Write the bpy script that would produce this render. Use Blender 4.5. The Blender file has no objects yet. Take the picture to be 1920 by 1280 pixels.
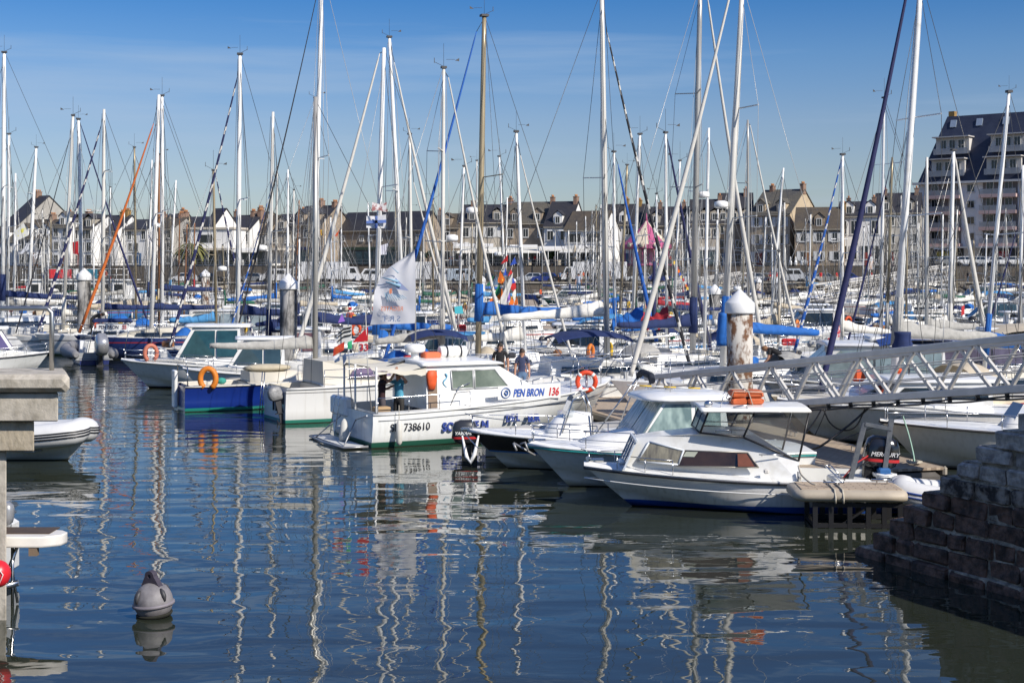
import bpy, math, random
from mathutils import Vector, Matrix
# ------------------------------------------------------------------ camera, sky, sun, exposure
R = math.radians
rnd = random.Random(11)
scene = bpy.context.scene
COL = scene.collection
F, HC, HV = 2667.0, 5.0, 497.0          # focal length in photo pixels, eye height, horizon row
cam = bpy.data.cameras.new('camera'); cam.sensor_width = 36; cam.lens = F / 1920 * 36
cam.shift_y = -(640 - HV) / 1920; cam.clip_start = .5; cam.clip_end = 6000
camo = bpy.data.objects.new('camera', cam); COL.objects.link(camo)
camo.location = (0, 0, HC); camo.rotation_euler = (R(90), 0, 0); scene.camera = camo
SUN_EL, SUN_AZ = 36, 48                   # azimuth: degrees to the right of straight behind the camera
sv = Vector((math.sin(R(SUN_AZ)) * math.cos(R(SUN_EL)), -math.cos(R(SUN_AZ)) * math.cos(R(SUN_EL)), math.sin(R(SUN_EL))))
w = bpy.data.worlds.new('World'); scene.world = w; w.use_nodes = True
nt = w.node_tree; nt.nodes.clear()
wo = nt.nodes.new('ShaderNodeOutputWorld'); bg = nt.nodes.new('ShaderNodeBackground')
sky = nt.nodes.new('ShaderNodeTexSky'); sky.sky_type = 'NISHITA'; sky.sun_disc = False
sky.sun_elevation = R(SUN_EL); sky.sun_rotation = math.atan2(sv.x, sv.y)
sky.altitude = 0; sky.air_density = 1.0; sky.dust_density = .3; sky.ozone_density = 3.2
bg.inputs[1].default_value = .118
tc = nt.nodes.new('ShaderNodeTexCoord'); mp = nt.nodes.new('ShaderNodeMapping'); mp.inputs['Scale'].default_value = (1.0, 1.0, 17)
mp.inputs['Rotation'].default_value = (R(2), R(-3), R(75))
ns = nt.nodes.new('ShaderNodeTexNoise'); ns.inputs['Scale'].default_value = 1.7; ns.inputs['Detail'].default_value = 7; ns.inputs['Roughness'].default_value = .55
cr = nt.nodes.new('ShaderNodeMapRange'); cr.inputs[1].default_value = .50; cr.inputs[2].default_value = .78; cr.inputs[4].default_value = .62
mx = nt.nodes.new('ShaderNodeMixRGB'); mx.inputs[2].default_value = (2.9, 3.75, 4.9, 1)
hs = nt.nodes.new('ShaderNodeHueSaturation'); hs.inputs['Saturation'].default_value = 1.1; hs.inputs['Hue'].default_value = .512
L_ = nt.links.new
L_(tc.outputs['Generated'], mp.inputs[0]); L_(mp.outputs[0], ns.inputs[0]); L_(ns.outputs[0], cr.inputs[0])
L_(cr.outputs[0], mx.inputs[0]); L_(sky.outputs[0], hs.inputs['Color']); 
# the air near the horizon is paler, higher up the blue is deeper
sz = nt.nodes.new('ShaderNodeSeparateXYZ'); L_(tc.outputs['Generated'], sz.inputs[0]); rp = nt.nodes.new('ShaderNodeValToRGB'); L_(sz.outputs[2], rp.inputs[0])
el = rp.color_ramp.elements; STOPS = [(0, (.50, .49, .57)), (.06, (.53, .53, .60)), (.10, (.52, .55, .63)), (.145, (.38, .53, .66)), (.187, (.20, .45, .65)), (.3, (.22, .45, .66)), (.55, (.8, .9, 1))]
el[0].position, el[0].color = 0, (*STOPS[0][1], 1); el[1].position, el[1].color = STOPS[-1][0], (*STOPS[-1][1], 1)
for p_, c_ in STOPS[1:-1]: e_ = el.new(p_); e_.color = (*c_, 1)
mu = nt.nodes.new('ShaderNodeMixRGB'); mu.blend_type = 'MULTIPLY'; mu.inputs[0].default_value = 1; L_(hs.outputs[0], mu.inputs[1]); L_(rp.outputs[0], mu.inputs[2]); L_(mu.outputs[0], mx.inputs[1]); L_(mx.outputs[0], bg.inputs[0]); L_(bg.outputs[0], wo.inputs[0])
sl = bpy.data.lights.new('sun', 'SUN'); sl.energy = 4.6; sl.angle = R(.5); sl.color = (1, .93, .83)
so = bpy.data.objects.new('sun', sl); COL.objects.link(so); so.rotation_euler = sv.to_track_quat('Z', 'Y').to_euler()
vs_ = scene.view_settings; vs_.view_transform = 'Standard'; vs_.look = 'None'; vs_.exposure = .3; vs_.gamma = 1; vs_.use_curve_mapping = False
scene.render.resolution_x, scene.render.resolution_y = 1024, 682
scene.cycles.max_bounces = 8; scene.cycles.transparent_max_bounces = 12; scene.cycles.glossy_bounces = 4; scene.cycles.caustics_reflective = False

# ------------------------------------------------------------------ helpers
def P(u, v, Y):
    'point at photo pixel (u, v), Y metres in front of the eye'
    return Vector(((u - 960) * Y / F, Y, HC + (HV - v) * Y / F))
def S(Y): return F / Y

class MB:
    def __init__(s): s.v = []; s.f = []; s.m = []; s.sm = []; s.mi = 0
    def add(s, vs, fs, smooth=False):
        b = len(s.v); s.v += [tuple(x) for x in vs]
        for f in fs: s.f.append([i + b for i in f]); s.m.append(s.mi); s.sm.append(smooth)
        return s
    def box(s, c, d, rz=0, M=None):
        x, y, z = d[0] / 2, d[1] / 2, d[2] / 2
        vs = [Vector((a * x, b * y, e * z)) for e in (-1, 1) for b in (-1, 1) for a in (-1, 1)]
        if M is not None: vs = [M @ p for p in vs]
        if rz: m = Matrix.Rotation(rz, 3, 'Z'); vs = [m @ p for p in vs]
        vs = [p + Vector(c) for p in vs]
        return s.add(vs, [(0, 2, 3, 1), (4, 5, 7, 6), (0, 1, 5, 4), (2, 6, 7, 3), (0, 4, 6, 2), (1, 3, 7, 5)])
    def rbox(s, c, d, ch=.03, rz=0, jit=0):
        'box with chamfered edges'
        x, y, z = d[0] / 2, d[1] / 2, d[2] / 2; ch = min(ch, x * .8, y * .8, z * .8)
        rings = []
        for zz, k in ((-z, ch), (-z + ch, 0), (z - ch, 0), (z, ch)):
            X, Y = x - k, y - k
            r = [(X - ch, -Y), (X, -Y + ch), (X, Y - ch), (X - ch, Y), (-X + ch, Y), (-X, Y - ch), (-X, -Y + ch), (-X + ch, -Y)]
            rings.append([Vector((a + rnd.uniform(-jit, jit), b + rnd.uniform(-jit, jit), zz + rnd.uniform(-jit, jit))) for a, b in r])
        m = Matrix.Rotation(rz, 3, 'Z')
        return s.loft([[m @ p + Vector(c) for p in r] for r in rings], True, True)
    def loft(s, rings, closed=True, cap=False, smooth=False, mfun=None):
        n = len(rings[0]); b = len(s.v)
        for r in rings: s.v += [tuple(p) for p in r]
        for i in range(len(rings) - 1):
            for j in range(n if closed else n - 1):
                k = (j + 1) % n
                s.f.append([b + i * n + j, b + i * n + k, b + (i + 1) * n + k, b + (i + 1) * n + j])
                s.m.append(mfun(i, j) if mfun else s.mi); s.sm.append(smooth)
        if cap:
            s.f.append([b + j for j in range(n)][::-1]); s.m.append(s.mi); s.sm.append(False)
            s.f.append([b + (len(rings) - 1) * n + j for j in range(n)]); s.m.append(s.mi); s.sm.append(False)
        return s
    def tube(s, pts, r, n=6, closed=False, cap=True, sx=1, mfun=None, smooth=True):
        pts = [Vector(p) for p in pts]; N = len(pts)
        rr = r if isinstance(r, (list, tuple)) else [r] * N
        rings = []; up = None
        for i, p in enumerate(pts):
            a = pts[(i - 1) % N] if (closed or i) else p; c = pts[(i + 1) % N] if (closed or i < N - 1) else p
            d = (c - a).normalized() if (c - a).length > 1e-9 else Vector((0, 0, 1))
            if up is None: up = Vector((0, 0, 1)) if abs(d.z) < .9 else Vector((1, 0, 0))
            e1 = d.cross(up)
            if e1.length < 1e-6: e1 = d.cross(Vector((0, 1, 0)))
            e1.normalize(); e2 = e1.cross(d).normalized(); up = e2
            rings.append([p + (e1 * math.cos(q) * sx + e2 * math.sin(q)) * rr[i] for q in [2 * math.pi * (k + .5) / n for k in range(n)]])
        if closed: rings.append(rings[0])
        return s.loft(rings, True, cap and not closed, smooth, mfun)
    def bar(s, p, q, w, h=None):
        p, q = Vector(p), Vector(q); h = h or w; d = (q - p); L = d.length; d.normalize()
        up = Vector((0, 0, 1)) if abs(d.z) < .95 else Vector((0, 1, 0))
        e1 = d.cross(up).normalized(); e2 = e1.cross(d)
        c = [e1 * a * w / 2 + e2 * b * h / 2 for a, b in ((-1, -1), (1, -1), (1, 1), (-1, 1))]
        return s.loft([[p + x for x in c], [q + x for x in c]], True, True)
    def lathe(s, prof, c=(0, 0, 0), n=16, smooth=True, M=None, mfun=None):
        c = Vector(c); rings = []
        for r, z in prof:
            ring = [Vector((r * math.cos(2 * math.pi * k / n), r * math.sin(2 * math.pi * k / n), z)) for k in range(n)]
            rings.append([(M @ p if M else p) + c for p in ring])
        return s.loft(rings, True, True, smooth, mfun)
    def ell(s, c, rad, n=10, m=7, M=None):
        prof = [(max(1e-4, math.sin(math.pi * i / m)), -math.cos(math.pi * i / m)) for i in range(m + 1)]
        D = Matrix.Diagonal(Vector(rad)); MM = (M @ D) if M else D
        return s.lathe(prof, c, n, True, MM)
    def prism(s, poly, d, smooth=False):
        'polygon (3D points) extruded by vector d'
        poly = [Vector(p) for p in poly]; d = Vector(d)
        return s.loft([poly, [p + d for p in poly]], True, True, smooth)
    def quad(s, *p): return s.add(p, [tuple(range(len(p)))])
    def grid(s, fn, nu, nv, smooth=True, mfun=None):
        'surface fn(a, b), a and b in 0..1'
        return s.loft([[fn(i / nu, j / nv) for j in range(nv + 1)] for i in range(nu + 1)], False, False, smooth, mfun)
    def build(s, name, mat, parent=None, loc=None, rz=0):
        me = bpy.data.meshes.new(name); me.from_pydata(s.v, [], s.f)
        for m in (mat if isinstance(mat, (list, tuple)) else [mat]): me.materials.append(m)
        me.polygons.foreach_set('material_index', s.m); me.polygons.foreach_set('use_smooth', s.sm)
        me.update(); o = bpy.data.objects.new(name, me); COL.objects.link(o); o.parent = parent
        if loc is not None: o.location = loc
        if rz: o.rotation_euler.z = rz
        return o

LABELS = []
def tag(o, label=None, cat=None, group=None, kind=None):
    if label: o['label'] = label
    if cat: o['category'] = cat
    if group: o['group'] = group
    if kind: o['kind'] = kind
    return o
def thing(name, loc, rz=0, label=None, cat=None, group=None):
    o = bpy.data.objects.new(name, None); COL.objects.link(o); o.location = loc; o.rotation_euler.z = rz
    o.empty_display_size = .2
    return tag(o, label, cat, group)
def copy_tree(o, parent=None):
    c = o.copy(); COL.objects.link(c)
    if parent: c.parent = parent
    for ch in list(o.children): copy_tree(ch, c)
    return c

# ------------------------------------------------------------------ materials
_mc = {}
def rgb(c): return (c[0], c[1], c[2], 1)
def mat(c, rough=.5, metal=0, var=.12, sc=2.0, bump=0, c2=None, thr=None, coord='Object', stretch=(1, 1, 1), coat=0, det=5):
    key = ('m', c, rough, metal, var, sc, bump, c2, thr, coord, stretch, coat)
    if key in _mc: return _mc[key]
    m = bpy.data.materials.new('paint'); m.use_nodes = True; t = m.node_tree; b = t.nodes['Principled BSDF']
    b.inputs['Roughness'].default_value = rough; b.inputs['Metallic'].default_value = metal
    if coat: b.inputs['Coat Weight'].default_value = coat; b.inputs['Coat Roughness'].default_value = .08
    g = t.nodes.new('ShaderNodeTexCoord'); mpn = t.nodes.new('ShaderNodeMapping'); mpn.inputs['Scale'].default_value = stretch
    n = t.nodes.new('ShaderNodeTexNoise'); n.inputs['Scale'].default_value = sc; n.inputs['Detail'].default_value = det; n.inputs['Roughness'].default_value = .6
    t.links.new(g.outputs[coord], mpn.inputs[0]); t.links.new(mpn.outputs[0], n.inputs[0])
    mr = t.nodes.new('ShaderNodeMapRange')
    lo, hi = thr or (.3, .7); mr.inputs[1].default_value = lo; mr.inputs[2].default_value = hi
    mixn = t.nodes.new('ShaderNodeMixRGB')
    mixn.inputs[1].default_value = rgb(c)
    mixn.inputs[2].default_value = rgb(c2) if c2 else rgb([min(1, x * (1 - var)) for x in c])
    t.links.new(n.outputs[0], mr.inputs[0]); t.links.new(mr.outputs[0], mixn.inputs[0]); t.links.new(mixn.outputs[0], b.inputs['Base Color'])
    if bump:
        bp = t.nodes.new('ShaderNodeBump'); bp.inputs['Strength'].default_value = min(1, bump); bp.inputs['Distance'].default_value = .03 * max(1, bump)
        t.links.new(n.outputs[0], bp.inputs['Height']); t.links.new(bp.outputs[0], b.inputs['Normal'])
    _mc[key] = m; return m
def hullmat(top, bot, wl=.07, stripe=None, rough=.28, grime=.16):
    key = ('h', top, bot, wl, stripe, rough)
    if key in _mc: return _mc[key]
    m = bpy.data.materials.new('gelcoat'); m.use_nodes = True; t = m.node_tree; b = t.nodes['Principled BSDF']
    b.inputs['Roughness'].default_value = rough; N = t.nodes.new; K = t.links.new
    g = N('ShaderNodeTexCoord'); sp = N('ShaderNodeSeparateXYZ'); K(g.outputs['Object'], sp.inputs[0])
    n = N('ShaderNodeTexNoise'); n.inputs['Scale'].default_value = 1.3; n.inputs['Detail'].default_value = 8; K(g.outputs['Object'], n.inputs[0])
    # streaks that run down the topsides
    mpn = N('ShaderNodeMapping'); mpn.inputs['Scale'].default_value = (9, 9, .8); K(g.outputs['Object'], mpn.inputs[0])
    n2 = N('ShaderNodeTexNoise'); n2.inputs['Scale'].default_value = 1; n2.inputs['Detail'].default_value = 4; K(mpn.outputs[0], n2.inputs[0])
    mr = N('ShaderNodeMapRange'); mr.inputs[1].default_value = .5; mr.inputs[2].default_value = .8; mr.inputs[4].default_value = grime * 2; K(n2.outputs[0], mr.inputs[0])
    cur = N('ShaderNodeMixRGB'); cur.inputs[1].default_value = rgb(top); cur.inputs[2].default_value = rgb([top[0] * .55, top[1] * .52, top[2] * .45]); K(mr.outputs[0], cur.inputs[0])
    def band(z0, z1, col, prev):
        a = N('ShaderNodeMath'); a.operation = 'GREATER_THAN'; a.inputs[1].default_value = z0; K(sp.outputs[2], a.inputs[0])
        c = N('ShaderNodeMath'); c.operation = 'LESS_THAN'; c.inputs[1].default_value = z1; K(sp.outputs[2], c.inputs[0])
        d = N('ShaderNodeMath'); d.operation = 'MULTIPLY'; K(a.outputs[0], d.inputs[0]); K(c.outputs[0], d.inputs[1])
        x = N('ShaderNodeMixRGB'); K(d.outputs[0], x.inputs[0]); K(prev.outputs[0], x.inputs[1]); x.inputs[2].default_value = rgb(col); return x
    if stripe:
        for c_, z0, z1 in stripe: cur = band(z0, z1, c_, cur)
    cur = band(-9, wl, bot, cur); cur = band(-9, .02, (.03, .035, .02), cur)
    K(cur.outputs[0], b.inputs['Base Color']); b.inputs['Coat Weight'].default_value = .35
    _mc[key] = m; return m
def glass(tint=(.25, .3, .32), alpha=.35, rough=.03):
    'see-through pane: alpha = how much is tinted surface'
    key = ('g', tint, alpha)
    if key in _mc: return _mc[key]
    m = bpy.data.materials.new('glass'); m.use_nodes = True; t = m.node_tree; b = t.nodes['Principled BSDF']; out = t.nodes['Material Output']
    b.inputs['Base Color'].default_value = rgb(tint); b.inputs['Roughness'].default_value = rough; b.inputs['Specular IOR Level'].default_value = .8
    tr = t.nodes.new('ShaderNodeBsdfTransparent'); tr.inputs[0].default_value = (.93, .96, .96, 1)
    mx = t.nodes.new('ShaderNodeMixShader'); fr = t.nodes.new('ShaderNodeFresnel'); fr.inputs[0].default_value = 1.45
    ma = t.nodes.new('ShaderNodeMath'); ma.operation = 'ADD'; ma.use_clamp = True; ma.inputs[1].default_value = alpha
    t.links.new(fr.outputs[0], ma.inputs[0]); t.links.new(ma.outputs[0], mx.inputs[0]); t.links.new(tr.outputs[0], mx.inputs[1]); t.links.new(b.outputs[0], mx.inputs[2]); t.links.new(mx.outputs[0], out.inputs[0])
    _mc[key] = m; return m
def brickmat(c1, c2, mortar, sc=1, w=.5, h=.25, rough=.9, mort=.02, dirt=None):
    key = ('b', c1, c2, mortar, w, h, dirt)
    if key in _mc: return _mc[key]
    m = bpy.data.materials.new('masonry'); m.use_nodes = True; t = m.node_tree; b = t.nodes['Principled BSDF']; b.inputs['Roughness'].default_value = rough; N = t.nodes.new; K = t.links.new
    g = N('ShaderNodeTexCoord'); sp = N('ShaderNodeSeparateXYZ'); K(g.outputs['Object'], sp.inputs[0])
    ad = N('ShaderNodeMath'); ad.operation = 'ADD'; K(sp.outputs[0], ad.inputs[0]); K(sp.outputs[1], ad.inputs[1])
    cb = N('ShaderNodeCombineXYZ'); K(ad.outputs[0], cb.inputs[0]); K(sp.outputs[2], cb.inputs[1])
    br = N('ShaderNodeTexBrick'); br.inputs['Color1'].default_value = rgb(c1); br.inputs['Color2'].default_value = rgb(c2); br.inputs['Mortar'].default_value = rgb(mortar)
    br.inputs['Scale'].default_value = 1; br.inputs['Mortar Size'].default_value = mort; br.inputs['Brick Width'].default_value = w; br.inputs['Row Height'].default_value = h; br.inputs['Bias'].default_value = 0
    K(cb.outputs[0], br.inputs[0])
    n = N('ShaderNodeTexNoise'); n.inputs['Scale'].default_value = .6; n.inputs['Detail'].default_value = 8; K(g.outputs['Object'], n.inputs[0])
    mr = N('ShaderNodeMapRange'); mr.inputs[1].default_value = .35; mr.inputs[2].default_value = .7; mr.inputs[3].default_value = 0; mr.inputs[4].default_value = .55; K(n.outputs[0], mr.inputs[0])
    x = N('ShaderNodeMixRGB'); K(mr.outputs[0], x.inputs[0]); K(br.outputs[0], x.inputs[1]); x.inputs[2].default_value = rgb(dirt or [q * .6 for q in c1]); K(x.outputs[0], b.inputs['Base Color'])
    _mc[key] = m; return m

W_ = mat((.80, .80, .78), .3, 0, .07, 2.6, coat=.3, c2=(.62, .60, .54), thr=(.52, .78))      # white gelcoat
WG = mat((.70, .70, .67), .45, 0, .12, 2)
CREAM = mat((.60, .565, .48), .45, 0, .12, 2)
STEEL = mat((.62, .62, .62), .22, 1, .1, 6)
ALU = mat((.55, .55, .53), .4, .55, .2, 3)
SILVER = mat((.46, .45, .42), .4, .45, .25, 2, stretch=(1, 1, .3))
MASTW = mat((.74, .72, .66), .38, .1, .22, 1.6, stretch=(1, 1, .35))
MASTT = mat((.44, .36, .23), .4, .45, .3, 1.6, stretch=(1, 1, .35))
WOOD = mat((.30, .13, .05), .5, 0, .3, 4, stretch=(1, 1, .2))
BLACK = mat((.015, .015, .017), .4, 0, .2, 3)
DARK = mat((.05, .05, .055), .55, 0, .3, 3)
GREY = mat((.30, .31, .32), .55, 0, .2, 3)
NAVY = mat((.012, .028, .11), .85, 0, .35, 5, bump=.5)
BLUE = mat((.012, .13, .46), .8, 0, .3, 4, bump=.5)
LBLUE = mat((.07, .28, .55), .8, 0, .3, 4, bump=.4)
GCOV = mat((.42, .41, .38), .9, 0, .3, 6, bump=.9)
WCOV = mat((.74, .72, .66), .85, 0, .18, 4, bump=.7)
BEIGE = mat((.52, .45, .34), .85, 0, .2, 4, bump=.4)
RED = mat((.5, .015, .02), .7, 0, .2, 3)
ORANGE = mat((.72, .10, .02), .6, 0, .25, 5)
OR2 = mat((.75, .2, .02), .6, 0, .25, 5)
YELL = mat((.75, .48, .03), .6, 0, .2, 5)
GREEN = mat((.02, .2, .08), .7, 0, .2, 3)
TEAL = mat((.02, .3, .3), .5, 0, .2, 3)
ROPE = mat((.5, .46, .38), .95, 0, .3, 40)
WHITEP = mat((.80, .80, .78), .5, 0, .08, 2)
WIRE = mat((.10, .10, .10), .4, .6, .2, 3)
WIREL = mat((.45, .45, .44), .4, .5, .2, 3)
DGLASS = mat((.018, .024, .03), .04, 0, .5, 1.2, coat=.5)
BGLASS = mat((.05, .09, .11), .05, 0, .5, 1.2, coat=.5)
BRGLASS = mat((.06, .035, .02), .06, 0, .7, 2.2, coat=.5)
COVS = {'navy': NAVY, 'blue': BLUE, 'light blue': LBLUE, 'grey': GCOV, 'white': WCOV, 'beige': BEIGE, 'red': mat((.4, .02, .03), .8, 0, .3, 4, bump=.5), 'green': mat((.02, .12, .07), .8, 0, .3, 4, bump=.5)}

def text(body, size, m, parent, M, name='lettering', ext=.003, shear=0, bold=0, sx=1, align='LEFT'):
    c = bpy.data.curves.new('t', 'FONT'); c.body = body; c.size = size; c.extrude = ext; c.shear = shear; c.offset = bold; c.align_x = align; c.resolution_u = 3
    o = bpy.data.objects.new('t', c)
    me = bpy.data.meshes.new_from_object(o); bpy.data.objects.remove(o); bpy.data.curves.remove(c)
    me.transform(M @ Matrix.Diagonal((sx, 1, 1, 1))); me.materials.clear(); me.materials.append(m)
    ob = bpy.data.objects.new(name, me); COL.objects.link(ob); ob.parent = parent; return ob
def TM(p, flip=False, tilt=0, mirror=False):
    'matrix for lettering standing up at p; flip: read along -x (seen from +y)'
    M = Matrix.Translation(Vector(p)) @ Matrix.Rotation(math.pi if flip else 0, 4, 'Z') @ Matrix.Rotation(R(90), 4, 'X') @ Matrix.Rotation(tilt, 4, 'Z')
    return M @ Matrix.Diagonal((-1, 1, 1, 1)) if mirror else M

class Fr:
    'local frame of a thing on the water; reads photo pixels into local coordinates'
    def __init__(s, X, Y, h): s.X, s.Y, s.h = X, Y, h; s.c, s.s = math.cos(h), math.sin(h)
    def loc(s, p): dx, dy = p[0] - s.X, p[1] - s.Y; return Vector((dx * s.c + dy * s.s, -dx * s.s + dy * s.c, p[2]))
    def side(s, u, v, yl):
        dx, dz = (u - 960) / F, (HV - v) / F
        # -dx*t... : (-(dx*t-X)*s + (t-Y)*c) = yl
        t = (yl - s.X * s.s + s.Y * s.c) / (-dx * s.s + s.c)
        return s.loc((dx * t, t, HC + dz * t))
    def cross(s, u, v, xl):
        dx, dz = (u - 960) / F, (HV - v) / F
        t = (xl + s.X * s.c + s.Y * s.s) / (dx * s.c + s.s)
        return s.loc((dx * t, t, HC + dz * t))

# ------------------------------------------------------------------ boat builders
class Hull:
    def __init__(s, L, B, zb, zs, dr=.35, rake=.6, wst=.85, bmx=.4, rnd_=.0, n=18, p=2.3, q=.85, vert=.96, ext=0):
        s.L, s.B, s.zb, s.zs, s.dr, s.rake, s.wst, s.bmx, s.n, s.p, s.q, s.vert, s.round = L, B, zb, zs, dr, rake, wst, bmx, n, p, q, vert, rnd_
    def hb(s, t):
        if t < s.bmx: return s.B / 2 * (s.wst + (1 - s.wst) * math.sin(t / s.bmx * math.pi / 2))
        k = (t - s.bmx) / (1 - s.bmx); return s.B / 2 * max(.012, 1 - k ** s.p) ** s.q
    def z(s, t): return s.zs + (s.zb - s.zs) * t ** 1.8
    def x(s, t, z): return -s.L / 2 + t * (s.L - s.rake * (1 - z / s.zb))
    def sh(s, t, side=1, inset=0, dz=0):
        z = s.z(t); return Vector((s.x(t, z), side * max(0, s.hb(t) - inset), z + dz))
    def tx(s, x): return max(0, min(1, (x + s.L / 2) / s.L))
    def section(s, t):
        h, z = s.hb(t), s.z(t); kz = -s.dr * (1 - t ** 4)
        if s.round:
            pts = [(h, z), (h * (.99 - .1 * t ** 3), z * .62), (h * (.95 - .25 * t ** 3), z * .25), (h * (.8 - .35 * t ** 2), -.03 * s.dr), (h * (.45 - .2 * t), kz * .7)]
        else:
            zc = -.04 + s.zb * .5 * t ** 2.6; bc = h * (.9 - .5 * t ** 3)
            pts = [(h, z), (h * (s.vert + .03 - .06 * t ** 2), zc + (z - zc) * .72), (h * (s.vert - .2 * t ** 3), zc + (z - zc) * .4), (bc + .03, zc + .03), (bc, zc), (bc * .5, (zc + kz) / 2)]
        full = [(a, b) for a, b in pts] + [(0, kz)] + [(-a, b) for a, b in reversed(pts)]
        return [Vector((s.x(t, b), a, b)) for a, b in full]
    def mesh(s, mb=None):
        mb = mb or MB(); rings = [s.section(i / s.n) for i in range(s.n + 1)]
        mb.loft(rings, False, False, True); mb.add(rings[0], [tuple(range(len(rings[0])))]); return mb
    def deck(s, mb=None, t0=0, t1=1, camber=.06, dz=0, n=12):
        mb = mb or MB()
        return mb.loft([[s.sh(t, 1, 0, dz), s.sh(t, 1, s.hb(t) * .5, dz + camber * .8), s.sh(t, 1, s.hb(t), dz + camber), s.sh(t, -1, s.hb(t) * .5, dz + camber * .8), s.sh(t, -1, 0, dz)] for t in [t0 + (t1 - t0) * i / n for i in range(n + 1)]], False, False, True)
    def well(s, t0, t1, wd, floor, mb=None, n=6, th=.0):
        'cockpit between t0 and t1 with side decks wd wide and its floor at height floor'
        mb = mb or MB(); ts = [t0 + (t1 - t0) * i / n for i in range(n + 1)]
        mb.loft([[s.sh(t, 1), s.sh(t, 1, wd, .02), Vector((s.sh(t).x, max(.02, s.hb(t) - wd - .03), floor)), Vector((s.sh(t).x, -max(.02, s.hb(t) - wd - .03), floor)), s.sh(t, -1, wd, .02), s.sh(t, -1)] for t in ts], False, False)
        for t in (t0, t1):
            a, b = s.sh(t, 1, wd, .02), s.sh(t, -1, wd, .02)
            mb.quad(a, b, Vector((b.x, b.y, floor)), Vector((a.x, a.y, floor)))
        return mb
    def rail(s, t0=0, t1=1, r=.03, dz=0, out=.01, n=16, mb=None, close=True, sides=(1, -1)):
        mb = mb or MB()
        for sd in sides:
            mb.tube([s.sh(t0 + (t1 - t0) * i / n, sd, -out, dz) for i in range(n + 1)], r, 5)
        return mb
    def guard(s, t0, t1, h=.5, r=.012, inset=.06, posts=4, mid=True, bow=True, mb=None, dz=0):
        'stanchions and wires or pulpit tube'
        mb = mb or MB(); 
        for sd in (1, -1):
            for k in range(posts):
                t = t0 + (t1 - t0) * k / (posts - 1 if posts > 1 else 1); b = s.sh(t, sd, inset, dz); mb.tube([b, b + Vector((0, 0, h))], r, 4)
            N = 6
            for f in ((1, .5) if mid else (1,)):
                mb.tube([s.sh(t0 + (t1 - t0) * i / N, sd, inset, dz + h * f) for i in range(N + 1)], r * (1 if f == 1 else .7), 4)
        if bow: mb.tube([s.sh(t1, 1, inset, dz + h), s.sh(1, 1, 0, dz + h + .05) + Vector((.06, 0, 0)), s.sh(t1, -1, inset, dz + h)], r, 4)
        return mb

def side_poly(mb, pts, wf, side, eps=.006, th=.012):
    'flat window on a cabin side: pts (x, z), wf(x, z) = half width'
    poly = [Vector((x, side * (wf(x, z) + eps), z)) for x, z in pts]
    return mb.prism(poly, (0, side * th, 0))
def cabin_solid(prof, wf, mb=None, smooth=False):
    'cabin from a side profile (x, z) list going round, half width wf(x, z)'
    mb = mb or MB()
    a = [Vector((x, wf(x, z), z)) for x, z in prof]; b = [Vector((x, -wf(x, z), z)) for x, z in prof]
    mb.loft([a, b], True, True, smooth); return mb
def front_pane(mb, p0, p1, y0, y1, wf=None, eps=.008, th=.01, yt0=None, yt1=None):
    'pane on the sloping front between lower (x, z) p0 and upper p1'
    d = Vector((p1[0] - p0[0], 0, p1[1] - p0[1])); nrm = Vector((d.z, 0, -d.x)).normalized()
    if nrm.x < 0: nrm = -nrm
    a = [Vector((p0[0], y0, p0[1])), Vector((p0[0], y1, p0[1])), Vector((p1[0], y1 if yt1 is None else yt1, p1[1])), Vector((p1[0], y0 if yt0 is None else yt0, p1[1]))]
    return mb.prism([q + nrm * eps for q in a], nrm * th)

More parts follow.
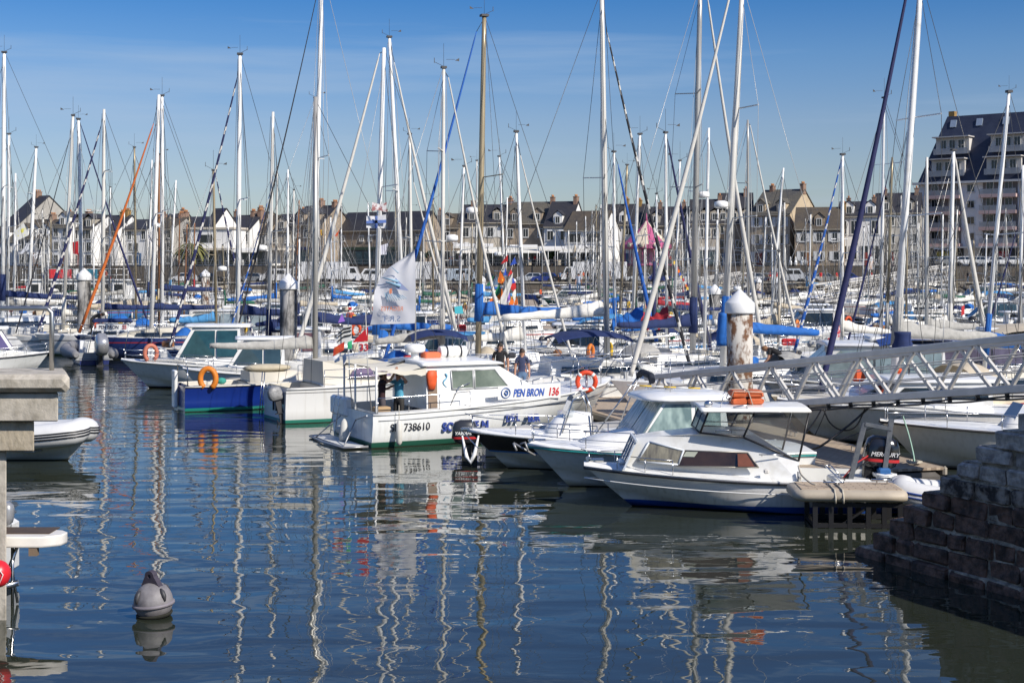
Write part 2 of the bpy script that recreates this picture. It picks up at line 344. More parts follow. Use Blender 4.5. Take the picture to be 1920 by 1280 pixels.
def outboard(parent, x, y, z, s=1, cowl=BLACK, leg=DARK, tilt=0, band=None, word=None, flip=False, drop=.55, name='outboard_motor', wm=None):
    'outboard hung on the transom; local -x is aft. returns its object'
    o = bpy.data.objects.new(name, None); COL.objects.link(o); o.parent = parent; o.location = (x, y, z); o.rotation_euler = (0, tilt, 0)
    m = MB(); rings = []
    for zz, lx, ly, ox in ((0, .17, .12, -.22), (.06, .27, .17, -.25), (.2, .30, .19, -.27), (.38, .29, .18, -.28), (.5, .24, .15, -.27), (.56, .13, .09, -.25)):
        rings.append([Vector(((ox + lx * math.copysign(abs(math.cos(q)) ** .6, math.cos(q))) * s, ly * math.copysign(abs(math.sin(q)) ** .6, math.sin(q)) * s, (zz + .05) * s)) for q in [2 * math.pi * k / 16 for k in range(16)]])
    m.loft(rings, True, True, True); c = m.build('cowl', cowl, o)
    if band:
        b = MB(); rr = [[Vector((p.x * 1.012 - .0, p.y * 1.02, p.z)) for p in [Vector(((-.268 + .30 * math.copysign(abs(math.cos(q)) ** .6, math.cos(q))) * s, .19 * math.copysign(abs(math.sin(q)) ** .6, math.sin(q)) * s, (zz + .05) * s)) for q in [2 * math.pi * k / 16 for k in range(16)]]] for zz in (.13, .18)]
        b.loft(rr, True, False, True).build('stripe', band, o)
    l = MB(); l.loft([[Vector((a * s, b * s, zz * s)) for a, b in ((-.12, -.06), (-.12, .06), (-.34, .05), (-.34, -.05))] for zz in (.05, -drop * .6)], True, True)
    l.loft([[Vector((a * s, b * s, zz * s)) for a, b in ((-.16, -.03), (-.16, .03), (-.32, .025), (-.32, -.025))] for zz in (-drop * .6, -drop - .25)], True, True)
    l.box((-.26 * s, 0, -drop * .62 * s), (.36 * s, .2 * s, .02 * s)); l.build('leg', leg, o)
    g = MB(); g.tube([(-.42 * s, 0, -(drop + .1) * s), (-.1 * s, 0, -(drop + .1) * s)], [.03 * s, .05 * s], 8)
    for k in range(3):
        a = k * 2.094; g.box((-.43 * s, math.sin(a) * .09 * s, -(drop + .1) * s + math.cos(a) * .09 * s), (.015 * s, .09 * s, .13 * s))
    g.build('propeller', leg, o)
    k = MB(); k.rbox((-.05 * s, 0, -.03 * s), (.12 * s, .18 * s, .26 * s), .02); k.build('bracket', leg, o)
    if word:
        for sd in (-1, 1):
            M = Matrix.Translation(((-.05 if sd > 0 else -.52) * s, sd * .195 * s, .28 * s)) @ Matrix.Rotation(math.pi if sd > 0 else 0, 4, 'Z') @ Matrix.Rotation(R(90), 4, 'X')
            text(word, .10 * s, wm or W_, o, M, ext=.004, shear=.25, bold=.002, sx=1.05)
    return o
def ring_buoy(parent, c, r=.3, t=.07, m=ORANGE, M=None, name='life_ring', open_=False, cat=None):
    'ring or horseshoe lifebuoy standing up in the x-z plane'
    mb = MB(); N = 20
    if open_: pts = [Vector((r * .8 * math.cos(a), 0, r * math.sin(a) * 1.05)) for a in [R(-60 + 300 * i / N) for i in range(N + 1)]]
    else: pts = [Vector((r * math.cos(a), 0, r * math.sin(a))) for a in [2 * math.pi * i / N for i in range(N)]]
    if M: pts = [M @ p for p in pts]
    mb.tube([p + Vector(c) for p in pts], t, 8, closed=not open_); o = mb.build(name, m, parent)
    if not open_:
        b = MB()
        for k in range(4):
            a0 = math.pi / 4 + k * math.pi / 2; q = [Vector((r * math.cos(a), 0, r * math.sin(a))) for a in (a0 - .14, a0, a0 + .14)]
            if M: q = [M @ p for p in q]
            b.tube([p + Vector(c) for p in q], t * 1.06, 8)
        b.build('reflective_band', W_, o)
    return o
def sail_cover(mb, p, q, h0=.42, h1=.2, w=.15, seed=0, wr=.03):
    'stack of flaked sail in its cover lying on the boom from mast p to end q'
    r_ = random.Random(seed); p, q = Vector(p), Vector(q); d = (q - p).normalized(); sd = d.cross(Vector((0, 0, 1))).normalized(); rings = []
    N = 14
    for i in range(N + 1):
        f = i / N; h = h0 + (h1 - h0) * f ** .7; h *= 1 + r_.uniform(-.15, .15); c = p + (q - p) * f + Vector((0, 0, -.05 * math.sin(f * math.pi)))
        ww = w * (1 - .35 * f) * (1 + r_.uniform(-.16, .16))
        if i in (0, N): ww *= .55; h *= .8
        ring = []
        for k in range(10):
            a = 2 * math.pi * k / 10
            ring.append(c + sd * math.sin(a) * ww * (1 if math.cos(a) < .1 else .55) + Vector((0, 0, (-.08 if math.cos(a) < 0 else h * math.cos(a)) + r_.uniform(-.012, .012))))
        rings.append(ring)
    return mb.loft(rings, True, True, True)
# ------------------------------------------------------------------ water
def water_mat():
    m = bpy.data.materials.new('water'); m.use_nodes = True; t = m.node_tree; b = t.nodes['Principled BSDF']; N = t.nodes.new; K = t.links.new
    b.inputs['Roughness'].default_value = .015; b.inputs['IOR'].default_value = 1.5; b.inputs['Specular IOR Level'].default_value = .8
    g = N('ShaderNodeTexCoord')
    nb = N('ShaderNodeTexNoise'); nb.inputs['Scale'].default_value = .15; K(g.outputs['Object'], nb.inputs[0])
    mc = N('ShaderNodeMixRGB'); mc.inputs[1].default_value = (.021, .026, .018, 1); mc.inputs[2].default_value = (.028, .034, .024, 1); K(nb.outputs[0], mc.inputs[0]); K(mc.outputs[0], b.inputs['Base Color'])
    prev = None
    for sc, st, dist, det in ((1.0, (.40, 1.0, 1), .034, 1.0), (2.4, (.5, 1.0, 1), .0085, 2), (6.0, (.5, 1, 1), .0050, 3)):
        mp_ = N('ShaderNodeMapping'); mp_.inputs['Scale'].default_value = st; mp_.inputs['Rotation'].default_value = (0, 0, R(6)); K(g.outputs['Object'], mp_.inputs[0])
        n = N('ShaderNodeTexNoise'); n.inputs['Scale'].default_value = sc; n.inputs['Detail'].default_value = det; n.inputs['Distortion'].default_value = .35; K(mp_.outputs[0], n.inputs[0])
        bp = N('ShaderNodeBump'); bp.inputs['Distance'].default_value = dist; K(n.outputs[0], bp.inputs['Height'])
        if sc > 2:   # ripples come and go in patches
            pn = N('ShaderNodeTexNoise'); pn.inputs['Scale'].default_value = .11; pn.inputs['Detail'].default_value = 3; K(g.outputs['Object'], pn.inputs[0])
            pr = N('ShaderNodeMapRange'); pr.inputs[1].default_value = .4; pr.inputs[2].default_value = .62; pr.inputs[3].default_value = .4; pr.inputs[4].default_value = 1.0; K(pn.outputs[0], pr.inputs[0]); sx_ = N('ShaderNodeSeparateXYZ'); K(g.outputs['Object'], sx_.inputs[0]); ry = N('ShaderNodeMapRange'); ry.interpolation_type = 'SMOOTHSTEP'; ry.inputs[1].default_value = 27; ry.inputs[2].default_value = 50; ry.inputs[3].default_value = .85 if sc < 5 else .10; K(sx_.outputs[1], ry.inputs[0]); ml = N('ShaderNodeMath'); ml.operation = 'MULTIPLY'; K(pr.outputs[0], ml.inputs[0]); K(ry.outputs[0], ml.inputs[1]); K(ml.outputs[0], bp.inputs['Strength'])
        if prev: K(prev.outputs[0], bp.inputs['Normal'])
        prev = bp
    K(prev.outputs[0], b.inputs['Normal']); return m
m = MB(); m.quad((-400, -30, 0), (400, -30, 0), (400, 204, 0), (-400, 204, 0)); tag(m.build('water', water_mat()), kind='structure')
ASPH = mat((.10, .095, .09), .95, 0, .3, .5); LAND = mat((.16, .14, .11), .95, 0, .35, .2)
ROCK = mat((.17, .15, .12), .95, 0, .5, 1.2, bump=1.5, c2=(.05, .045, .04))
STONE = brickmat((.16, .13, .10), (.10, .085, .07), (.07, .06, .05), w=.7, h=.32, dirt=(.05, .045, .04))
m = MB(); m.quad((-400, 203.2, 2.4), (400, 203.2, 2.4), (400, 217.4, 2.4), (-400, 217.4, 2.4)); tag(m.build('road', ASPH), kind='structure')
m = MB(); m.quad((-1800, 217, 4.9), (1800, 217, 4.9), (1800, 3000, 4.9), (-1800, 3000, 4.9)); tag(m.build('ground', LAND), kind='structure')
# quay wall with its coping, left part vertical, right part behind rip-rap
t_ = thing('quay_wall', (0, 203, 0), 0, 'long dark stone quay wall at the far side of the harbour', 'quay wall')
m = MB(); m.box((0, .5, 1.1), (800, 1, 2.6)); m.build('wall', STONE, t_)
m = MB(); m.box((0, .3, 2.5), (800, 1.0, .2)); m.build('coping', mat((.34, .31, .26), .9, 0, .3, .7), t_)
t_ = thing('retaining_wall', (0, 217, 0), 0, 'dark stone retaining wall between the car park and the houses', 'wall')
m = MB(); m.box((0, .4, 3.64), (800, .6, 2.56)); m.build('wall', brickmat((.115, .095, .075), (.07, .06, .05), (.05, .045, .04), w=.8, h=.3), t_)
m = MB()
for k in range(-150, 220): m.box((k * 1.2, .3, 5.4), (.03, .03, .95))
for z in (5.35, 5.85): m.bar((-180, .3, z), (264, .3, z), .04)
m.build('railing', mat((.12, .13, .15), .5, .3), t_)
m = MB()
for k in range(900):
    f = rnd.random(); X = rnd.uniform(16, 92); Y = 197.4 + 5.6 * f; s_ = rnd.uniform(.3, .75)
    m.rbox((X, Y, -.1 + 2.35 * f * rnd.uniform(.8, 1.03)), (s_ * 1.5, s_ * 1.2, s_), s_ * .25, rnd.uniform(0, 3), s_ * .14)
tag(m.build('rubble_bank', ROCK), 'bank of grey broken rocks sloping from the quay edge into the harbour', 'rocks', kind='stuff')

# ------------------------------------------------------------------ town
SLATE = brickmat((.035, .036, .045), (.024, .025, .034), (.012, .012, .016), w=.35, h=.22, rough=.55, dirt=(.05, .045, .04), mort=.015)
SLATEB = brickmat((.085, .07, .055), (.06, .05, .042), (.03, .027, .024), w=.35, h=.22, rough=.8, dirt=(.12, .09, .05), mort=.015)
SLATEG = brickmat((.10, .095, .085), (.07, .068, .065), (.03, .03, .03), w=.4, h=.22, rough=.8, dirt=(.13, .11, .07), mort=.015)
RWHITE = mat((.78, .77, .74), .85, 0, .16, .5, bump=.1); RCREAM = mat((.55, .45, .31), .9, 0, .35, .45, bump=.2, c2=(.36, .28, .19)); RGREY = mat((.42, .40, .36), .9, 0, .3, .5)
RSTONE = brickmat((.40, .32, .23), (.29, .23, .17), (.24, .2, .16), w=.55, h=.3, dirt=(.12, .095, .07)); RLIME = mat((.50, .45, .37), .9, 0, .35, .7)
RBLUE = mat((.16, .38, .52), .8, 0, .15, .6); CHIM = brickmat((.27, .13, .08), (.20, .1, .06), (.3, .25, .2), w=.25, h=.1); CHIMY = mat((.36, .22, .07), .9, 0, .4, 1.5)
WF = mat((.62, .62, .60), .6, 0, .1, 2); SHUT = mat((.66, .68, .70), .6); TRIM = mat((.40, .36, .29), .85, 0, .2, 1)
_wm = {}
def window(parent, x, y, z, w, h, ax='y', frame=WF, shutters=False, arch=False):
    key = (round(w, 2), round(h, 2), shutters, id(frame))
    if key not in _wm:
        m = MB(); t = .09
        for a in (-1, 1): m.box((a * (w / 2 - t / 2), -.03, h / 2), (t, .1, h))
        for zz in (t / 2, h - t / 2): m.box((0, -.03, zz), (w - 2 * t, .1, t))
        m.box((0, -.025, h / 2), (.05, .08, h - 2 * t)); m.box((0, -.04, -.05), (w + .2, .16, .08))
        if shutters:
            for a in (-1, 1): m.box((a * (w / 2 + .28), -.03, h / 2), (.5, .06, h))
        o = m.build('window', frame); me1 = o.data; bpy.data.objects.remove(o)
        m = MB(); m.box((0, 0, h / 2), (w - 2 * t, .05, h - 2 * t)); o = m.build('pane', DGLASS); me2 = o.data; bpy.data.objects.remove(o); _wm[key] = (me1, me2)
    a, b = _wm[key]; o = bpy.data.objects.new('window', a); COL.objects.link(o); o.parent = parent; o.location = (x, y, z)
    if ax == 'x': o.rotation_euler.z = R(90)
    c = bpy.data.objects.new('pane', b); COL.objects.link(c); c.parent = o; return o
def house(label, u0, u1, ve, vr, wall, roof, yaw=-22, Y=None, cols=3, rows=2, dorm=0, chim=(-.48,), D=8.0, gable=None, shut=False, shop=None, z0=4.9, name='house', ww=1.0, wh=1.5, gwin=0, cm=CHIM, dtype='gable'):
    if Y is None: Y = 252 - (u0 + u1) / 2 / 1920 * 30
    s = S(Y); a = R(-yaw)
    if gable:       # gable = (u left, u right) of the visible end wall
        D = (gable[1] - gable[0]) / s / max(.3, math.sin(a)); W = (gable[0] - u0) / s / math.cos(a)
        gc = P((gable[0] + gable[1]) / 2, 497, Y); c = gc - Vector((math.cos(a), -math.sin(a), 0)) * W / 2
    else: W = (u1 - u0) / s / math.cos(a); c = P((u0 + u1) / 2, 497, Y + D * .35)
    He = HC + (HV - ve) / s - z0; Hr = HC + (HV - vr) / s - z0
    t = thing(name, (c.x, c.y, z0), R(yaw), label, 'house')
    m = MB(); pts = [(-D / 2, -.1), (D / 2, -.1), (D / 2, He), (0, Hr - .12), (-D / 2, He)]
    m.loft([[Vector((x, y, z)) for y, z in pts] for x in (-W / 2, W / 2)], True, True); m.build('wall', wall, t)
    r = MB(); ov = .3; sl_ = (Hr - He) / (D / 2); e = -.01
    for sd in (-1, 1):
        p = [(0, Hr), (sd * (D / 2 + ov), He - ov * sl_), (sd * (D / 2 + ov), He - ov * sl_ + .16), (0, Hr + .18)]
        r.loft([[Vector((x, y, z)) for y, z in p] for x in (-W / 2 - .15, W / 2 + .15)], True, True)
    ro = r.build('roof', roof, t)
    g = MB(); g.bar((-W / 2, -D / 2 - .32, He - .22), (W / 2, -D / 2 - .32, He - .22), .14); g.build('gutter', TRIM, t)
    for cx in chim:
        k = MB(); ch = rnd.uniform(.9, 1.4); ch *= .75; k.box((cx * W, 0, Hr + ch / 2 - .4), (.6, 1.2, ch + .6)); k.box((cx * W, 0, Hr + ch - .05), (.72, 1.32, .12)); co = k.build('chimney', cm, t)
        q = MB()
        for j in (-.4, 0, .4): q.lathe([(.11, 0), (.13, .3), (.1, .34)], (cx * W, j, Hr + ch + .02), 8)
        q.build('chimney_pot', mat((.45, .2, .08), .8), co)
    fl = He / max(1, rows); ww *= rnd.uniform(.85, 1.2); wh *= rnd.uniform(.85, 1.1); shut = shut or rnd.random() < .3
    k = MB(); k.box((rnd.uniform(-.3, .3) * W, -D / 2 - .04, 1.05), (1.0, .12, 2.1)); k.build('door', rnd.choice([DARK, mat((.05, .12, .25), .5), WOOD, mat((.25, .04, .03), .5)]), t) if not shop else None
    for j in range(rows):
        if j == 0 and shop: continue
        for i in range(cols):
            x = -W / 2 + W * (i + .5) / cols + rnd.uniform(-.12, .12)
            if rnd.random() < .1: continue
            window(t, x, -D / 2 - .03, j * fl + (fl - wh) * .55, ww, wh, shutters=shut, frame=WF)
    if gwin:
        for j in range(gwin): window(t, W / 2 + .03, (-.15 if j % 2 else .2) * D, 1 + j * 2.6, .9, 1.3, 'x')
    if shop:
        k = MB(); k.box((0, -D / 2 - .04, 1.35), (W * .92, .1, 2.5)); so_ = k.build('shopfront', DARK, t)
        k = MB(); k.box((0, -D / 2 - .1, 2.85), (W * .94, .12, .5)); k.build('sign_board', shop[1], so_)
        n = max(2, int(W / 2.2))
        for i in range(n):
            k = MB(); k.box((-W * .46 + W * .92 * (i + .5) / n, -D / 2 - .12, 1.3), (W * .8 / n, .04, 2.1)); k.build('shop_window', BGLASS, so_)
        if shop[0]:
            k = MB(); k.prism([(-W / 2, -D / 2 - .1, 2.7), (-W / 2, -D / 2 - 2.6, 2.15), (-W / 2, -D / 2 - 2.6, 2.05), (-W / 2, -D / 2 - .1, 2.5)], (W, 0, 0)); k.build('awning', shop[0], t)
    for i in range(dorm):
        x = -W / 2 + W * (i + .5) / dorm; yb = -D / 2 + .35; zb = He + .35 * sl_ - .1; dw, dh = 1.5, 1.55
        k = MB(); yy = min(D * .42, (dh + .5) / sl_ + .1)
        k.loft([[Vector((x - dw / 2, y, zb)), Vector((x + dw / 2, y, zb)), Vector((x + dw / 2, y, zb + dh)), Vector((x, y, zb + dh + (.65 if dtype == 'gable' else .3))), Vector((x - dw / 2, y, zb + dh))] for y in (yb, yb + yy)], True, True)
        do = k.build('dormer', wall if dtype == 'gable' else TRIM, t)
        k = MB()
        for sd in (-1, 1):
            k.prism([(x, yb - .15, zb + dh + .72), (x + sd * (dw / 2 + .15), yb - .15, zb + dh - .05), (x + sd * (dw / 2 + .15), yb - .15, zb + dh + .06), (x, yb - .15, zb + dh + .84)], (0, yy, 0))
        k.build('dormer_roof', roof, do)
        window(do, x, yb - .03, zb + .15, .85, 1.2)
    return t
H_ = house
H_('tall beige gabled house with a dark slate roof at the far left', 14, 130, 424, 368, RGREY, SLATE, -36, 262, 4, 2, gable=(52, 132), chim=(-.2,), gwin=2)
H_('low white house with twin small gables in front of the tall beige gable', -40, 66, 452, 425, RWHITE, SLATEG, cols=4, dorm=2)
H_('white cottage row with pointed grey dormers left of the left capped pile', 60, 128, 446, 412, RWHITE, SLATEB, -24, 240, 4, 2, dorm=3, chim=(.1, .48))
H_('narrow white house with steep grey gables beside the street lamp', 126, 165, 424, 405, RWHITE, SLATEG, -24, 238, 2, 3, dorm=1)
H_('white three-storey house with dark mansard dormers behind the street lamp', 163, 206, 428, 404, RWHITE, SLATE, -24, 238, 3, 3, dorm=2, dtype='box')
H_('white house below the mossy ochre chimney block', 204, 250, 432, 404, RWHITE, SLATE, -20, 240, 3, 3, cm=CHIMY, chim=(.1, .3))
H_('plain white house with dark roof behind the orange furled sail', 248, 304, 430, 412, RWHITE, SLATE, -20, 240, 4, 3, dorm=0, chim=(.4,))
H_('pale rendered house with brown roof behind the brown wooden masts', 300, 352, 428, 408, RGREY, SLATEB, -20, 242, 3, 3, chim=(-.4, .3))
H_('dark roofed grey house left of the bright white gable', 345, 400, 431, 407, RWHITE, SLATE, -20, 244, 3, 2)
H_('bright white gabled house with a steep slate roof beside the palm', 382, 446, 428, 392, RWHITE, SLATE, -38, 232, 3, 2, gable=(405, 444), chim=(), gwin=0)
H_('white restaurant building with sign lettering right of the white gable', 440, 492, 430, 404, RWHITE, SLATE, -18, 236, 3, 2, chim=(-.45, .2, .48), shop=(WCOV, WG))
H_('brown roofed stone house left of the dark stained pile', 486, 530, 436, 404, RSTONE, SLATEB, -26, 238, 2, 2, dorm=1, shop=(None, DARK))
H_('grey slate house behind the dark stained pile', 526, 574, 432, 402, RLIME, SLATE, -22, 238, 2, 2, dorm=1, chim=(.45,))
H_('tall slate hipped house left of the long slate hall', 572, 634, 420, 386, RSTONE, SLATE, -30, 236, 3, 2, dorm=2, chim=(0, .45), shop=(None, NAVY))
H_('long low hall with a huge dark slate roof and beige stone gable', 626, 826, 430, 397, RSTONE, SLATE, -30, 232, 9, 2, gable=(795, 828), chim=(), shop=(None, mat((.03, .06, .04), .6)), ww=.8, wh=1.1)
H_('small brown stone house with one pointed dormer', 822, 872, 426, 401, RSTONE, SLATEB, -10, 238, 3, 2, dorm=1, chim=(-.45,))
H_('limestone house with arched windows behind the tan mast', 868, 962, 416, 384, RLIME, SLATE, -8, 238, 4, 2, dorm=2, chim=(.48, -.3), shop=(WCOV, WG), dtype='box')
H_('stone house with two yellow edged dormers left of the light blue shop', 955, 1040, 418, 379, RSTONE, SLATEG, -16, 236, 3, 2, dorm=2, chim=(-.48, .46), shop=(WCOV, WG))
H_('white house with a steep parapet gable and a light blue shopfront', 1036, 1084, 424, 378, RWHITE, SLATE, -22, 232, 2, 2, dorm=1, chim=(.42,), shop=(None, RBLUE))
H_('low white house with big shutter and long brown roof before the carousel', 1076, 1146, 430, 396, RWHITE, SLATEB, -24, 228, 2, 2, chim=(), shop=(WCOV, WG), ww=2.4, wh=1.5)
H_('long dark slate roofed white house behind the pink carousel', 1136, 1216, 420, 383, RWHITE, SLATE, -14, 242, 4, 3, dorm=1, chim=(0, .3), cm=CHIMY)
H_('stone house with slate roof right of the pink carousel', 1212, 1300, 422, 388, RSTONE, SLATE, -12, 238, 5, 2, dorm=2, chim=(-.2, .3), dtype='box')
H_('white balconied house with a dark mansard roof beside the radar mast', 1296, 1352, 418, 374, RLIME, SLATE, -12, 236, 4, 2, dorm=3, dtype='box', chim=(.45,), shop=(None, WG))
H_('stone house with navy mansard roof left of the beige plain gable', 1348, 1410, 418, 362, RSTONE, SLATE, -12, 236, 4, 3, dorm=3, dtype='box', chim=(.3,))
H_('stone house with a tall plain beige gable and brick chimney', 1404, 1545, 402, 356, RCREAM, SLATEG, -34, 232, 3, 3, gable=(1470, 1546), chim=(.47, -.3), dorm=2)
H_('dark stone house with white shutters and a single dormer', 1496, 1582, 428, 389, RSTONE, SLATEB, -16, 222, 3, 2, dorm=1, shut=True, chim=(.48,), cm=CHIMY)
H_('white house with tall grey framed windows and arched dormers', 1578, 1652, 404, 378, RWHITE, SLATE, -18, 224, 4, 2, dorm=2, wh=2.1, chim=(-.3, .3))
H_('grey narrow house with red brick chimney left of the flats', 1646, 1724, 398, 362, RGREY, SLATE, -18, 226, 4, 3, dorm=2, dtype='box', chim=(-.3, .4))
for k in (0, 2, 4, 5, 7, 9, 11, 13):    # a second row of roofs showing between the first
    u = 330 + k * 78 + rnd.uniform(-12, 12); wd = rnd.uniform(34, 52)
    H_(['slate roof with brick chimney peeping over the front row', 'brown tiled roof behind the front houses', 'dark ridge and chimney behind the front row'][k % 3] + ' ' + ['far left', 'left of the palm', 'behind the white gable', 'near the restaurant', 'left of the hall', 'behind the hall', 'right of the hall', 'behind the tan mast', 'behind the dormered stone house', 'behind the low white house', 'left of the carousel', 'above the carousel', 'right of the carousel', 'near the beige gable'][k],
       u - wd / 2, u + wd / 2, 420, (399, 402, 397)[k % 3] + rnd.uniform(-2, 5), (RLIME, RWHITE, RSTONE)[k % 3], (SLATE, SLATEB, SLATEG)[k % 3], rnd.uniform(-40, 5), 262, 2, 2, chim=(rnd.uniform(-.4, .4),))

# block of flats
def flats():
    yaw = R(-38); Y0 = 238; c0 = P(1722, 497, Y0); t = thing('apartment_block', (c0.x, c0.y, 4.9), yaw, 'white block of flats with pink balconies and a tall navy slate roof', 'apartment block')
    s = S(Y0); He = (HV - 344) / s + .1; Hr = (HV - 217) / s + .1; W, D = 46, 13
    m = MB(); m.box((W / 2, D / 2, He / 2), (W, D, He)); m.build('wall', mat((.82, .80, .78), .85, 0, .12, .3), t)
    m = MB(); sl = 4.6; m.loft([[Vector((0, -.3, He)), Vector((0, D, He)), Vector((3.2, D - 3, Hr)), Vector((3.2, sl, Hr))], [Vector((W, -.3, He)), Vector((W, D, He)), Vector((W, D - 3, Hr)), Vector((W, sl, Hr))]], True, True)
    m.build('roof', brickmat((.028, .034, .06), (.02, .026, .05), (.012, .014, .03), w=.4, h=.25, rough=.5, mort=.015, dirt=(.04, .05, .08)), t)
    m = MB(); m.box((W / 2, -.5, He - .1), (W + 1.4, 1.2, .35)); m.build('cornice', mat((.6, .58, .55), .8), t)
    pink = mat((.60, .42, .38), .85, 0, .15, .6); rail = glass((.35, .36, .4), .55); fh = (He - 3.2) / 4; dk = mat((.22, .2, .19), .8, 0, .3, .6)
    for k in range(5):
        x0 = 1.6 + k * 9.2
        for f in range(4):
            z = 3.2 + f * fh
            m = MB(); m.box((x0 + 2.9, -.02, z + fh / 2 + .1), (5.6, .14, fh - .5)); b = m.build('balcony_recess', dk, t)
            m = MB(); m.box((x0 + 2.9, -.75, z + .16), (6, 1.5, .55)); m.build('balcony', pink, t)
            m = MB(); m.box((x0 + 2.9, -1.44, z + .85), (5.9, .04, .85)); m.build('balcony_rail', rail, t)
            for q in (1.3, 4.3):
                window(t, x0 + q, -.14, z + .5, 1.3, 2.0)
            window(t, x0 + 7.3, -.06, z + .9, .9 if k % 2 else 1.3, 1.3)
        m = MB(); m.box((x0 + 2.9, -.05, 1.5), (6.4, .14, 2.7)); m.build('shopfront', DARK, t)
        m = MB(); m.box((x0 + 2.9, -.16, 1.3), (2.6, .06, 2.1)); m.build('shop_window', [mat((.5, .45, .05), .6), mat((.45, .05, .06), .6), BGLASS, mat((.1, .2, .3), .5), BGLASS][k], t)
        # balconies let into the roof, two rows
        for q, (zz, yy) in enumerate(((1.1, .4), (4.8, 1.55))):
            z = He + zz; xx = x0 + 2.2 + q * .3
            m = MB(); m.box((xx + 1.2, yy + 1.2, z + 1.3), (5.6, 2.8, 2.6)); d = m.build('dormer', mat((.62, .59, .55), .8, 0, .15, .5), t)
            m = MB(); m.box((xx + 1.2, yy + .7, z + 2.75), (6.2, 4.0, .18)); m.build('dormer_roof', mat((.5, .48, .46), .8), d)
            m = MB(); m.box((xx + 1.2, yy - 1.1, z + .35), (5.8, .12, 1.0)); m.build('balcony_rail', rail, d)
            for e in (-.3, 1.2, 2.7): window(d, xx + e, yy - .25, z + .3, 1.1, 2.0)
    for k in range(9):
        z = He + 10.0; y = -.3 + (z - He) / (Hr - He) * (sl + .3)
        m = MB(); m.box((4.5 + k * 4.4, y - .1, z), (1.0, .25, 1.3), M=Matrix.Rotation(R(-20), 3, 'X')); m.build('skylight', mat((.35, .42, .5), .1, .3), t)
    for x in (3.4, 20, 38):
        m = MB(); m.box((x, 6.5, Hr + .3), (1, 1.2, 1.4)); m.build('chimney', CHIMY, t)
    m = MB(); m.box((W / 2, -1.2, 3.0), (W, 1.6, .25)); m.build('canopy', mat((.5, .5, .5), .7), t)
flats()
# white cube extension, palm, shrubs, street lamps
t_ = thing('flat_roofed_annex', (*P(395, 0, 226).xy, 4.9), R(-14), 'white flat-roofed annex with a strip window left of the white gable', 'building')
m = MB(); m.box((0, 2, 4.2), (8, 5, 3.2)); m.box((3, 2, 1.2), (14, 5, 2.4)); m.build('wall', RWHITE, t_)
m = MB(); m.box((0, 2, 5.95), (8.6, 5.6, .3)); m.box((4, 1.2, 2.6), (17, 7, .35)); m.build('roof', mat((.55, .5, .42), .8), t_)
m = MB(); m.box((-.6, -.55, 4.3), (2.2, .1, 1.2)); m.build('window', DGLASS, t_)
for k in range(5): m = MB(); m.box((-2 + k * 2.6, -.56, 1.2), (2.2, .1, 1.9)); m.build('shop_window', BGLASS, t_)
def tree(u, v0, v1, wpx, Y, label, kind='broad', trunkm=None):
    s = S(Y); b = P(u, v0, Y); H = (v0 - v1) / s; w_ = wpx / s; t = thing('palm_tree' if kind == 'palm' else 'tree', b, rnd.uniform(0, 6), label, 'tree', None)
    m = MB(); m.tube([(0, 0, 0), (.08, 0, H * .35), (0, .06, H * .75)], [.22, .16, .08], 7)
    r_ = random.Random(int(u)); f = MB()
    if kind == 'palm':
        for k in range(46):
            a = r_.uniform(0, 6.28); L = w_ * .5 * r_.uniform(.7, 1.1); up = r_.uniform(-.2, .9); pts = []
            for i in range(6):
                q = i / 5; pts.append(Vector((math.cos(a) * L * q, math.sin(a) * L * q, H * .72 + L * (up * q - .95 * q * q))))
            for i in range(5):
                p, n2 = pts[i], pts[i + 1]; sd = Vector((-math.sin(a), math.cos(a), 0)) * .28 * (1 - abs(i - 2) / 4)
                f.quad(p - sd + Vector((0, 0, -.1)), p, n2, n2 - sd + Vector((0, 0, -.1))); f.quad(p, p + sd + Vector((0, 0, -.1)), n2 + sd + Vector((0, 0, -.1)), n2)
    else:
        for k in range(5): a = k * 1.3; m.tube([(0, 0, H * .3), (math.cos(a) * w_ * .25, math.sin(a) * w_ * .25, H * .7)], [.09, .03], 5)
        cl = [(Vector((r_.uniform(-.33, .33) * w_, r_.uniform(-.33, .33) * w_, H * r_.uniform(.5, .85))), w_ * r_.uniform(.14, .26)) for k in range(9)]
        for k in range(900):
            c, rr = r_.choice(cl); d = Vector((r_.gauss(0, 1), r_.gauss(0, 1), r_.gauss(0, .8))).normalized() * rr * r_.uniform(.5, 1.1); p = c + d
            e1 = Vector((r_.gauss(0, 1), r_.gauss(0, 1), r_.gauss(0, 1))).normalized() * .16; e2 = e1.cross(Vector((r_.gauss(0, 1), r_.gauss(0, 1), r_.gauss(0, 1)))).normalized() * .12
            f.quad(p - e1, p + e2, p + e1, p - e2)
    m.build('trunk', trunkm or mat((.12, .08, .05), .95, 0, .4, 4), t)
    f.build('crown', mat((.10, .12, .03) if kind == 'palm' else (.05, .09, .025), .8, 0, .5, 1.2, c2=(.2, .17, .06) if kind == 'palm' else (.02, .045, .012)), t)
    return t
tree(362, 499, 446, 66, 222, 'shaggy palm with drooping fronds beside the white annex', 'palm')
tree(340, 499, 458, 30, 224, 'smaller palm just left of the shaggy palm', 'palm')
for u, v1, wpx, l in ((285, 402, 60, 'large pale tree crown rising above the roofs behind the orange furled sail'), (803, 468, 14, 'round clipped shrub by the hall gable, nearer the mast'), (806 + 20, 466, 13, 'round clipped shrub by the hall gable, the right one'), (1034, 470, 16, 'small bush on the terrace before the low white house')):
    tree(u, 499, v1, wpx, 262 if wpx > 40 else 220, l)
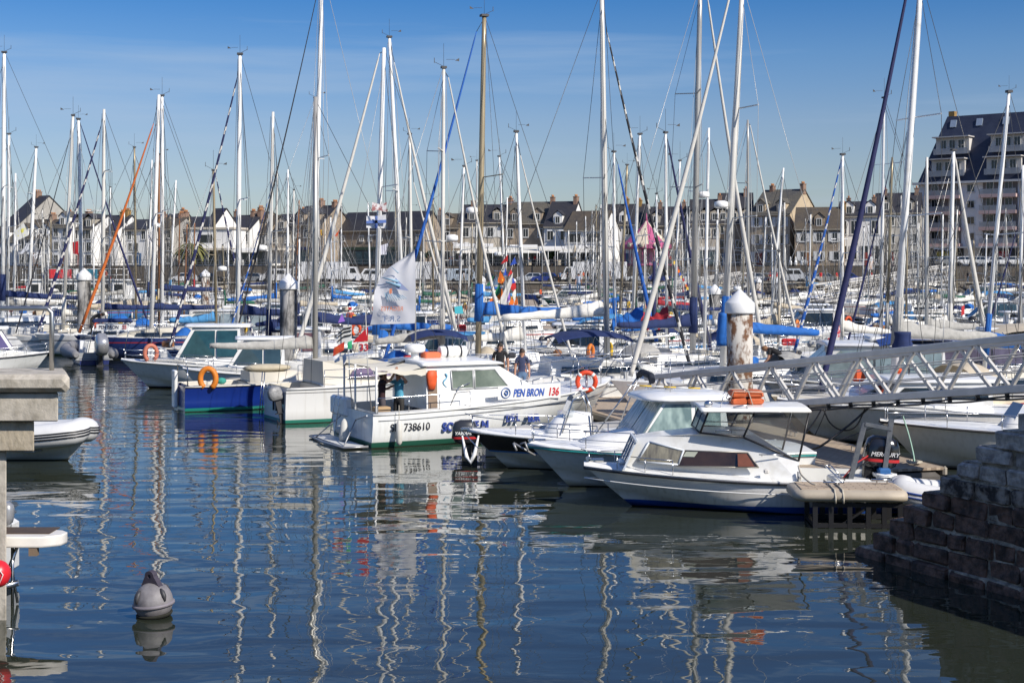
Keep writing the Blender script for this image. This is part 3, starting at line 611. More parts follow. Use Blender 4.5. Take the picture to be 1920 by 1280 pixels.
def lamp(u, v1, Y, label, base=2.4):
    b = P(u, 0, Y); b.z = base; H = HC + (HV - v1) / S(Y) - base; t = thing('street_lamp', b, 0, label, 'street lamp', 'street lamps along the quay')
    m = MB(); m.tube([(0, 0, 0), (0, 0, H)], [.09, .06], 7); m.tube([(-.7, 0, H - .05), (0, 0, H + .05), (.7, 0, H - .05)], .04, 5); m.build('post', SILVER, t)
    for a in (-1, 1): k = MB(); k.rbox((a * .85, 0, H - .02), (.8, .3, .16), .04); k.build('lamp_head', W_, t)
lamp(176, 395, 212, 'double-headed street lamp before the white house left of the masts'); lamp(1041, 432, 214, 'street lamp standing right of the dormered stone house'); lamp(1573, 448, 208, 'flat-headed street lamp before the white shuttered stone house'); lamp(864, 455, 214, 'short street lamp before the limestone house')

# café terrace canopies, parasols, carousel
def canopy(u0, u1, v, Y, label):
    s = S(Y); b = P((u0 + u1) / 2, 0, Y); b.z = 4.9; W = (u1 - u0) / s; H = HC + (HV - v) / s - 4.9; t = thing('terrace_canopy', b, 0, label, 'canopy')
    m = MB(); m.prism([(-W / 2, -1.6, H - .5), (-W / 2, 1.6, H), (-W / 2, 1.6, H + .06), (-W / 2, -1.6, H - .4)], (W, 0, 0)); m.box((0, -1.62, H - .55), (W, .04, .3)); m.build('awning', WCOV, t)
    for x in (-W / 2 + .1, -W / 6, W / 6, W / 2 - .1): m = MB(); m.tube([(x, -1.5, 0), (x, -1.5, H - .4)], .05, 5); m.build('post', W_, t)
    for k in range(max(2, int(W / 1.8))):
        m = MB(); x = -W / 2 + .8 + k * 1.8; m.box((x, -1.1, .74), (.7, .7, .04)); m.box((x, -1.1, .36), (.06, .06, .72)); m.box((x + .6, -1.1, .5), (.4, .4, .8)); m.build('terrace_table', (WG, BEIGE, DARK)[k % 3], t)
canopy(955, 1008, 459, 219.5, 'white terrace canopy before the two-dormer stone house'); canopy(1010, 1062, 462, 219.5, 'white terrace canopy before the light blue shopfront'); canopy(1085, 1146, 461, 219.5, 'white terrace canopy before the low white house with shutter')
canopy(850, 925, 457, 220, 'white terrace canopy before the limestone house'); canopy(440, 486, 465, 220, 'cream terrace canopy before the white restaurant')
for u, l in ((1078, 'closed cream parasol, left of the pair'), (1108, 'closed cream parasol, right of the pair')):
    b = P(u, 0, 219); b.z = 4.9; t_ = thing('parasol', b, 0, l + ' between the terrace canopies', 'parasol', 'closed parasols on the terrace')
    m = MB(); m.lathe([(.16, 0), (.3, .05), (.32, .6), (.22, 1.8), (.03, 2.3)], (0, 0, 1), 10); m.build('canopy', BEIGE, t_); m = MB(); m.tube([(0, 0, 0), (0, 0, 3.3)], .03, 5); m.build('pole', WIREL, t_)
def carousel():
    Y = 219.5; s = S(Y); b = P(1212, 0, Y + 2.5); b.z = 4.9; t = thing('carousel', b, 0, 'pink fairground carousel with a striped conical roof', 'carousel')
    pk = mat((.48, .10, .22), .6, 0, .2, 1); cr_ = mat((.68, .58, .44), .7); R_ = 3.9; H1, H2 = 3.2, 6.6
    m = MB(); N = 24
    prof = [(R_, H1), (R_ * .75, H1 + .9), (R_ * .45, H1 + 2.0), (R_ * .2, H1 + 3.0), (.08, H2 + .5)]
    m.lathe(prof, (0, 0, 0), N, False, None, lambda i, j: (j // 3) % 2); m.build('roof', [pk, cr_], t)
    m = MB(); m.tube([(0, 0, H2 + .3), (0, 0, H2 + 1.6)], [.2, .03], 6); m.build('finial', pk, t)
    m = MB(); m.lathe([(R_ + .06, H1 - .55), (R_ + .12, H1 - .5), (R_ + .12, H1 + .1), (R_, H1 + .12)], (0, 0, 0), N, False); m.build('rounding_board', pk, t)
    for k in range(12):
        a = 2 * math.pi * (k + .5) / 12; m = MB(); m.lathe([(0.01, 0), (.42, .02), (.42, .06), (.01, .08)], ((R_ + .2) * math.cos(a), (R_ + .2) * math.sin(a), H1), 10, True, Matrix.Rotation(a, 3, 'Z') @ Matrix.Rotation(R(90), 3, 'Y')); m.build('mirror', cr_, t)
        m = MB(); m.tube([((R_ - .4) * math.cos(a), (R_ - .4) * math.sin(a), .3), ((R_ - .4) * math.cos(a), (R_ - .4) * math.sin(a), H1)], .05, 5); m.build('pole', pk, t)
    m = MB(); m.lathe([(R_, 0), (R_, .3), (0.1, .32)], (0, 0, 0), N, False); m.build('platform', pk, t)
    m = MB(); m.lathe([(1.1, .3), (1.1, H1)], (0, 0, 0), 10, False); m.build('centre_drum', mat((.35, .45, .5), .4, 0, .5, 2, c2=(.5, .1, .2)), t)
carousel()
# blue wave panel of the shop, boat-shaped white statues on the wall, banner flags
t_ = thing('information_panel', (*P(1632, 0, 207).xy, 2.4), 0, 'blue and orange information panel on a white post beside a red waste bin', 'sign')
m = MB(); m.box((0, 0, 2.9), (.8, .08, 1.9)); m.build('panel', mat((.55, .7, .8), .5, 0, .3, 2, c2=(.8, .4, .15)), t_); m = MB(); m.box((0, .1, 1.9), (.12, .1, 3.8)); m.build('post', W_, t_)
for u, l_ in ((1482, 'leftmost'), (1492, 'second from left'), (1504, 'third from left'), (1511, 'rightmost')): t_ = MB(); b = P(u, 0, 218); b.z = 4.95; t_.lathe([(.22, 0), (.26, .3), (.2, .7), (.08, .85), (.13, 1.0), (.08, 1.25), (.02, 1.35)], (0, 0, 0), 10); tag(t_.build('garden_ornament', W_, None, b), l_ + ' of four white turned ornaments on the wall below the beige gable', 'ornament', 'white ornaments on the terrace wall')
# ------------------------------------------------------------------ quay corner at the left
CONC = mat((.46, .42, .355), .9, 0, .3, 4.5, bump=1.0, c2=(.24, .215, .17), thr=(.45, .72), stretch=(1, 1, .8), det=12); CONCD = mat((.40, .345, .26), .9, 0, .35, 5, bump=1.0, stretch=(1.2, 1.2, .6), c2=(.17, .14, .09), thr=(.45, .7), det=12)
t_ = thing('concrete_jetty', (-7.5, 20, 0), 0, 'weathered concrete jetty end with stacked beams and a steel handrail', 'jetty')
s_ = S(20)
def jb(name, u1, v0, v1, yf, m_, dep=2.4, ch=.05, u0=-420):
    'beam running out of frame to the left, its end face cut along the jetty axis'
    a = P(u0, v0, yf); b = P(u1, v1, yf); x0, x1, z1, z0 = a.x + 7.5, b.x + 7.5, a.z, b.z; y = yf - 20; m = MB(); rg = []
    for f, e in ((0, ch * .8), (ch, 0), (dep - ch, 0), (dep, ch * .8)):
        c = ch * .6; sx = -.36 * f
        rg.append([Vector((px + sx, y + f, pz)) for px, pz in ((x0, z0 + e), (x1 - c - e, z0 + e), (x1 - e, z0 + c + e), (x1 - e, z1 - c - e), (x1 - c - e, z1 - e), (x0, z1 - e))])
    return m.loft(rg, True, True).build(name, m_, t_)
jb('deck_slab', 131, 702, 736, 19.6, CONC, 1.3, .085); jb('edge_beam', 109, 737, 790, 19.75, CONC, 1.0, .02); jb('column_head', 64, 790.5, 846, 19.9, CONCD, .8, .02); jb('pile', 12, 846.5, 1300, 20.05, CONC, .6, .02)
a = P(97, 702, 20.4); m = MB(); z1 = HC + (HV - 578) * 20.4 / F
m.tube([(a.x + 7.5, .4, a.z - .02), (a.x + 7.5, .4, z1 - .06), (a.x + 7.44, .4, z1), (a.x + 7.3, .4, z1), (-7, .4, z1)], .036, 10); m.tube([(-4, .4, a.z), (-4, .4, z1)], .036, 8)
m.build('handrail', mat((.50, .49, .46), .3, .9, .2, 5), t_)
for u_ in (98, ): m = MB(); m.lathe([(.09, 0), (.09, .015)], (a.x + 7.5, .4, a.z + .002), 10); m.build('base_plate', STEEL, t_)

# ------------------------------------------------------------------ stepped masonry pier end at the right
DRY_ST = mat((.60, .50, .42), .95, 0, .4, 5.5, bump=2.2, c2=(.24, .20, .175), thr=(.38, .62), det=10); WET_ST = mat((.20, .10, .062), .7, 0, .5, 5, bump=2.4, c2=(.040, .021, .013), thr=(.38, .6), det=10)  # dry upper stones are paler, wet lower ones dark brown
MID_ST = mat((.36, .28, .22), .85, 0, .5, 5, bump=2.2, c2=(.035, .026, .022), thr=(.4, .58), det=10); MORT = mat((.62, .50, .37), .95, 0, .5, 6, bump=1.5, c2=(.08, .065, .05))
def pier():
    A = Vector((6.2, 24.35, 0)); B = Vector((7.69, 21.35, 0)); d = (B - A).normalized(); nrm = Vector((d.y, -d.x, 0))   # face normal (towards water)
    if nrm.x > 0: nrm = -nrm
    t = thing('masonry_pier', A, 0, 'dark stepped masonry pier end with seaweed-stained lower stones', 'pier')
    r_ = random.Random(5); H = .288; mb = {0: MB(), 1: MB(), 2: MB()}; mo = MB(); rz = math.atan2(d.y, d.x)
    tops = [(1652, 1000), (1680, 974), (1706, 944), (1738, 914), (1772, 888), (1806, 858), (1836, 830), (1866, 802), (1894, 774), (1925, 745)]
    for i in range(-2, 13):
        z = .16 + i * H; off = .025 * max(0, i) - (.1 if i < 0 else 0)                     # batter: courses lean back
        k = .375 * max(0, i) + r_.uniform(-.05, .05) - (.35 if i < 0 else 0)
        L = 9
        base = A + d * k - nrm * off
        x = 0; first = True
        while x < L:
            l = r_.uniform(.42, .85); hh = H - .02; dep = .5 if not first else .6
            c = base + d * (x + l / 2) - nrm * (dep / 2) + Vector((0, 0, z + H / 2)); pr = r_.uniform(-.02, .05)
            if first: pr += .05
            q = mb[0 if i >= 6 or (i == 5 and r_.random() < .5) else (1 if i >= 4 else 2)]
            q.rbox(c - A + nrm * pr + Vector((0, 0, r_.uniform(-.012, .006))), (l - r_.uniform(.02, .05), dep, hh - r_.uniform(0, .035)), r_.uniform(.015, .04), rz + r_.uniform(-.05, .05), .022); x += l; first = False
        mo.box(base + d * (L / 2 + .08) - nrm * .305 - A + Vector((0, 0, z + H / 2 - .005)), (L, .55, H), rz)
        # body of the pier behind the face
        mo.box(base + d * (L / 2 + .15) - nrm * 2.2 - A + Vector((0, 0, z + H / 2 - .004)), (L - .1, 3.4, H - .006), rz)
        # end face stones of the return going inland
        y = .5
        while y < 4:
            l = r_.uniform(.4, .7); c = base - nrm * (y + l / 2) + d * .24 + Vector((0, 0, z + H / 2))
            mb[0 if i >= 6 else (1 if i >= 4 else 2)].rbox(c - A, (.5, l - .03, H - .02), .05, rz, .02); y += l
    mb[0].build('dry_stones', DRY_ST, t); mb[1].build('stained_stones', MID_ST, t); mb[2].build('wet_stones', WET_ST, t); mo.build('mortar', MORT, t)
pier()

# ------------------------------------------------------------------ pontoons
def plank_mat():
    m = bpy.data.materials.new('decking'); m.use_nodes = True; t = m.node_tree; b = t.nodes['Principled BSDF']; N = t.nodes.new; K = t.links.new; b.inputs['Roughness'].default_value = .8
    g = N('ShaderNodeTexCoord'); br = N('ShaderNodeTexBrick'); br.inputs['Color1'].default_value = (.50, .40, .29, 1); br.inputs['Color2'].default_value = (.42, .335, .245, 1); br.inputs['Mortar'].default_value = (.24, .18, .13, 1)
    br.inputs['Scale'].default_value = 1; br.inputs['Mortar Size'].default_value = .012; br.inputs['Brick Width'].default_value = .3; br.inputs['Row Height'].default_value = .12; K(g.outputs['Object'], br.inputs[0])
    n = N('ShaderNodeTexNoise'); n.inputs['Scale'].default_value = .9; n.inputs['Detail'].default_value = 8; K(g.outputs['Object'], n.inputs[0])
    mr = N('ShaderNodeMapRange'); mr.inputs[1].default_value = .4; mr.inputs[2].default_value = .75; mr.inputs[4].default_value = .5; K(n.outputs[0], mr.inputs[0])
    x = N('ShaderNodeMixRGB'); x.inputs[2].default_value = (.25, .2, .15, 1); K(mr.outputs[0], x.inputs[0]); K(br.outputs[0], x.inputs[1]); K(x.outputs[0], b.inputs['Base Color']); return m
PLANK = plank_mat(); FLOAT = mat((.10, .09, .08), .8, 0, .4, 3)
OCC = []      # (x0, x1, y0, y1) footprints already taken
def pontoon(name, p, q, wd, label, z=.5, occ=True):
    p, q = Vector((*p, 0)), Vector((*q, 0)); d = (q - p); L = d.length; h = math.atan2(d.y, d.x); t = thing(name, p, h, label, 'pontoon')
    m = MB(); m.box((L / 2, 0, z - .03), (L, wd, .06)); m.build('decking', PLANK, t)
    m = MB()
    for a in (-1, 1): m.rbox((L / 2, a * (wd / 2 + .06), z - .1), (L, .12, .22), .04)
    m.build('edge_beam', mat((.42, .37, .30), .7, 0, .3, 2), t)
    for k in range(int(L / 4)):
        m = MB(); m.rbox((1 + k * 4, 0, .12), (2.2, wd - .2, .55), .08); m.build('float', FLOAT, t)
    if occ:
        n = max(1, int(L / 2))
        for k in range(n):
            c = p + d * (k + .5) / n; OCC.append((c.x - wd / 2 - .5, c.x + wd / 2 + .5, c.y - L / n / 2 - .5, c.y + L / n / 2 + .5))
    return t
pon = pontoon('pontoon', (7.95, 31.25), (-1.3, 63), 3.5, 'wide main pontoon with pale slip-proof decking behind the small blue-bottomed cruiser')
fp = thing('finger_pontoon', (6.9, 27.55, 0), R(-3), 'short beige rounded finger pontoon on a dark frame beside the cruiser', 'pontoon')
m = MB(); prof = [(-.55, .72), (.55, .72), (.66, .68), (.7, .61), (.66, .54), (.55, .50), (-.55, .50), (-.66, .54), (-.7, .61), (-.66, .68)]
BGE = mat((.50, .43, .33), .6, 0, .25, 2.5, bump=.15)
m.loft([[Vector((x, y * k, .61 + (z - .61) * k2)) for y, z in prof] for x, k, k2 in ((-1.52, .6, .5), (-1.45, .85, .85), (-1.3, 1, 1), (.3, 1, 1), (.5, 1, 1), (.62, .9, .8), (.66, .6, .5))], True, True, True); m.build('fender_deck', BGE, fp)
m = MB(); m.box((-.4, 0, .724), (1.9, .9, .012)); m.build('decking', PLANK, fp)
m = MB()
for x in (-1.1, -.8, -.45, -.1, .2, .5):
    for y in (-.5, .5): m.bar((x, y, -.3), (x, y, .50), .09)
for z in (.44, .05): 
    for y in (-.5, .5): m.bar((-1.14, y, z), (.54, y, z), .08)
m.bar((-.6, -.5, .06), (-.1, -.5, .4), .04); m.bar((-1.1, .5, .06), (-1.1, -.5, .06), .08)
m.build('frame', BLACK, fp)
def cleat(par, x, y, z, s=1, rz=0):
    m = MB(); m.bar((x - .1 * s, y, z), (x - .1 * s, y, z + .07 * s), .03 * s); m.bar((x + .1 * s, y, z), (x + .1 * s, y, z + .07 * s), .03 * s); m.tube([(x - .2 * s, y, z + .09 * s), (x + .2 * s, y, z + .09 * s)], .02 * s, 5); return m.build('cleat', STEEL, par)
cleat(fp, -.7, -.2, .73); cleat(fp, .3, .2, .73)
for x in (-.75, -.6): m = MB(); m.tube([(x, -.71, .5), (x, -.73, .6), (x, -.6, .74), (x, 0, .75), (x, .6, .74)], .018, 5); m.build('rope_lashing', ROPE, fp)
OCC.append((5.2, 7.8, 26.4, 28.3))
for k in range(5): cleat(pon, 2 + k * 3.2, 1.25, .5, 1.3); cleat(pon, 3 + k * 3.2, -1.25, .5, 1.3)
for x, yy0, yy1, lab in ((-27, 84, 180, 'long plain pontoon among the moored boats at the far left'), (31, 66, 180, 'long plain pontoon among the moored boats at the right'), (2, 78, 186, 'long plain pontoon among the moored boats in the middle')):
    pontoon('pontoon', (x, yy0), (x, yy1), 1.8, lab)

# ------------------------------------------------------------------ piles
RUSTW = mat((.52, .49, .44), .85, 0, .3, 3.0, bump=.6, c2=(.13, .06, .028), thr=(.48, .57), stretch=(1, 1, .55)); STAIN = mat((.34, .33, .31), .8, 0, .3, 1.5, bump=.4, c2=(.03, .028, .026), thr=(.42, .58), stretch=(1, 1, .5))
CAPW = mat((.72, .72, .71), .5, 0, .1, 2)
def pile(u, vt, wpx, m_, label, Y=None, capk=.52, lowc=None):
    r = .375; Y = Y or 2 * r * F / wpx; p = P(u, vt, Y); t = thing('mooring_pile', (p.x, Y, 0), 0, label, 'mooring pile', 'tubular mooring piles with pointed white caps')
    zt = p.z; zc = zt - (38 if capk == .52 else capk) / 65 * .75 / .75 * 1.0
    zc = zt - .62
    m = MB(); m.lathe([(r, -.5), (r, zc * .3), (r, zc * .6), (r, zc)], (0, 0, 0), 20); m.build('shaft', m_, t)
    m = MB(); m.lathe([(r + .05, zc - .06), (r + .06, zc - .02), (r + .05, zc + .24), (r + .03, zc + .26), (.04, zt), (.01, zt + .01)], (0, 0, 0), 20, True); m.build('cap', CAPW, t)
    m = MB(); m.lathe([(r + .02, -.4), (r + .02, .55), (r + .003, .6)], (0, 0, 0), 20); m.build('weed_band', mat((.05, .045, .03), .9, 0, .5, 4), t)
    OCC.append((p.x - .6, p.x + .6, Y - .6, Y + .6)); return t
pile(1387, 543, 49, RUSTW, 'thick rust-blotched mooring pile standing behind the gangway')
pile(541, 513, 32.5, STAIN, 'mooring pile with black and white stains beside the grey mast')
pile(158, 503, 25, STAIN, 'brown stained mooring pile at left behind the navy boom cover')
pile(385, 505, 15.5, RUSTW, 'distant grey pile between the palm and the tall white mast'); pile(901, 514, 17, CAPW, 'pale mooring pile beside the tan mast'); pile(1458, 520, 13, CAPW, 'small white pile near the people in red'); pile(1340, 533, 21, STAIN, 'grey mooring pile left of the thick rusty one'); pile(1421, 519, 12.5, RUSTW, 'slim distant pile just right of the rusty one')

# ------------------------------------------------------------------ gangways
def gangway(A, B, wd, ht, n, label, brace=.07, chord=.1, twin=True):
    A, B = Vector(A), Vector(B); d = B - A; L = d.length; h = math.atan2(d.y, d.x); pitch = math.atan2(d.z, math.hypot(d.x, d.y))
    t = thing('gangway', A, h, label, 'gangway', None); t.rotation_euler = (0, -pitch, h)
    AL = mat((.62, .60, .56), .5, .15, .22, 2.0, bump=.1)
    for y in (-wd / 2, wd / 2):
        m = MB(); m.rbox((L / 2, y, ht), (L, chord, chord * 1.5), .02); m.build('handrail', AL, t)
        m = MB(); m.rbox((L / 2, y, 0), (L, chord * .9, chord * 1.7), .02); m.build('stringer', AL, t)
        for f in (.36, .68): m = MB(); m.tube([(0, y, ht * f), (L, y, ht * f)], .016 if twin else .03, 5); m.build('guard_tube', AL, t)
        for k in range(n):
            x0 = L * k / n; x1 = L * (k + 1) / n; xm = (x0 + x1) / 2
            for a, b in ((x0 + .06, xm - .07), (x1 - .06, xm + .07)):
                m = MB(); m.bar((a, y, chord * .85), (b, y, ht - chord * .75), brace, brace); m.build('brace', AL, t)
    m = MB(); m.box((L / 2, 0, .02), (L, wd - chord, .05)); m.build('walkway', mat((.33, .31, .28), .8, 0, .3, 3), t); return t
gA, gB = Vector((4.6, 42.6, .62)), Vector((12.2, 25.7, 2.95))
gw = gangway(gA, gB, 1.25, 1.02, 10, 'long pale aluminium truss gangway sloping down from the quay to the pontoon')
m = MB(); pts = []
L = (gB - gA).length
for k, yy in ((0, -.68), (1, -.72)):
    m.tube([(2.5 + i * (L - 2.5) / 30, yy, -.13 - .05 * k - .03 * abs(math.sin(i * 1.1 + k))) for i in range(31)], .022, 5)
for i in range(18): m.box((3 + i * .85, -.7, -.14), (.03, .1, .14))
m.build('cable_run', BLACK, gw)
gangway(P(1532, 566, 150), P(1778, 522, 186), 1.8, 1.7, 14, 'distant white gangway sloping from the rubble bank at right', .09, .14, False); gangway(P(1238, 562, 160), P(1400, 534, 190), 1.8, 1.7, 10, 'distant white gangway below the carousel', .09, .14, False)

def cable(pts, r, m_, label, name='cable', cat='cable'):
    'hanging cable through world points'
    pts = [Vector(p) for p in pts]; o0 = pts[0].copy(); out = []
    for i in range(len(pts) - 1):
        p0, p1, p2, p3 = pts[max(0, i - 1)], pts[i], pts[i + 1], pts[min(len(pts) - 1, i + 2)]
        for k in range(6):
            q = k / 6; out.append(.5 * ((2 * p1) + (p2 - p0) * q + (2 * p0 - 5 * p1 + 4 * p2 - p3) * q * q + (3 * p1 - p0 - 3 * p2 + p3) * q ** 3) - o0)
    out.append(pts[-1] - o0); m = MB(); m.tube(out, r, 6); return tag(m.build(name, m_, None, o0), label, cat)
cable([P(1629, 764, 33.2), P(1600, 790, 33), P(1572, 812, 33), P(1540, 835, 33), P(1515, 843, 33.6), P(1480, 848, 34.5), P(1462, 846, 34.7)], .03, BLACK, 'thick black cable hanging from the gangway down to the pontoon')
cable([P(1541, 766, 34), P(1527, 790, 34), P(1511, 812, 34)], .02, BLACK, 'short black cable hanging at the left under the gangway')
cable([P(1544, 766, 34), P(1556, 792, 34), P(1578, 806, 34), P(1604, 800, 34), P(1622, 766, 34)], .018, BLACK, 'black cable loop drooping under the gangway')
cable([P(1549, 767, 34), P(1540, 790, 34.2), P(1528, 815, 34.6)], .012, DARK, 'thin dark line hanging between the cable loops')
cable([P(1693, 780, 33.6), P(1704, 815, 33), P(1712, 848, 32.4), Vector((9.1, 32.15, .55))], .016, mat((.35, .55, .45), .9), 'pale green mooring rope from the grey bow to its coil', 'mooring_rope', 'rope')
cable([P(1688, 781, 33.4), P(1640, 800, 32.8), P(1600, 815, 32.6), P(1568, 826, 32.8)], .012, DARK, 'dark mooring line from the grey bow down to the cleat', 'mooring_rope', 'rope')
cable([P(1497, 873, 28.2), P(1503, 890, 27.9), P(1520, 905, 27.5), P(1530, 908, 27.4)], .018, ROPE, 'frayed rope from the cruiser side to the finger pontoon', 'mooring_rope', 'rope')
def coil(p, r, label, m_=ROPE):
    r_ = random.Random(3); m = MB(); pts = []
    for i in range(90):
        a = i * .5; rr = r * (.45 + .55 * abs(math.sin(i * .37))); pts.append((rr * math.cos(a), rr * math.sin(a), .02 + r * .25 * abs(math.sin(i * .21)) + r_.uniform(0, .02)))
    m.tube(pts, .016, 5); return tag(m.build('rope_coil', m_, None, p), label, 'rope')
coil(Vector((9.08, 32.1, .51)), .17, 'pale rope coil lying on the pontoon before the grey hull')
coil(Vector((7.6, 29.0, .66)), .24, 'tangled white rope heap on the stern of the small cruiser', W_)

# ------------------------------------------------------------------ buoy
p = P(290, 1152, 20.3); t_ = thing('mooring_buoy', (p.x, p.y, 0), R(-25), 'grey round mooring buoy with a lifting eye floating alone in open water', 'buoy'); t_.rotation_euler = (R(3), R(-4), R(-25))
BU = mat((.21, .20, .205), .6, 0, .3, 6, bump=.4, c2=(.13, .12, .125), thr=(.4, .7)); r = .275
m = MB(); m.lathe([(r * math.cos(a) if a > -1.4 else .01, .21 + r * math.sin(a)) for a in [R(-84 + 174 * i / 16) for i in range(17)]], (0, 0, 0), 32); m.build('shell', BU, t_)
m = MB(); m.lathe([(.27, .15), (.295, .155), (.30, .175), (.295, .195), (.27, .20)], (0, 0, 0), 32); m.build('seam_rim', mat((.22, .20, .22), .6, 0, .3, 5), t_)
m = MB(); m.lathe([(.235, .0), (.255, .03), (.258, .045), (.25, .05)], (0, 0, 0), 32); m.build('weed_line', mat((.02, .02, .012), .9, 0, .5, 20), t_)
def plate(mb, out, hole, y0, y1):
    n = len(out); A0 = [Vector((x, y0, z)) for x, z in out]; H0 = [Vector((x, y0, z)) for x, z in hole]; A1 = [Vector((x, y1, z)) for x, z in out]; H1 = [Vector((x, y1, z)) for x, z in hole]
    mb.loft([A0, A1, H1, H0, A0], True, False)
N = 24; outp = []; hol = []
for i in range(N):
    a = 2 * math.pi * i / N
    if math.sin(a) >= -.05: x, z = math.cos(a) * .078, .575 + math.sin(a) * .078
    else: f = min(1, (-math.sin(a))) ; x, z = math.cos(a) / max(.3, abs(math.cos(a))) * (.078 + .12 * f) if abs(math.cos(a)) > .3 else math.cos(a) / .3 * .198, .575 - .21 * f
    outp.append((x, z)); hol.append((math.cos(a) * .028, .575 + math.sin(a) * .028))
m = MB(); plate(m, outp, hol, -.045, .045); m.build('lifting_eye', mat((.06, .05, .07), .6, 0, .4, 6), t_)
for a in (R(-105), R(-15), R(75), R(165)):    # moulded scoops round the shell
    m = MB(); q = [Vector((math.cos(a) * (.278 * math.cos(b) + .006), math.sin(a) * (.278 * math.cos(b) + .006), .21 + .278 * math.sin(b))) for b in (R(6), R(20), R(34), R(46))]
    m.tube(q, [.012, .034, .034, .012], 8); m.build('finger_recess', DARK, t_)

# ------------------------------------------------------------------ platform of the workboat cut by the left edge
t_ = thing('stern_platform_boat', (-7.6, 21.6, 0), 0, 'beige stern platform and grey outboard of a boat cut by the left edge', 'boat'); 
PB = mat((.74, .71, .66), .5, 0, .15, 3)
def bl(u, v, Y=20.6): q = P(u, v, Y); return Vector((q.x + 7.6, q.y - 21.6, q.z))
m = MB(); o_ = [(-120, 1030), (0, 1017), (60, 1012), (78, 1010), (85, 1005), (82, 999), (70, 997), (0, 1000), (-120, 1004)]
z = bl(0, 1012).z
m.loft([[Vector((a, b, z + dz)) for a, b in ((-1.4, -.9), (.75, -.9), (.98, -.75), (1.02, -.55), (.9, -.4), (-1.4, .3))] for dz in (-.13, -.1, .0, .03)], True, True, True); m.build('platform', PB, t_)
m = MB(); m.box((.1, -.45, z + .035), (1.4, .5, .015)); m.build('grating', mat((.09, .06, .04), .7, 0, .3, 4), t_)
m = MB(); m.tube([(.35, -.7, z - .1), (.2, -.7, z - .5), (.02, -.7, z - .72)], .028, 6); m.tube([(.30, -.6, z - .1), (.18, -.5, z - .5), (.3, -.6, .02)], .02, 6)
m.tube([(-.5, -.8, z - .95), (.1, -.75, z - .74), (.35, -.7, z - .68)], .05, 7); m.tube([(.26, -.7, -.1), (.26, -.7, z - .1)], .025, 6); m.build('bracket', STEEL, t_)
for x in (-.1, .62): m = MB(); m.box((x, -.84, z - .19), (.12, .1, .13)); m.build('step_clip', mat((.18, .13, .09), .7), t_)
m = MB(); m.rbox((-1.6, .5, .55), (2.6, 1.6, .9), .1); m.build('hull', hullmat((.7, .7, .68), (.02, .03, .05)), t_)
outboard(t_, .02, -.1, z + .02, .6, mat((.30, .31, .33), .3, .3), GREY, R(10))
rb = thing('fender_ball', (-7.115, 19.7, .73), 0, 'red ball fender with a white cord hanging at the left edge', 'fender')
m = MB(); m.ell((0, 0, 0), (.17, .17, .19), 16, 10); m.build('ball', mat((.65, .02, .03), .35, 0, .1, 2), rb); m = MB(); m.tube([(.02, -.18, .17), (.12, -.15, .02), (.05, -.17, -.16)], .008, 4); m.build('cord', W_, rb)
# ------------------------------------------------------------------ hero boats, front right
def fender(parent, p, L=.55, r=.11, m_=None, horiz=False, top=.5):
    m = MB(); prof = [(.02, -L / 2 - .03), (r * .6, -L / 2), (r, -L / 2 + r * .7), (r, L / 2 - r * .7), (r * .6, L / 2), (.03, L / 2 + .04)]
    m.lathe(prof, p, 10, True, Matrix.Rotation(R(90), 3, 'Y') if horiz else None); o = m.build('fender', m_ or mat((.66, .64, .58), .5, 0, .2, 4), parent)
    if not horiz: m = MB(); m.tube([Vector(p) + Vector((0, 0, L / 2)), Vector(p) + Vector((0, 0, L / 2 + top))], .01, 4); m.build('fender_line', ROPE, o)
    return o
def boat(name, X, Y, hdg, label, cat='boat', group=None):
    return thing(name, (X, Y, 0), hdg, label, cat, group), Fr(X, Y, hdg)
def occ(fr, L, B, pad=.3):
    c, s = abs(fr.c), abs(fr.s); hx, hy = (L * c + B * s) / 2 + pad, (L * s + B * c) / 2 + pad; OCC.append((fr.X - hx, fr.X + hx, fr.Y - hy, fr.Y + hy))

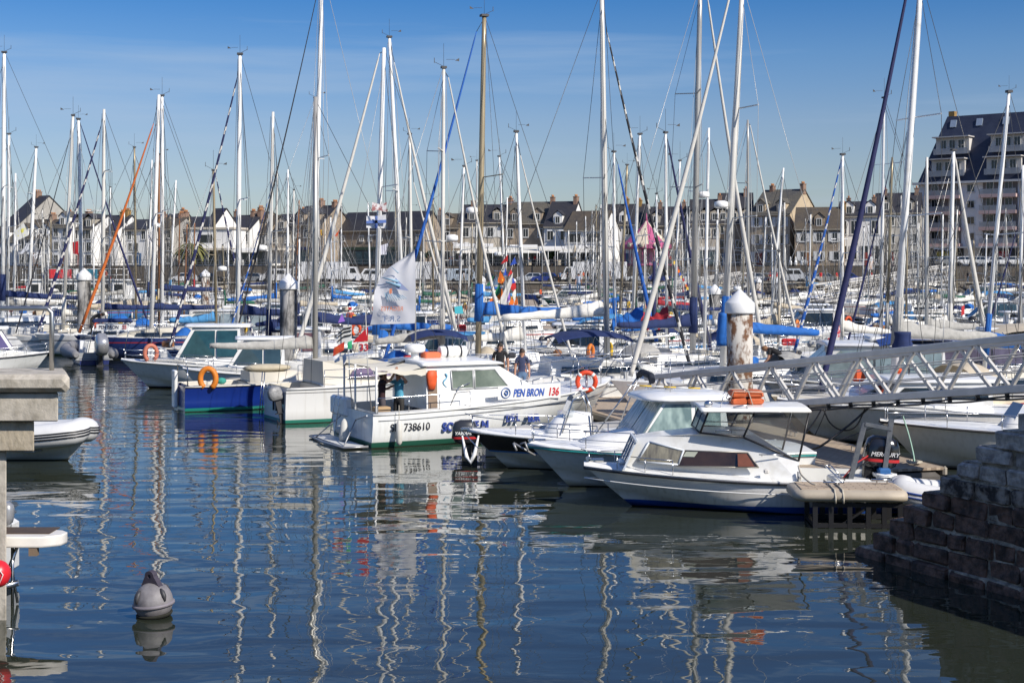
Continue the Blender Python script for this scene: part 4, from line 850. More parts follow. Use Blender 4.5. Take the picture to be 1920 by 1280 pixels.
# A: small cruiser with raked hardtop, bow left
def heroA():
    hd = R(180); t, fr = boat('cabin_cruiser', 4.72, 29.55, hd, 'small white cabin cruiser with blue bottom and black rubbing strake, nearest boat at right', 'motorboat')
    H = Hull(6.45, 2.25, .84, .62, dr=.3, rake=1.0, wst=.9, bmx=.42, p=2.1, q=.9, vert=.93); occ(fr, 6.5, 2.3)
    H.mesh().build('hull', hullmat((.70, .69, .66), (.015, .07, .32), .15, ((( .76, .76, .75), .48, 9),), grime=.3), t)
    m = H.deck(MB(), .44, 1, .10); m.build('foredeck', W_, t)
    H.well(.02, .44, .22, .18).build('cockpit', WG, t)
    H.rail(0, 1, .022, -.045, .012).build('rub_rail', BLACK, t); H.rail(0, 1, .012, -.25, -.015).build('spray_rail', W_, t)
    sd = lambda u, v, y=1.0: (lambda q: (q.x, q.z))(fr.side(u, v, y))
    # cuddy: profile read from the photo, aft end at the cockpit
    base = .60
    prof = [(sd(1172, 866)[0], .80), sd(1199, 829), sd(1240, 824), (sd(1335, 822)[0], 1.58), (sd(1420, 828)[0], 1.56), sd(1500, 866), (sd(1503, 872)[0], base), (sd(1300, 872)[0], base)]
    def wf(x, z):
        k = H.hb(H.tx(x)) - .12; k = min(k, .98); return max(.2, k - max(0, z - .7) * .30)
    cabin_solid(prof, wf).build('cabin', W_, t)
    fp_, ft = prof[0], prof[1]
    for k, (y0, y1) in enumerate(((-.72, -.27), (-.23, .23), (.27, .72))):
        m = MB(); q = lambda f: (fp_[0] + (ft[0] - fp_[0]) * f, fp_[1] + (ft[1] - fp_[1]) * f); front_pane(m, q(.16), q(.9), y0 * .84, y1 * .84, yt0=y0 * .80, yt1=y1 * .80); m.build('windscreen', mat((.30, .28, .20), .05, 0, .7, 3, c2=(.08, .07, .06), coat=.6), t)
    q = lambda f: (fp_[0] + (ft[0] - fp_[0]) * f, fp_[1] + (ft[1] - fp_[1]) * f); m = MB(); wt, wb = wf(*ft), wf(*fp_)
    for yy in (-.74, -.25, .25, .74): m.bar((q(.1)[0] + .02, yy * .84, q(.1)[1]), (q(.96)[0] + .02, yy * .80, q(.96)[1]), .05, .035)
    for f in (.1, .96): m.bar((q(f)[0] + .02, -.66, q(f)[1]), (q(f)[0] + .02, .66, q(f)[1]), .035, .05)
    m.build('windscreen_surround', mat((.55, .60, .66), .4, 0, .1, 3), t)
    m = MB(); wpts = [sd(1264, 852), sd(1278, 842), sd(1230, 836), sd(1206, 861)]
    side_poly(m, [(x, z) for x, z in ((sd(1275, 873)[0], .96), (sd(1286, 845)[0], 1.24), (sd(1223, 834)[0], 1.38), (sd(1200, 868)[0], .98))], wf, 1); qw = m.build('quarter_window', mat((.34, .31, .22), .05, 0, .7, 3, c2=(.12, .11, .09), coat=.6, stretch=(4, 4, .4)), t); m = MB(); qn = [(sd(1275, 873)[0], .96), (sd(1286, 845)[0], 1.24), (sd(1223, 834)[0], 1.38), (sd(1200, 868)[0], .98)]
    for i in range(4): a, b = qn[i], qn[(i + 1) % 4]; m.tube([(a[0], wf(*a) + .014, a[1]), (b[0], wf(*b) + .014, b[1])], .024, 5)
    m.build('frame', mat((.60, .64, .68), .4, 0, .1, 3), qw)
    for s_ in (1, -1):
        m = MB(); x = lambda u: sd(u, 870)[0]
        side_poly(m, [(x(1272), .93), (x(1288), 1.24), (x(1404), 1.22), (x(1424), .93)], wf, s_); w_ = m.build('side_window', BRGLASS, t)
        m = MB(); n = [(x(1272), .93), (x(1288), 1.24), (x(1404), 1.22), (x(1424), .93)]
        for i in range(4):
            a, b = n[i], n[(i + 1) % 4]; m.tube([(a[0], s_ * (wf(*a) + .016), a[1]), (b[0], s_ * (wf(*b) + .016), b[1])], .012, 5)
        m.build('frame', mat((.35, .33, .28), .4, .5), w_)
        m = MB(); side_poly(m, [(x(1385), .95), (x(1385), 1.20), (x(1402), 1.20), (x(1416), .95)], wf, s_, .019, .003); m.build('curtain', mat((.16, .04, .02), .7, 0, .3, 9), w_)
        m = MB(); side_poly(m, [(x(1284), 1.12), (x(1290), 1.22), (x(1312), 1.22), (x(1305), 1.12)], wf, s_, .019, .003); m.build('painted_reflection', mat((.45, .47, .38), .3), w_)  # pale patch laid on the pane, a reflection put in as colour
    # window post lines and roof hand rails
    m = MB()
    m.tube([(x(1345), .80, 1.62), (x(1345), .80, 1.67), (x(1405), .76, 1.66), (x(1405), .76, 1.6)], .012, 5); m.tube([(x(1375), .78, 1.60), (x(1375), .78, 1.665)], .01, 5)
    m.tube([(x(1345), -.80, 1.62), (x(1345), -.80, 1.67), (x(1405), -.76, 1.66), (x(1405), -.76, 1.6)], .012, 5); m.build('roof_handrail', STEEL, t)
    # hardtop wheelhouse frame, raked, see-through
    top = 2.02; xb0, xt0, xb1, xt1 = sd(1312, 812)[0], sd(1332, 778)[0], sd(1500, 866)[0], sd(1521, 776)[0]
    yb, yt = .86, .80
    zb0, zb1 = 1.60, 1.05
    for s_ in (1, -1):
        A_, B_ = Vector((xb0 - .05, s_ * yb * .8, zb0)), Vector((xt0, s_ * yt * .85, top)); C_, D_ = Vector((sd(1396, 828)[0], s_ * yb, 1.53)), Vector((sd(1418, 784)[0], s_ * yt, top)); E_, G_ = Vector((xb1, s_ * yb, zb1)), Vector((xt1, s_ * yt, top))
        for a, b in ((A_, B_), (C_, D_), (E_, G_), (C_, E_), (A_, C_)): m = MB(); m.tube([a, b], .022, 6); m.build('window_post', BLACK, t)
        for q in ((A_, B_, D_, C_), (C_, D_, G_, E_)): m = MB(); m.prism(q, (0, .006 * s_, 0)); m.build('side_pane', glass((.22, .2, .2), .10), t)
    for a, b in ((-.68, -.02), (.02, .68)): m = MB(); m.prism([(xb0 - .05, a, zb0), (xb0 - .05, b, zb0), (xt0, b, top), (xt0, a, top)], (.006, 0, 0)); m.build('windscreen_pane', glass((.3, .33, .36), .10), t)
    m = MB(); m.tube([(xb0 - .05, -.7, zb0), (xb0 - .05, .7, zb0)], .022, 6); m.tube([(xb0 - .05, 0, zb0), (xt0, 0, top)], .02, 6); m.build('windscreen_frame', BLACK, t)
    m = MB(); xm = (xt0 + xt1) / 2; N = 8
    m.loft([[Vector((xx, y, top + .01 + .05 * (1 - (y / .95) ** 2) + dz)) for y, dz in ((-.92, 0), (-.5, 0), (0, 0), (.5, 0), (.92, 0), (.94, .04), (.5, .05), (0, .05), (-.5, .05), (-.94, .04))] for xx in (xt0 + .16, xt0 + .1, xm, xt1 - .02)], True, True, True); m.build('hardtop', W_, t)
    # fittings
    m = H.guard(.74, .985, .30, .013, .05, 4, False, True); m.build('pulpit', STEEL, t)
    m = MB(); m.tube([(x(1395) , .98, 1.34), (x(1340) - 1.95, .95, 1.30)], .001, 3)
    m = MB(); m.rbox((x(1437), .97, .86), (.10, .07, .09), .02); m.build('navigation_light', mat((.6, .58, .55), .4), t)
    m = MB(); m.tube([(x(1424), .93, 1.19), (x(1470), .93, 1.19)], .012, 5); m.tube([(x(1430), .9, 1.15), (x(1430), .93, 1.19)], .01, 4); m.tube([(x(1462), .9, 1.15), (x(1462), .93, 1.19)], .01, 4); m.build('grab_rail', STEEL, t)
    m = MB(); m.tube([(x(1497), 1.0, .62), (x(1497), 1.0, .86)], .025, 6); m.build('mooring_post', GREY, t)
    m = MB(); m.ell((x(1500), 1.16, .42), (.07, .07, .08), 10, 7); m.build('small_fender', W_, t)
    m = MB(); m.tube([(x(1500), 1.06, .8), (x(1500), 1.16, .5)], .012, 4); m.tube([(x(1502), 1.04, .8), (x(1492), 1.14, .6)], .012, 4); m.build('rope_lashing', ROPE, t)
    m = MB(); m.rbox((2.98, 0, .96), (.34, .1, .07), .02); m.lathe([(.05, -.05), (.05, .05)], (3.14, 0, .98), 8, True, Matrix.Rotation(R(90), 3, 'X')); m.build('bow_roller', STEEL, t)
    m = MB(); m.rbox((2.2, 0, .93), (.62, .55, .05), .03); m.build('foredeck_hatch', W_, t)
    m = MB(); m.tube([(x(1176), .5, .45), (x(1176), .5, .35)], .05, 6)
    text('3N 227053', .135, mat((.03, .03, .03), .6), t, TM((x(1640), 1.128, .475), True), 'registration_number', .002, 0, .002)
    # hull grime scuffs
    r_ = random.Random(8); m = MB()
    # stern goalpost, fuel box
    gx0, gx1 = x(1606), x(1668)
    for y in (.5,):
        for a, b in (((gx0 + .05, y, .45), (x(1633), y, 1.78)), ((gx1 + .02, y, .45), (x(1684), y, 1.86)), ((x(1633), y, 1.76), (x(1684), y, 1.66))): m = MB(); m.bar(a, b, .10, .07); m.build('goalpost_bar', mat((.07, .085, .11), .5, .2, .4, 6, c2=(.16, .17, .18)), t)
    m = MB(); m.rbox((x(1668), .55, .76), (.25, .2, .22), .03); m.build('blue_box', mat((.03, .13, .35), .5, 0, .2, 3), t)
    m = MB(); m.rbox((x(1610), .2, .55), (.75, .9, .18), .04); m.build('stern_locker', WG, t)
    m = MB()
    for k in range(5): m.tube([(x(1640) , .4 + .03 * k, 1.0), (x(1615), .45 - .02 * k, .8), (x(1600) + .04 * k, .5, .62), (x(1590), .45, .6 - .02 * k)], .011, 5)
    m.build('control_cables', BLACK, t); m = MB(); m.tube([(x(1643), .45, 1.12), (x(1615), .5, .95), (x(1588), .5, .62)], .014, 5); m.build('fuel_hose', RED, t)
    m = MB(); m.tube([(x(1552), .8, .95), (x(1580), .85, .65), (x(1592), .85, .62)], .016, 6); m.tube([(x(1562), .7, .95), (x(1590), .75, .65)], .016, 6); m.tube([(x(1552), .8, .95), (x(1562), .7, .95)], .016, 6); m.build('boarding_ladder', STEEL, t)
    outboard(t, x(1636), 0.28, .78, 1.22, mat((.010, .010, .011), .18, 0, .2, 2, coat=.6), BLACK, R(-4), RED, 'MERCURY', wm=mat((.6, .6, .6), .4))
    # orange buoyancy packs on the roof
    z0 = top + .09; b = thing('buoyancy_pack', (fr.X - (x(1414)), fr.Y, z0), hd, 'stack of orange buoyancy blocks lashed on the cruiser roof', 'liferaft')
    for j in range(2):
        for a in (-1, 1):
            m = MB(); m.rbox((a * .17, 0, .075 + j * .15), (.33, .5, .14), .04, 0, .01); m.build('block', mat((.62, .13, .035), .7, 0, .35, 6, bump=.6), b)
    m = MB(); m.tube([(-.36, -.26, .1), (-.3, -.28, .28), (.3, -.28, .3), (.37, -.26, .1), (.37, .26, .1), (.3, .28, .3), (-.3, .28, .28), (-.36, .26, .1)], .01, 5); m.tube([(-.1, .29, .0), (.0, .27, .31), (.0, -.27, .31), (.05, -.29, 0)], .01, 5); m.build('lashing', ROPE, b)
    m = MB(); m.ell((xt0 + -.02, .55, top + .15), (.09, .08, .08), 10, 6); m.tube([(xt0 - .02, .55, top), (xt0 - .02, .55, top + .12)], .02, 5); m.build('search_light', STEEL, t)
    m = MB(); m.tube([(xt0 - .25, .6, top + .05), (xt0 - .35, .6, top + .42)], .01, 5); m.tube([(xt0 - .5, .72, top + .1), (xt0 - .75, .72, top + .14), (xt0 - .8, .72, top + .05)], .02, 5); m.build('horn', STEEL, t)
heroA()

def heroB():
    hd = R(192); t, fr = boat('wheelhouse_boat', 3.5, 32.6, hd, 'white fishing cruiser with teal gunwale stripe and curtained wheelhouse windows', 'motorboat')
    H = Hull(6.4, 2.5, 1.0, .78, dr=.35, rake=.95, wst=.92, bmx=.45, p=2.2, q=.8, vert=.93); occ(fr, 6.6, 3)
    H.mesh().build('hull', hullmat((.72, .74, .74), (.70, .70, .66), .05, ((( .02, .30, .32), .885, .93),)), t)
    H.deck(MB(), 0, 1, .08).build('deck', W_, t); H.rail(0, 1, .035, -.02, .005).build('gunwale', W_, t); H.rail(0, 1, .018, -.075, .01).build('teal_stripe', TEAL, t)
    m = MB()   # coachroof
    m.loft([[Vector((xx, a * wd, z)) for a, z in ((1, .86), (.95, hh), (.5, hh + .08), (-.5, hh + .08), (-.95, hh), (-1, .86))] for xx, wd, hh in ((2.0, .25, .98), (1.5, .55, 1.08), (.9, .78, 1.18), (.3, .85, 1.25))], False, True, True); m.build('coachroof', W_, t)
    def wf(x, z): return .98 - max(0, z - 1.2) * .12
    prof = [(.95, .9), (.82, 1.22), (.30, 1.96), (-1.1, 2.0), (-1.25, .9)]
    cabin_solid(prof, lambda x, z: wf(x, z)).build('wheelhouse', W_, t)
    cur = mat((.36, .47, .45), .25, 0, .35, 3.5, coat=.6, stretch=(1, 3.5, .35), c2=(.13, .2, .21), thr=(.35, .6), det=2)
    q = lambda f: (.82 + (.30 - .82) * f, 1.22 + .74 * f)
    for y0, y1 in ((-.93, -.03), (.03, .93)): m = MB(); front_pane(m, q(.0), q(.93), y0, y1, yt0=y0 * .96, yt1=y1 * .96); m.build('windscreen', cur, t)
    for s_ in (1, -1):
        for x0, x1, x2, x3 in ((.76, .27, -.32, -.32), (-.42, -.42, -1.0, -1.0)):
            m = MB(); side_poly(m, [(x0, 1.24), (x1, 1.9), (x2, 1.9), (x3, 1.24)], wf, s_); m.build('side_window', cur, t)
    m = MB(); N = 12
    m.loft([[Vector((xx, a * w_, 1.97 + zz)) for a, zz in ((1, 0), (1.0, .05), (.8, .13 * k), (0, .18 * k), (-.8, .13 * k), (-1.0, .05), (-1, 0), (0, -.01))] for xx, w_, k in ((.72, .55, .3), (.6, .9, .7), (.2, 1.08, 1), (-1.0, 1.08, 1), (-1.4, 1.05, .7))], True, True, True); m.build('roof', W_, t)
    m = MB(); m.tube([(.83, .12, 1.24), (.6, .3, 1.5)], .01, 4); m.tube([(.83, -.5, 1.24), (.6, -.3, 1.5)], .01, 4); m.build('wiper', BLACK, t)
    H.guard(.52, .985, .40, .014, .06, 4, True, True).build('pulpit', STEEL, t)
    m = MB(); m.rbox((3.0, 0, 1.06), (.4, .12, .08), .02); m.build('bow_roller', STEEL, t)
    m = MB(); m.tube([(0, .4, 2.1), (0, .4, 2.9)], .008, 4); m.rbox((-.1, 0, 2.2), (.2, .12, .08), .02); m.build('aerial', STEEL, t)
    H.well(.0, .26, .18, .3).build('cockpit', WG, t)
    yp = thing('boat_hook', (fr.X + .4, fr.Y - .3, 2.22), R(2), 'yellow and white telescopic pole lying along the curtained wheelhouse roof', 'boat hook')
    yp.rotation_euler = (0, R(3), R(4))
    m = MB()
    for k in range(7): m.mi = k % 2; m.tube([(-1.3 + k * .28, 0, 0), (-1.3 + (k + 1) * .28, 0, 0)], .016, 6)
    m.build('pole', [WG, YELL], yp)
heroB()

def heroC():
    hd = R(185); t, fr = boat('open_fishing_boat', 1.6, 35.2, hd, 'open fishing boat with black topsides, blue stripe and white console', 'motorboat')
    H = Hull(5.4, 2.2, .95, .72, dr=.35, rake=1.0, wst=.88, bmx=.42, p=2.1, q=.82, vert=.92); occ(fr, 5.6, 2.4)
    H.mesh().build('hull', hullmat((.62, .62, .58), (.6, .6, .55), .04, ((( .02, .16, .5), .42, .46), ((.012, .011, .014), .46, 9))), t)
    H.deck(MB(), .62, 1, .07).build('foredeck', W_, t); H.well(.03, .62, .2, .25).build('cockpit', WG, t); H.rail(0, 1, .04, -.01, .0).build('gunwale', W_, t)
    m = MB(); m.loft([[Vector((xx, a * .45, z)) for a, z in ((1, .3), (.85, h), (0, h + .06), (-.85, h), (-1, .3))] for xx, h in ((.75, .95), (.5, 1.22), (.1, 1.35), (-.35, 1.3))], False, True, True); m.build('console', W_, t)
    m = MB(); m.loft([[Vector((xx, y, z)) for y, z in ((.42, z0), (.35, z1), (-.35, z1), (-.42, z0))] for xx, z0, z1 in ((.35, 1.28, 1.3), (.12, 1.3, 1.78))], False, False); m.build('console_screen', glass((.35, .38, .4), .2), t)
    m = MB()
    for s_ in (1, -1):
        m.tube([(.42, s_ * .46, .9), (.15, s_ * .44, 1.7), (-.15, s_ * .4, 1.86)], .018, 6); m.tube([(-.35, s_ * .46, .7), (-.3, s_ * .44, 1.5), (-.15, s_ * .4, 1.86)], .018, 6)
    m.tube([(-.15, .4, 1.86), (-.15, -.4, 1.86)], .018, 6); m.build('console_frame', STEEL, t)
    for s_ in (1, -1): m = MB(); m.tube([(-.6, s_ * .9, .7), (-1.75, s_ * .85, 2.25)], .02, 6); m.tube([(-1.1, s_ * .9, .7), (-1.75, s_ * .85, 2.25)], .016, 6); m.build('top_frame', STEEL, t)
    m = MB(); m.tube([(-1.72, -.9, 2.2), (-1.75, -.6, 2.3), (-1.75, .6, 2.3), (-1.72, .9, 2.2)], .085, 8); m.build('folded_canopy', mat((.02, .025, .04), .9, 0, .4, 8, bump=1), t)
    m = MB()
    for s_ in (1, -1): m.tube([(-.6 + i * .28, s_ * (1.0 - .02 * i), 1.0 + (i % 2) * .0) for i in range(3)], .013, 4)
    H.guard(.45, .98, .36, .014, .05, 4, False, True, m).build('pulpit', STEEL, t)
    m = MB(); m.rbox((2.62, 0, .98), (.5, .12, .07), .02); m.tube([(2.85, 0, .94), (2.7, .25, .8), (2.5, .9, .62)], .015, 5); m.build('bow_roller', STEEL, t)
    for k, x in enumerate((1.1, 1.6)): pass
    a = thing('anchor', (fr.X - 1.35, fr.Y - 1.02, .66), hd, 'grey folding anchor hanging over the black topsides', 'anchor')
    m = MB(); m.tube([(.22, .05, .08), (-.3, .08, -.22)], .026, 6); m.tube([(.22, .05, .08), (.15, .1, -.1)], .03, 6); m.tube([(.05, .05, .05), (-.05, .15, .1), (-.12, .2, -.1)], .03, 6); m.build('stock', mat((.4, .4, .4), .5, .6, .3, 6), a)
    sling = MB(); sling.tube([(2.5 + .35, .25, .85), (2.45 + .3, .35, .35), (2.5 + .15, .4, .2), (2.6 - .05, .35, .4), (2.35 + .1, .3, .85)], [.02, .05, .055, .05, .02], 8); sling.build('folded_bow_fender', W_, t)
    m = MB(); m.rbox((-.95, 0, .62), (.6, .9, .6), .06); m.build('helm_seat', WG, t)
heroC()

# grey inflatable whose black outboard shows left of the black bow
t, fr = boat('inflatable_boat', 1.35, 37.9, R(6), 'grey inflatable with a black outboard moored beyond the open black boat', 'inflatable boat'); occ(fr, 4.6, 2)
def rib_tubes(L, B, r, z, m_, parent, stripes=None):
    'U-shaped inflatable collar, bow at +x'
    pts = []
    for s_ in (1, -1):
        q = [(-L / 2, s_ * (B / 2 - r), z), (-L * .2, s_ * (B / 2 - r), z), (L * .15, s_ * (B / 2 - r), z + .02), (L * .33, s_ * (B / 2 - r) * .8, z + .08), (L * .44, s_ * (B / 2 - r) * .45, z + .15)]
        pts += q if s_ == 1 else q[::-1]
        if s_ == 1: pts.append((L / 2 - r, 0, z + .2))
    rr = [r * .7, r, r, r, r, r, r, r, r, r, r * .7]
    sm = []; Vp = [Vector(p) for p in pts]
    for i in range(len(Vp) - 1):
        p0, p1, p2, p3 = Vp[max(0, i - 1)], Vp[i], Vp[i + 1], Vp[min(len(Vp) - 1, i + 2)]
        for k in range(4): q = k / 4; sm.append(.5 * ((2 * p1) + (p2 - p0) * q + (2 * p0 - 5 * p1 + 4 * p2 - p3) * q * q + (3 * p1 - p0 - 3 * p2 + p3) * q ** 3))
    sm.append(Vp[-1]); R_ = [rr[min(10, i // 4)] for i in range(len(sm))]; R_[0] = r * .35; R_[-1] = r * .35
    m = MB(); m.tube(sm, R_, 16); o = m.build('inflatable_tube', m_, parent)
    if stripes:
        for dz, rad in stripes[1]:
            m = MB(); k = math.sqrt(max(0, 1 - (dz / r) ** 2)); st = []
            for i, p in enumerate(sm[1:-1]):
                d = (sm[i + 2] - sm[i]).normalized(); nn = Vector((d.y, -d.x, 0)).normalized() if True else 0
                if nn.dot(Vector((p.x, p.y, 0))) < 0 and abs(p.y) > .01: nn = -nn
                if abs(p.y) <= .01: nn = Vector((1, 0, 0))
                st.append(p + nn * (r * k + .0) + Vector((0, 0, dz)))
            m.tube(st, rad, 6); m.build('rub_strip', stripes[0], o)
    return o
def rib(parent, L, B, r, tube_m, hull_m, stripes=None, z=.42, console=False, seats=False):
    rib_tubes(L, B, r, z, tube_m, parent, stripes)
    H = Hull(L * .94, B * .66, .55, .35, dr=.35, rake=.5, wst=.92, bmx=.45); H.mesh().build('hull', hull_m, parent)
    m = MB(); m.box((-.1 * L, 0, .3), (L * .75, B - 2.2 * r, .05)); m.box((-L * .46, 0, .45), (.06, B - 2 * r, .4)); m.build('floor', GREY, parent)
    if console:
        m = MB(); m.loft([[Vector((xx, a * .34, zz)) for a, zz in ((1, .3), (.9, h), (-.9, h), (-1, .3))] for xx, h in ((.45, .8), (.2, 1.15), (-.1, 1.1))], False, True, True); m.build('console', W_, parent)
        m = MB(); m.loft([[Vector((.3, .3, 1.1)), Vector((.3, -.3, 1.1))], [Vector((.15, .26, 1.4)), Vector((.15, -.26, 1.4))]], False); m.build('windscreen', glass((.1, .12, .15), .4), parent)
    if seats:
        for k in (-.9, -1.4): m = MB(); m.rbox((k, 0, .6), (.4, .6, .5), .08); m.rbox((k - .15, 0, .95), (.12, .55, .45), .05); m.build('seat', WG, parent)
    return H
rib(t, 4.5, 1.95, .24, mat((.42, .41, .39), .6, 0, .2, 2), hullmat((.6, .6, .57), (.5, .5, .5)), None, .45, True)
outboard(t, -2.3, 0, .22, 1.15, mat((.03, .032, .036), .3, 0, .2, 3, coat=.4), BLACK, 0, RED, 'YAMAHA', drop=.6)

# D: white club launch, bow right and away
def heroD():
    hd = R(26); t, fr = boat('club_launch', -.75, 42.05, hd, 'white club launch numbered 136 with a name banner on its bow rail', 'motorboat')
    H = Hull(8.4, 3.5, 1.5, .95, dr=.4, rake=1.1, wst=.97, bmx=.5, p=2.6, q=.8, vert=.97, n=22); occ(fr, 8.6, 3.6, .1)
    H.mesh().build('hull', hullmat((.76, .77, .75), (.02, .11, .07), .16, ((( .025, .03, .05), .94, .965),)), t)
    H.deck(MB(), .36, 1, .07).build('deck', W_, t); H.well(.02, .36, .24, .35).build('cockpit', WG, t)
    H.rail(0, 1, .035, -.03, .0).build('rub_rail', WG, t); H.rail(0.02, 1, .016, -.2, -.0).build('side_moulding', GREY, t)
    B2 = 1.75; x = lambda u, v=700, y=-1.2: fr.side(u, v, y).x; z = lambda u, v, y=-1.2: fr.side(u, v, y).z
    # wheelhouse
    xa, xb = x(800), x(945, 690); zr = z(870, 684)
    def wf(xx, zz): return min(1.32, H.hb(H.tx(xx)) - .28) - max(0, zz - 1.3) * .06
    prof = [(x(797), .95), (x(797), zr), (x(928, 684), zr), (x(985, 735), 1.62), (x(1010, 740), 1.35), (x(1010, 740), .95)]
    cabin_solid(prof, wf).build('wheelhouse', W_, t)
    m = MB(); m.loft([[Vector((xx, a * 1.36, zr + dz * k)) for a, dz in ((1, 0), (1, .05), (.85, .11), (0, .16), (-.85, .11), (-1, .05), (-1, 0))] for xx, k in ((x(795) - .1, .8), (x(800), 1), (x(915, 682), 1), (x(934, 684) + .1, .5))], True, True, True); m.build('roof', W_, t)
    Z = lambda v: z(880, v)
    winz = (Z(727), Z(693))
    gl = mat((.20, .24, .20), .05, 0, .6, 1.6, coat=.6, c2=(.08, .11, .09)); fm = mat((.60, .61, .60), .4, .2)
    for s_ in (-1, 1):
        for pts in ([(x(845), winz[0]), (x(843), winz[1]), (x(884), winz[1]), (x(884), winz[0])], [(x(887), winz[0]), (x(887), winz[1]), (x(925, 690), winz[1]), (x(950, 727), winz[0])]):
            m = MB(); side_poly(m, pts, wf, s_); o = m.build('side_window', gl, t); m = MB()
            for i in range(4): a, b = pts[i], pts[(i + 1) % 4]; m.tube([(a[0], s_ * (wf(*a) + .016), a[1]), (b[0], s_ * (wf(*b) + .016), b[1])], .022, 5)
            m.build('frame', fm, o)
        m = MB(); side_poly(m, [(x(800), 1.0), (x(800), winz[1] + .03), (x(817), winz[1] + .03), (x(817), 1.0)], wf, s_, .004); m.build('cabin_door', mat((.28, .2, .14), .4, 0, .3, 2), t)
    m = MB(); p0, p1 = prof[3], prof[2]
    for y0, y1 in ((-1.1, -.4), (-.34, .34), (.4, 1.1)):
        m = MB(); q = lambda f: (p0[0] + (p1[0] - p0[0]) * f, p0[1] + (p1[1] - p0[1]) * f); front_pane(m, q(.1), q(.93), y0 * .85, y1 * .85); m.build('windscreen', gl, t)
    # suit hanging in the doorway
    su = MB(); xx = x(806); su.loft([[Vector((xx + a, -1.34 - b, zz)) for a, b in ((-w_, 0), (-w_ * .7, .05), (w_ * .7, .05), (w_, 0), (w_ * .7, -.03), (-w_ * .7, -.03))] for zz, w_ in ((Z(726), .1), (Z(715), .14), (Z(703), .17), (Z(694), .15), (Z(691), .06))], True, True, True)
    o = tag(su.build('survival_suit', ORANGE, None), 'orange survival suit hanging in the doorway of the club launch', 'survival suit'); o.location = (fr.X, fr.Y, 0); o.rotation_euler.z = hd
    # awning
    zA = z(745, 686); m = MB(); xs = x(698, 690); xe = x(797)
    m.grid(lambda a, b: Vector((xs + (xe - xs) * a, -1.3 + 2.6 * b, zA - .02 + .05 * a - .10 * math.sin(math.pi * a) * (.5 + .5 * math.sin(math.pi * b)) - (.12 if b in (0, 1) else 0) * (1 - .4 * math.sin(a * 9)))), 12, 8); m.build('awning', mat((.66, .62, .52), .9, 0, .15, 2), t)
    m = MB(); m.loft([[Vector((xs + (xe - xs) * a, -1.3, zA - .13 + .05 * a - .05 * math.sin(math.pi * a))), Vector((xs + (xe - xs) * a, -1.31, zA - .19 - .13 * a * a * (1 if a < .95 else .3) - .03 * math.sin(a * 14)))] for a in [i / 10 for i in range(11)]], False, False, True); m.build('awning_valance', mat((.66, .62, .52), .9, 0, .15, 2), t)
    for px, py in ((x(702, 770), -1.35), (x(702, 770), 1.3), (-4.1, 0)):
        m = MB(); m.tube([(px, py, .7), (px, py, zA)], .032, 6); m.build('awning_post', W_, t)
    # transom: platform, ladder, struts
    m = MB(); m.tube([(-4.3, -1.6, .06), (-4.95, -1.5, .05), (-5.05, 0, .05), (-4.95, 1.5, .05), (-4.3, 1.6, .06)], .035, 6); m.tube([(-4.3, -.6, .7), (-4.9, -1.3, .06)], .02, 5); m.tube([(-4.3, -.6, .7), (-4.32, -1.55, .9)], .02, 5); m.tube([(-4.32, .6, .7), (-4.95, 1.0, .06)], .02, 5); m.build('platform_frame', mat((.4, .4, .4), .4, .6), t)
    m = MB(); m.box((-4.62, 0, .05), (.55, 3.0, .04)); m.build('swim_platform', WG, t)
    m = MB()
    for y in (.45, .85): m.tube([(-4.36, y, 1.25), (-4.42, y, 1.2), (-4.55, y, .2)], .016, 5)
    for k in range(4): m.tube([(-4.4 - .045 * k, .45, 1.0 - .24 * k), (-4.4 - .045 * k, .85, 1.0 - .24 * k)], .014, 5)
    m.build('boarding_ladder', STEEL, t)
    m = MB(); m.rbox((-4.15, 1.0, .95), (.3, 1.3, .55), .06); m.build('stern_box', W_, t)
    m = MB(); m.lathe([(.14, 0), (.16, .1), (.1, .5), (.02, .6)], (-4.5, -.2, .1), 10); m.ell((-4.45, .2, .35), (.16, .24, .13), 10, 7); m.build('stern_fender', mat((.5, .5, .47), .6), t)
    # lettering
    ink = mat((.02, .02, .025), .6); bl_ = mat((.02, .05, .26), .6); rd = mat((.55, .02, .03), .6)
    def side(uu, vv): q = fr.side(uu, vv, -B2 + .0); return (q.x, -B2 - .004, q.z)
    q = side(733, 809); hh = H.hb(H.tx(q[0])); text('SN 738610', .29, ink, t, TM((q[0], -hh + .0, q[2])), 'registration_number', .012, 0, .002, .9)
    q = side(830, 808); text('SOCIETE NATIONALE DES AMIS DE LA VOILE LEUR'[:9], .33, bl_, t, TM((q[0], -H.hb(H.tx(q[0])) + .0, q[2])), 'club_lettering', .014, 0, .012, .88)
    q = side(876, 806); text('N', .33, bl_, t, TM((q[0], -H.hb(H.tx(q[0])) + .0, q[2])), 'club_lettering', .014, 0, .012, .88)
    for uu, ww in ((948, 'DE L'), (989, 'EUR')): q = side(uu, 790); xx = q[0]; text(ww, .28, bl_, t, TM((xx, -H.hb(H.tx(xx)) - .02, q[2])) @ Matrix.Rotation(R(6), 4, 'Y'), 'club_lettering', .02, 0, .012, .8)
    # bow rail with banner
    m = MB(); N = 10
    rl = lambda f, dz=0: H.sh(.60 + .4 * f, -1, .08, .52 + .25 * f + dz)
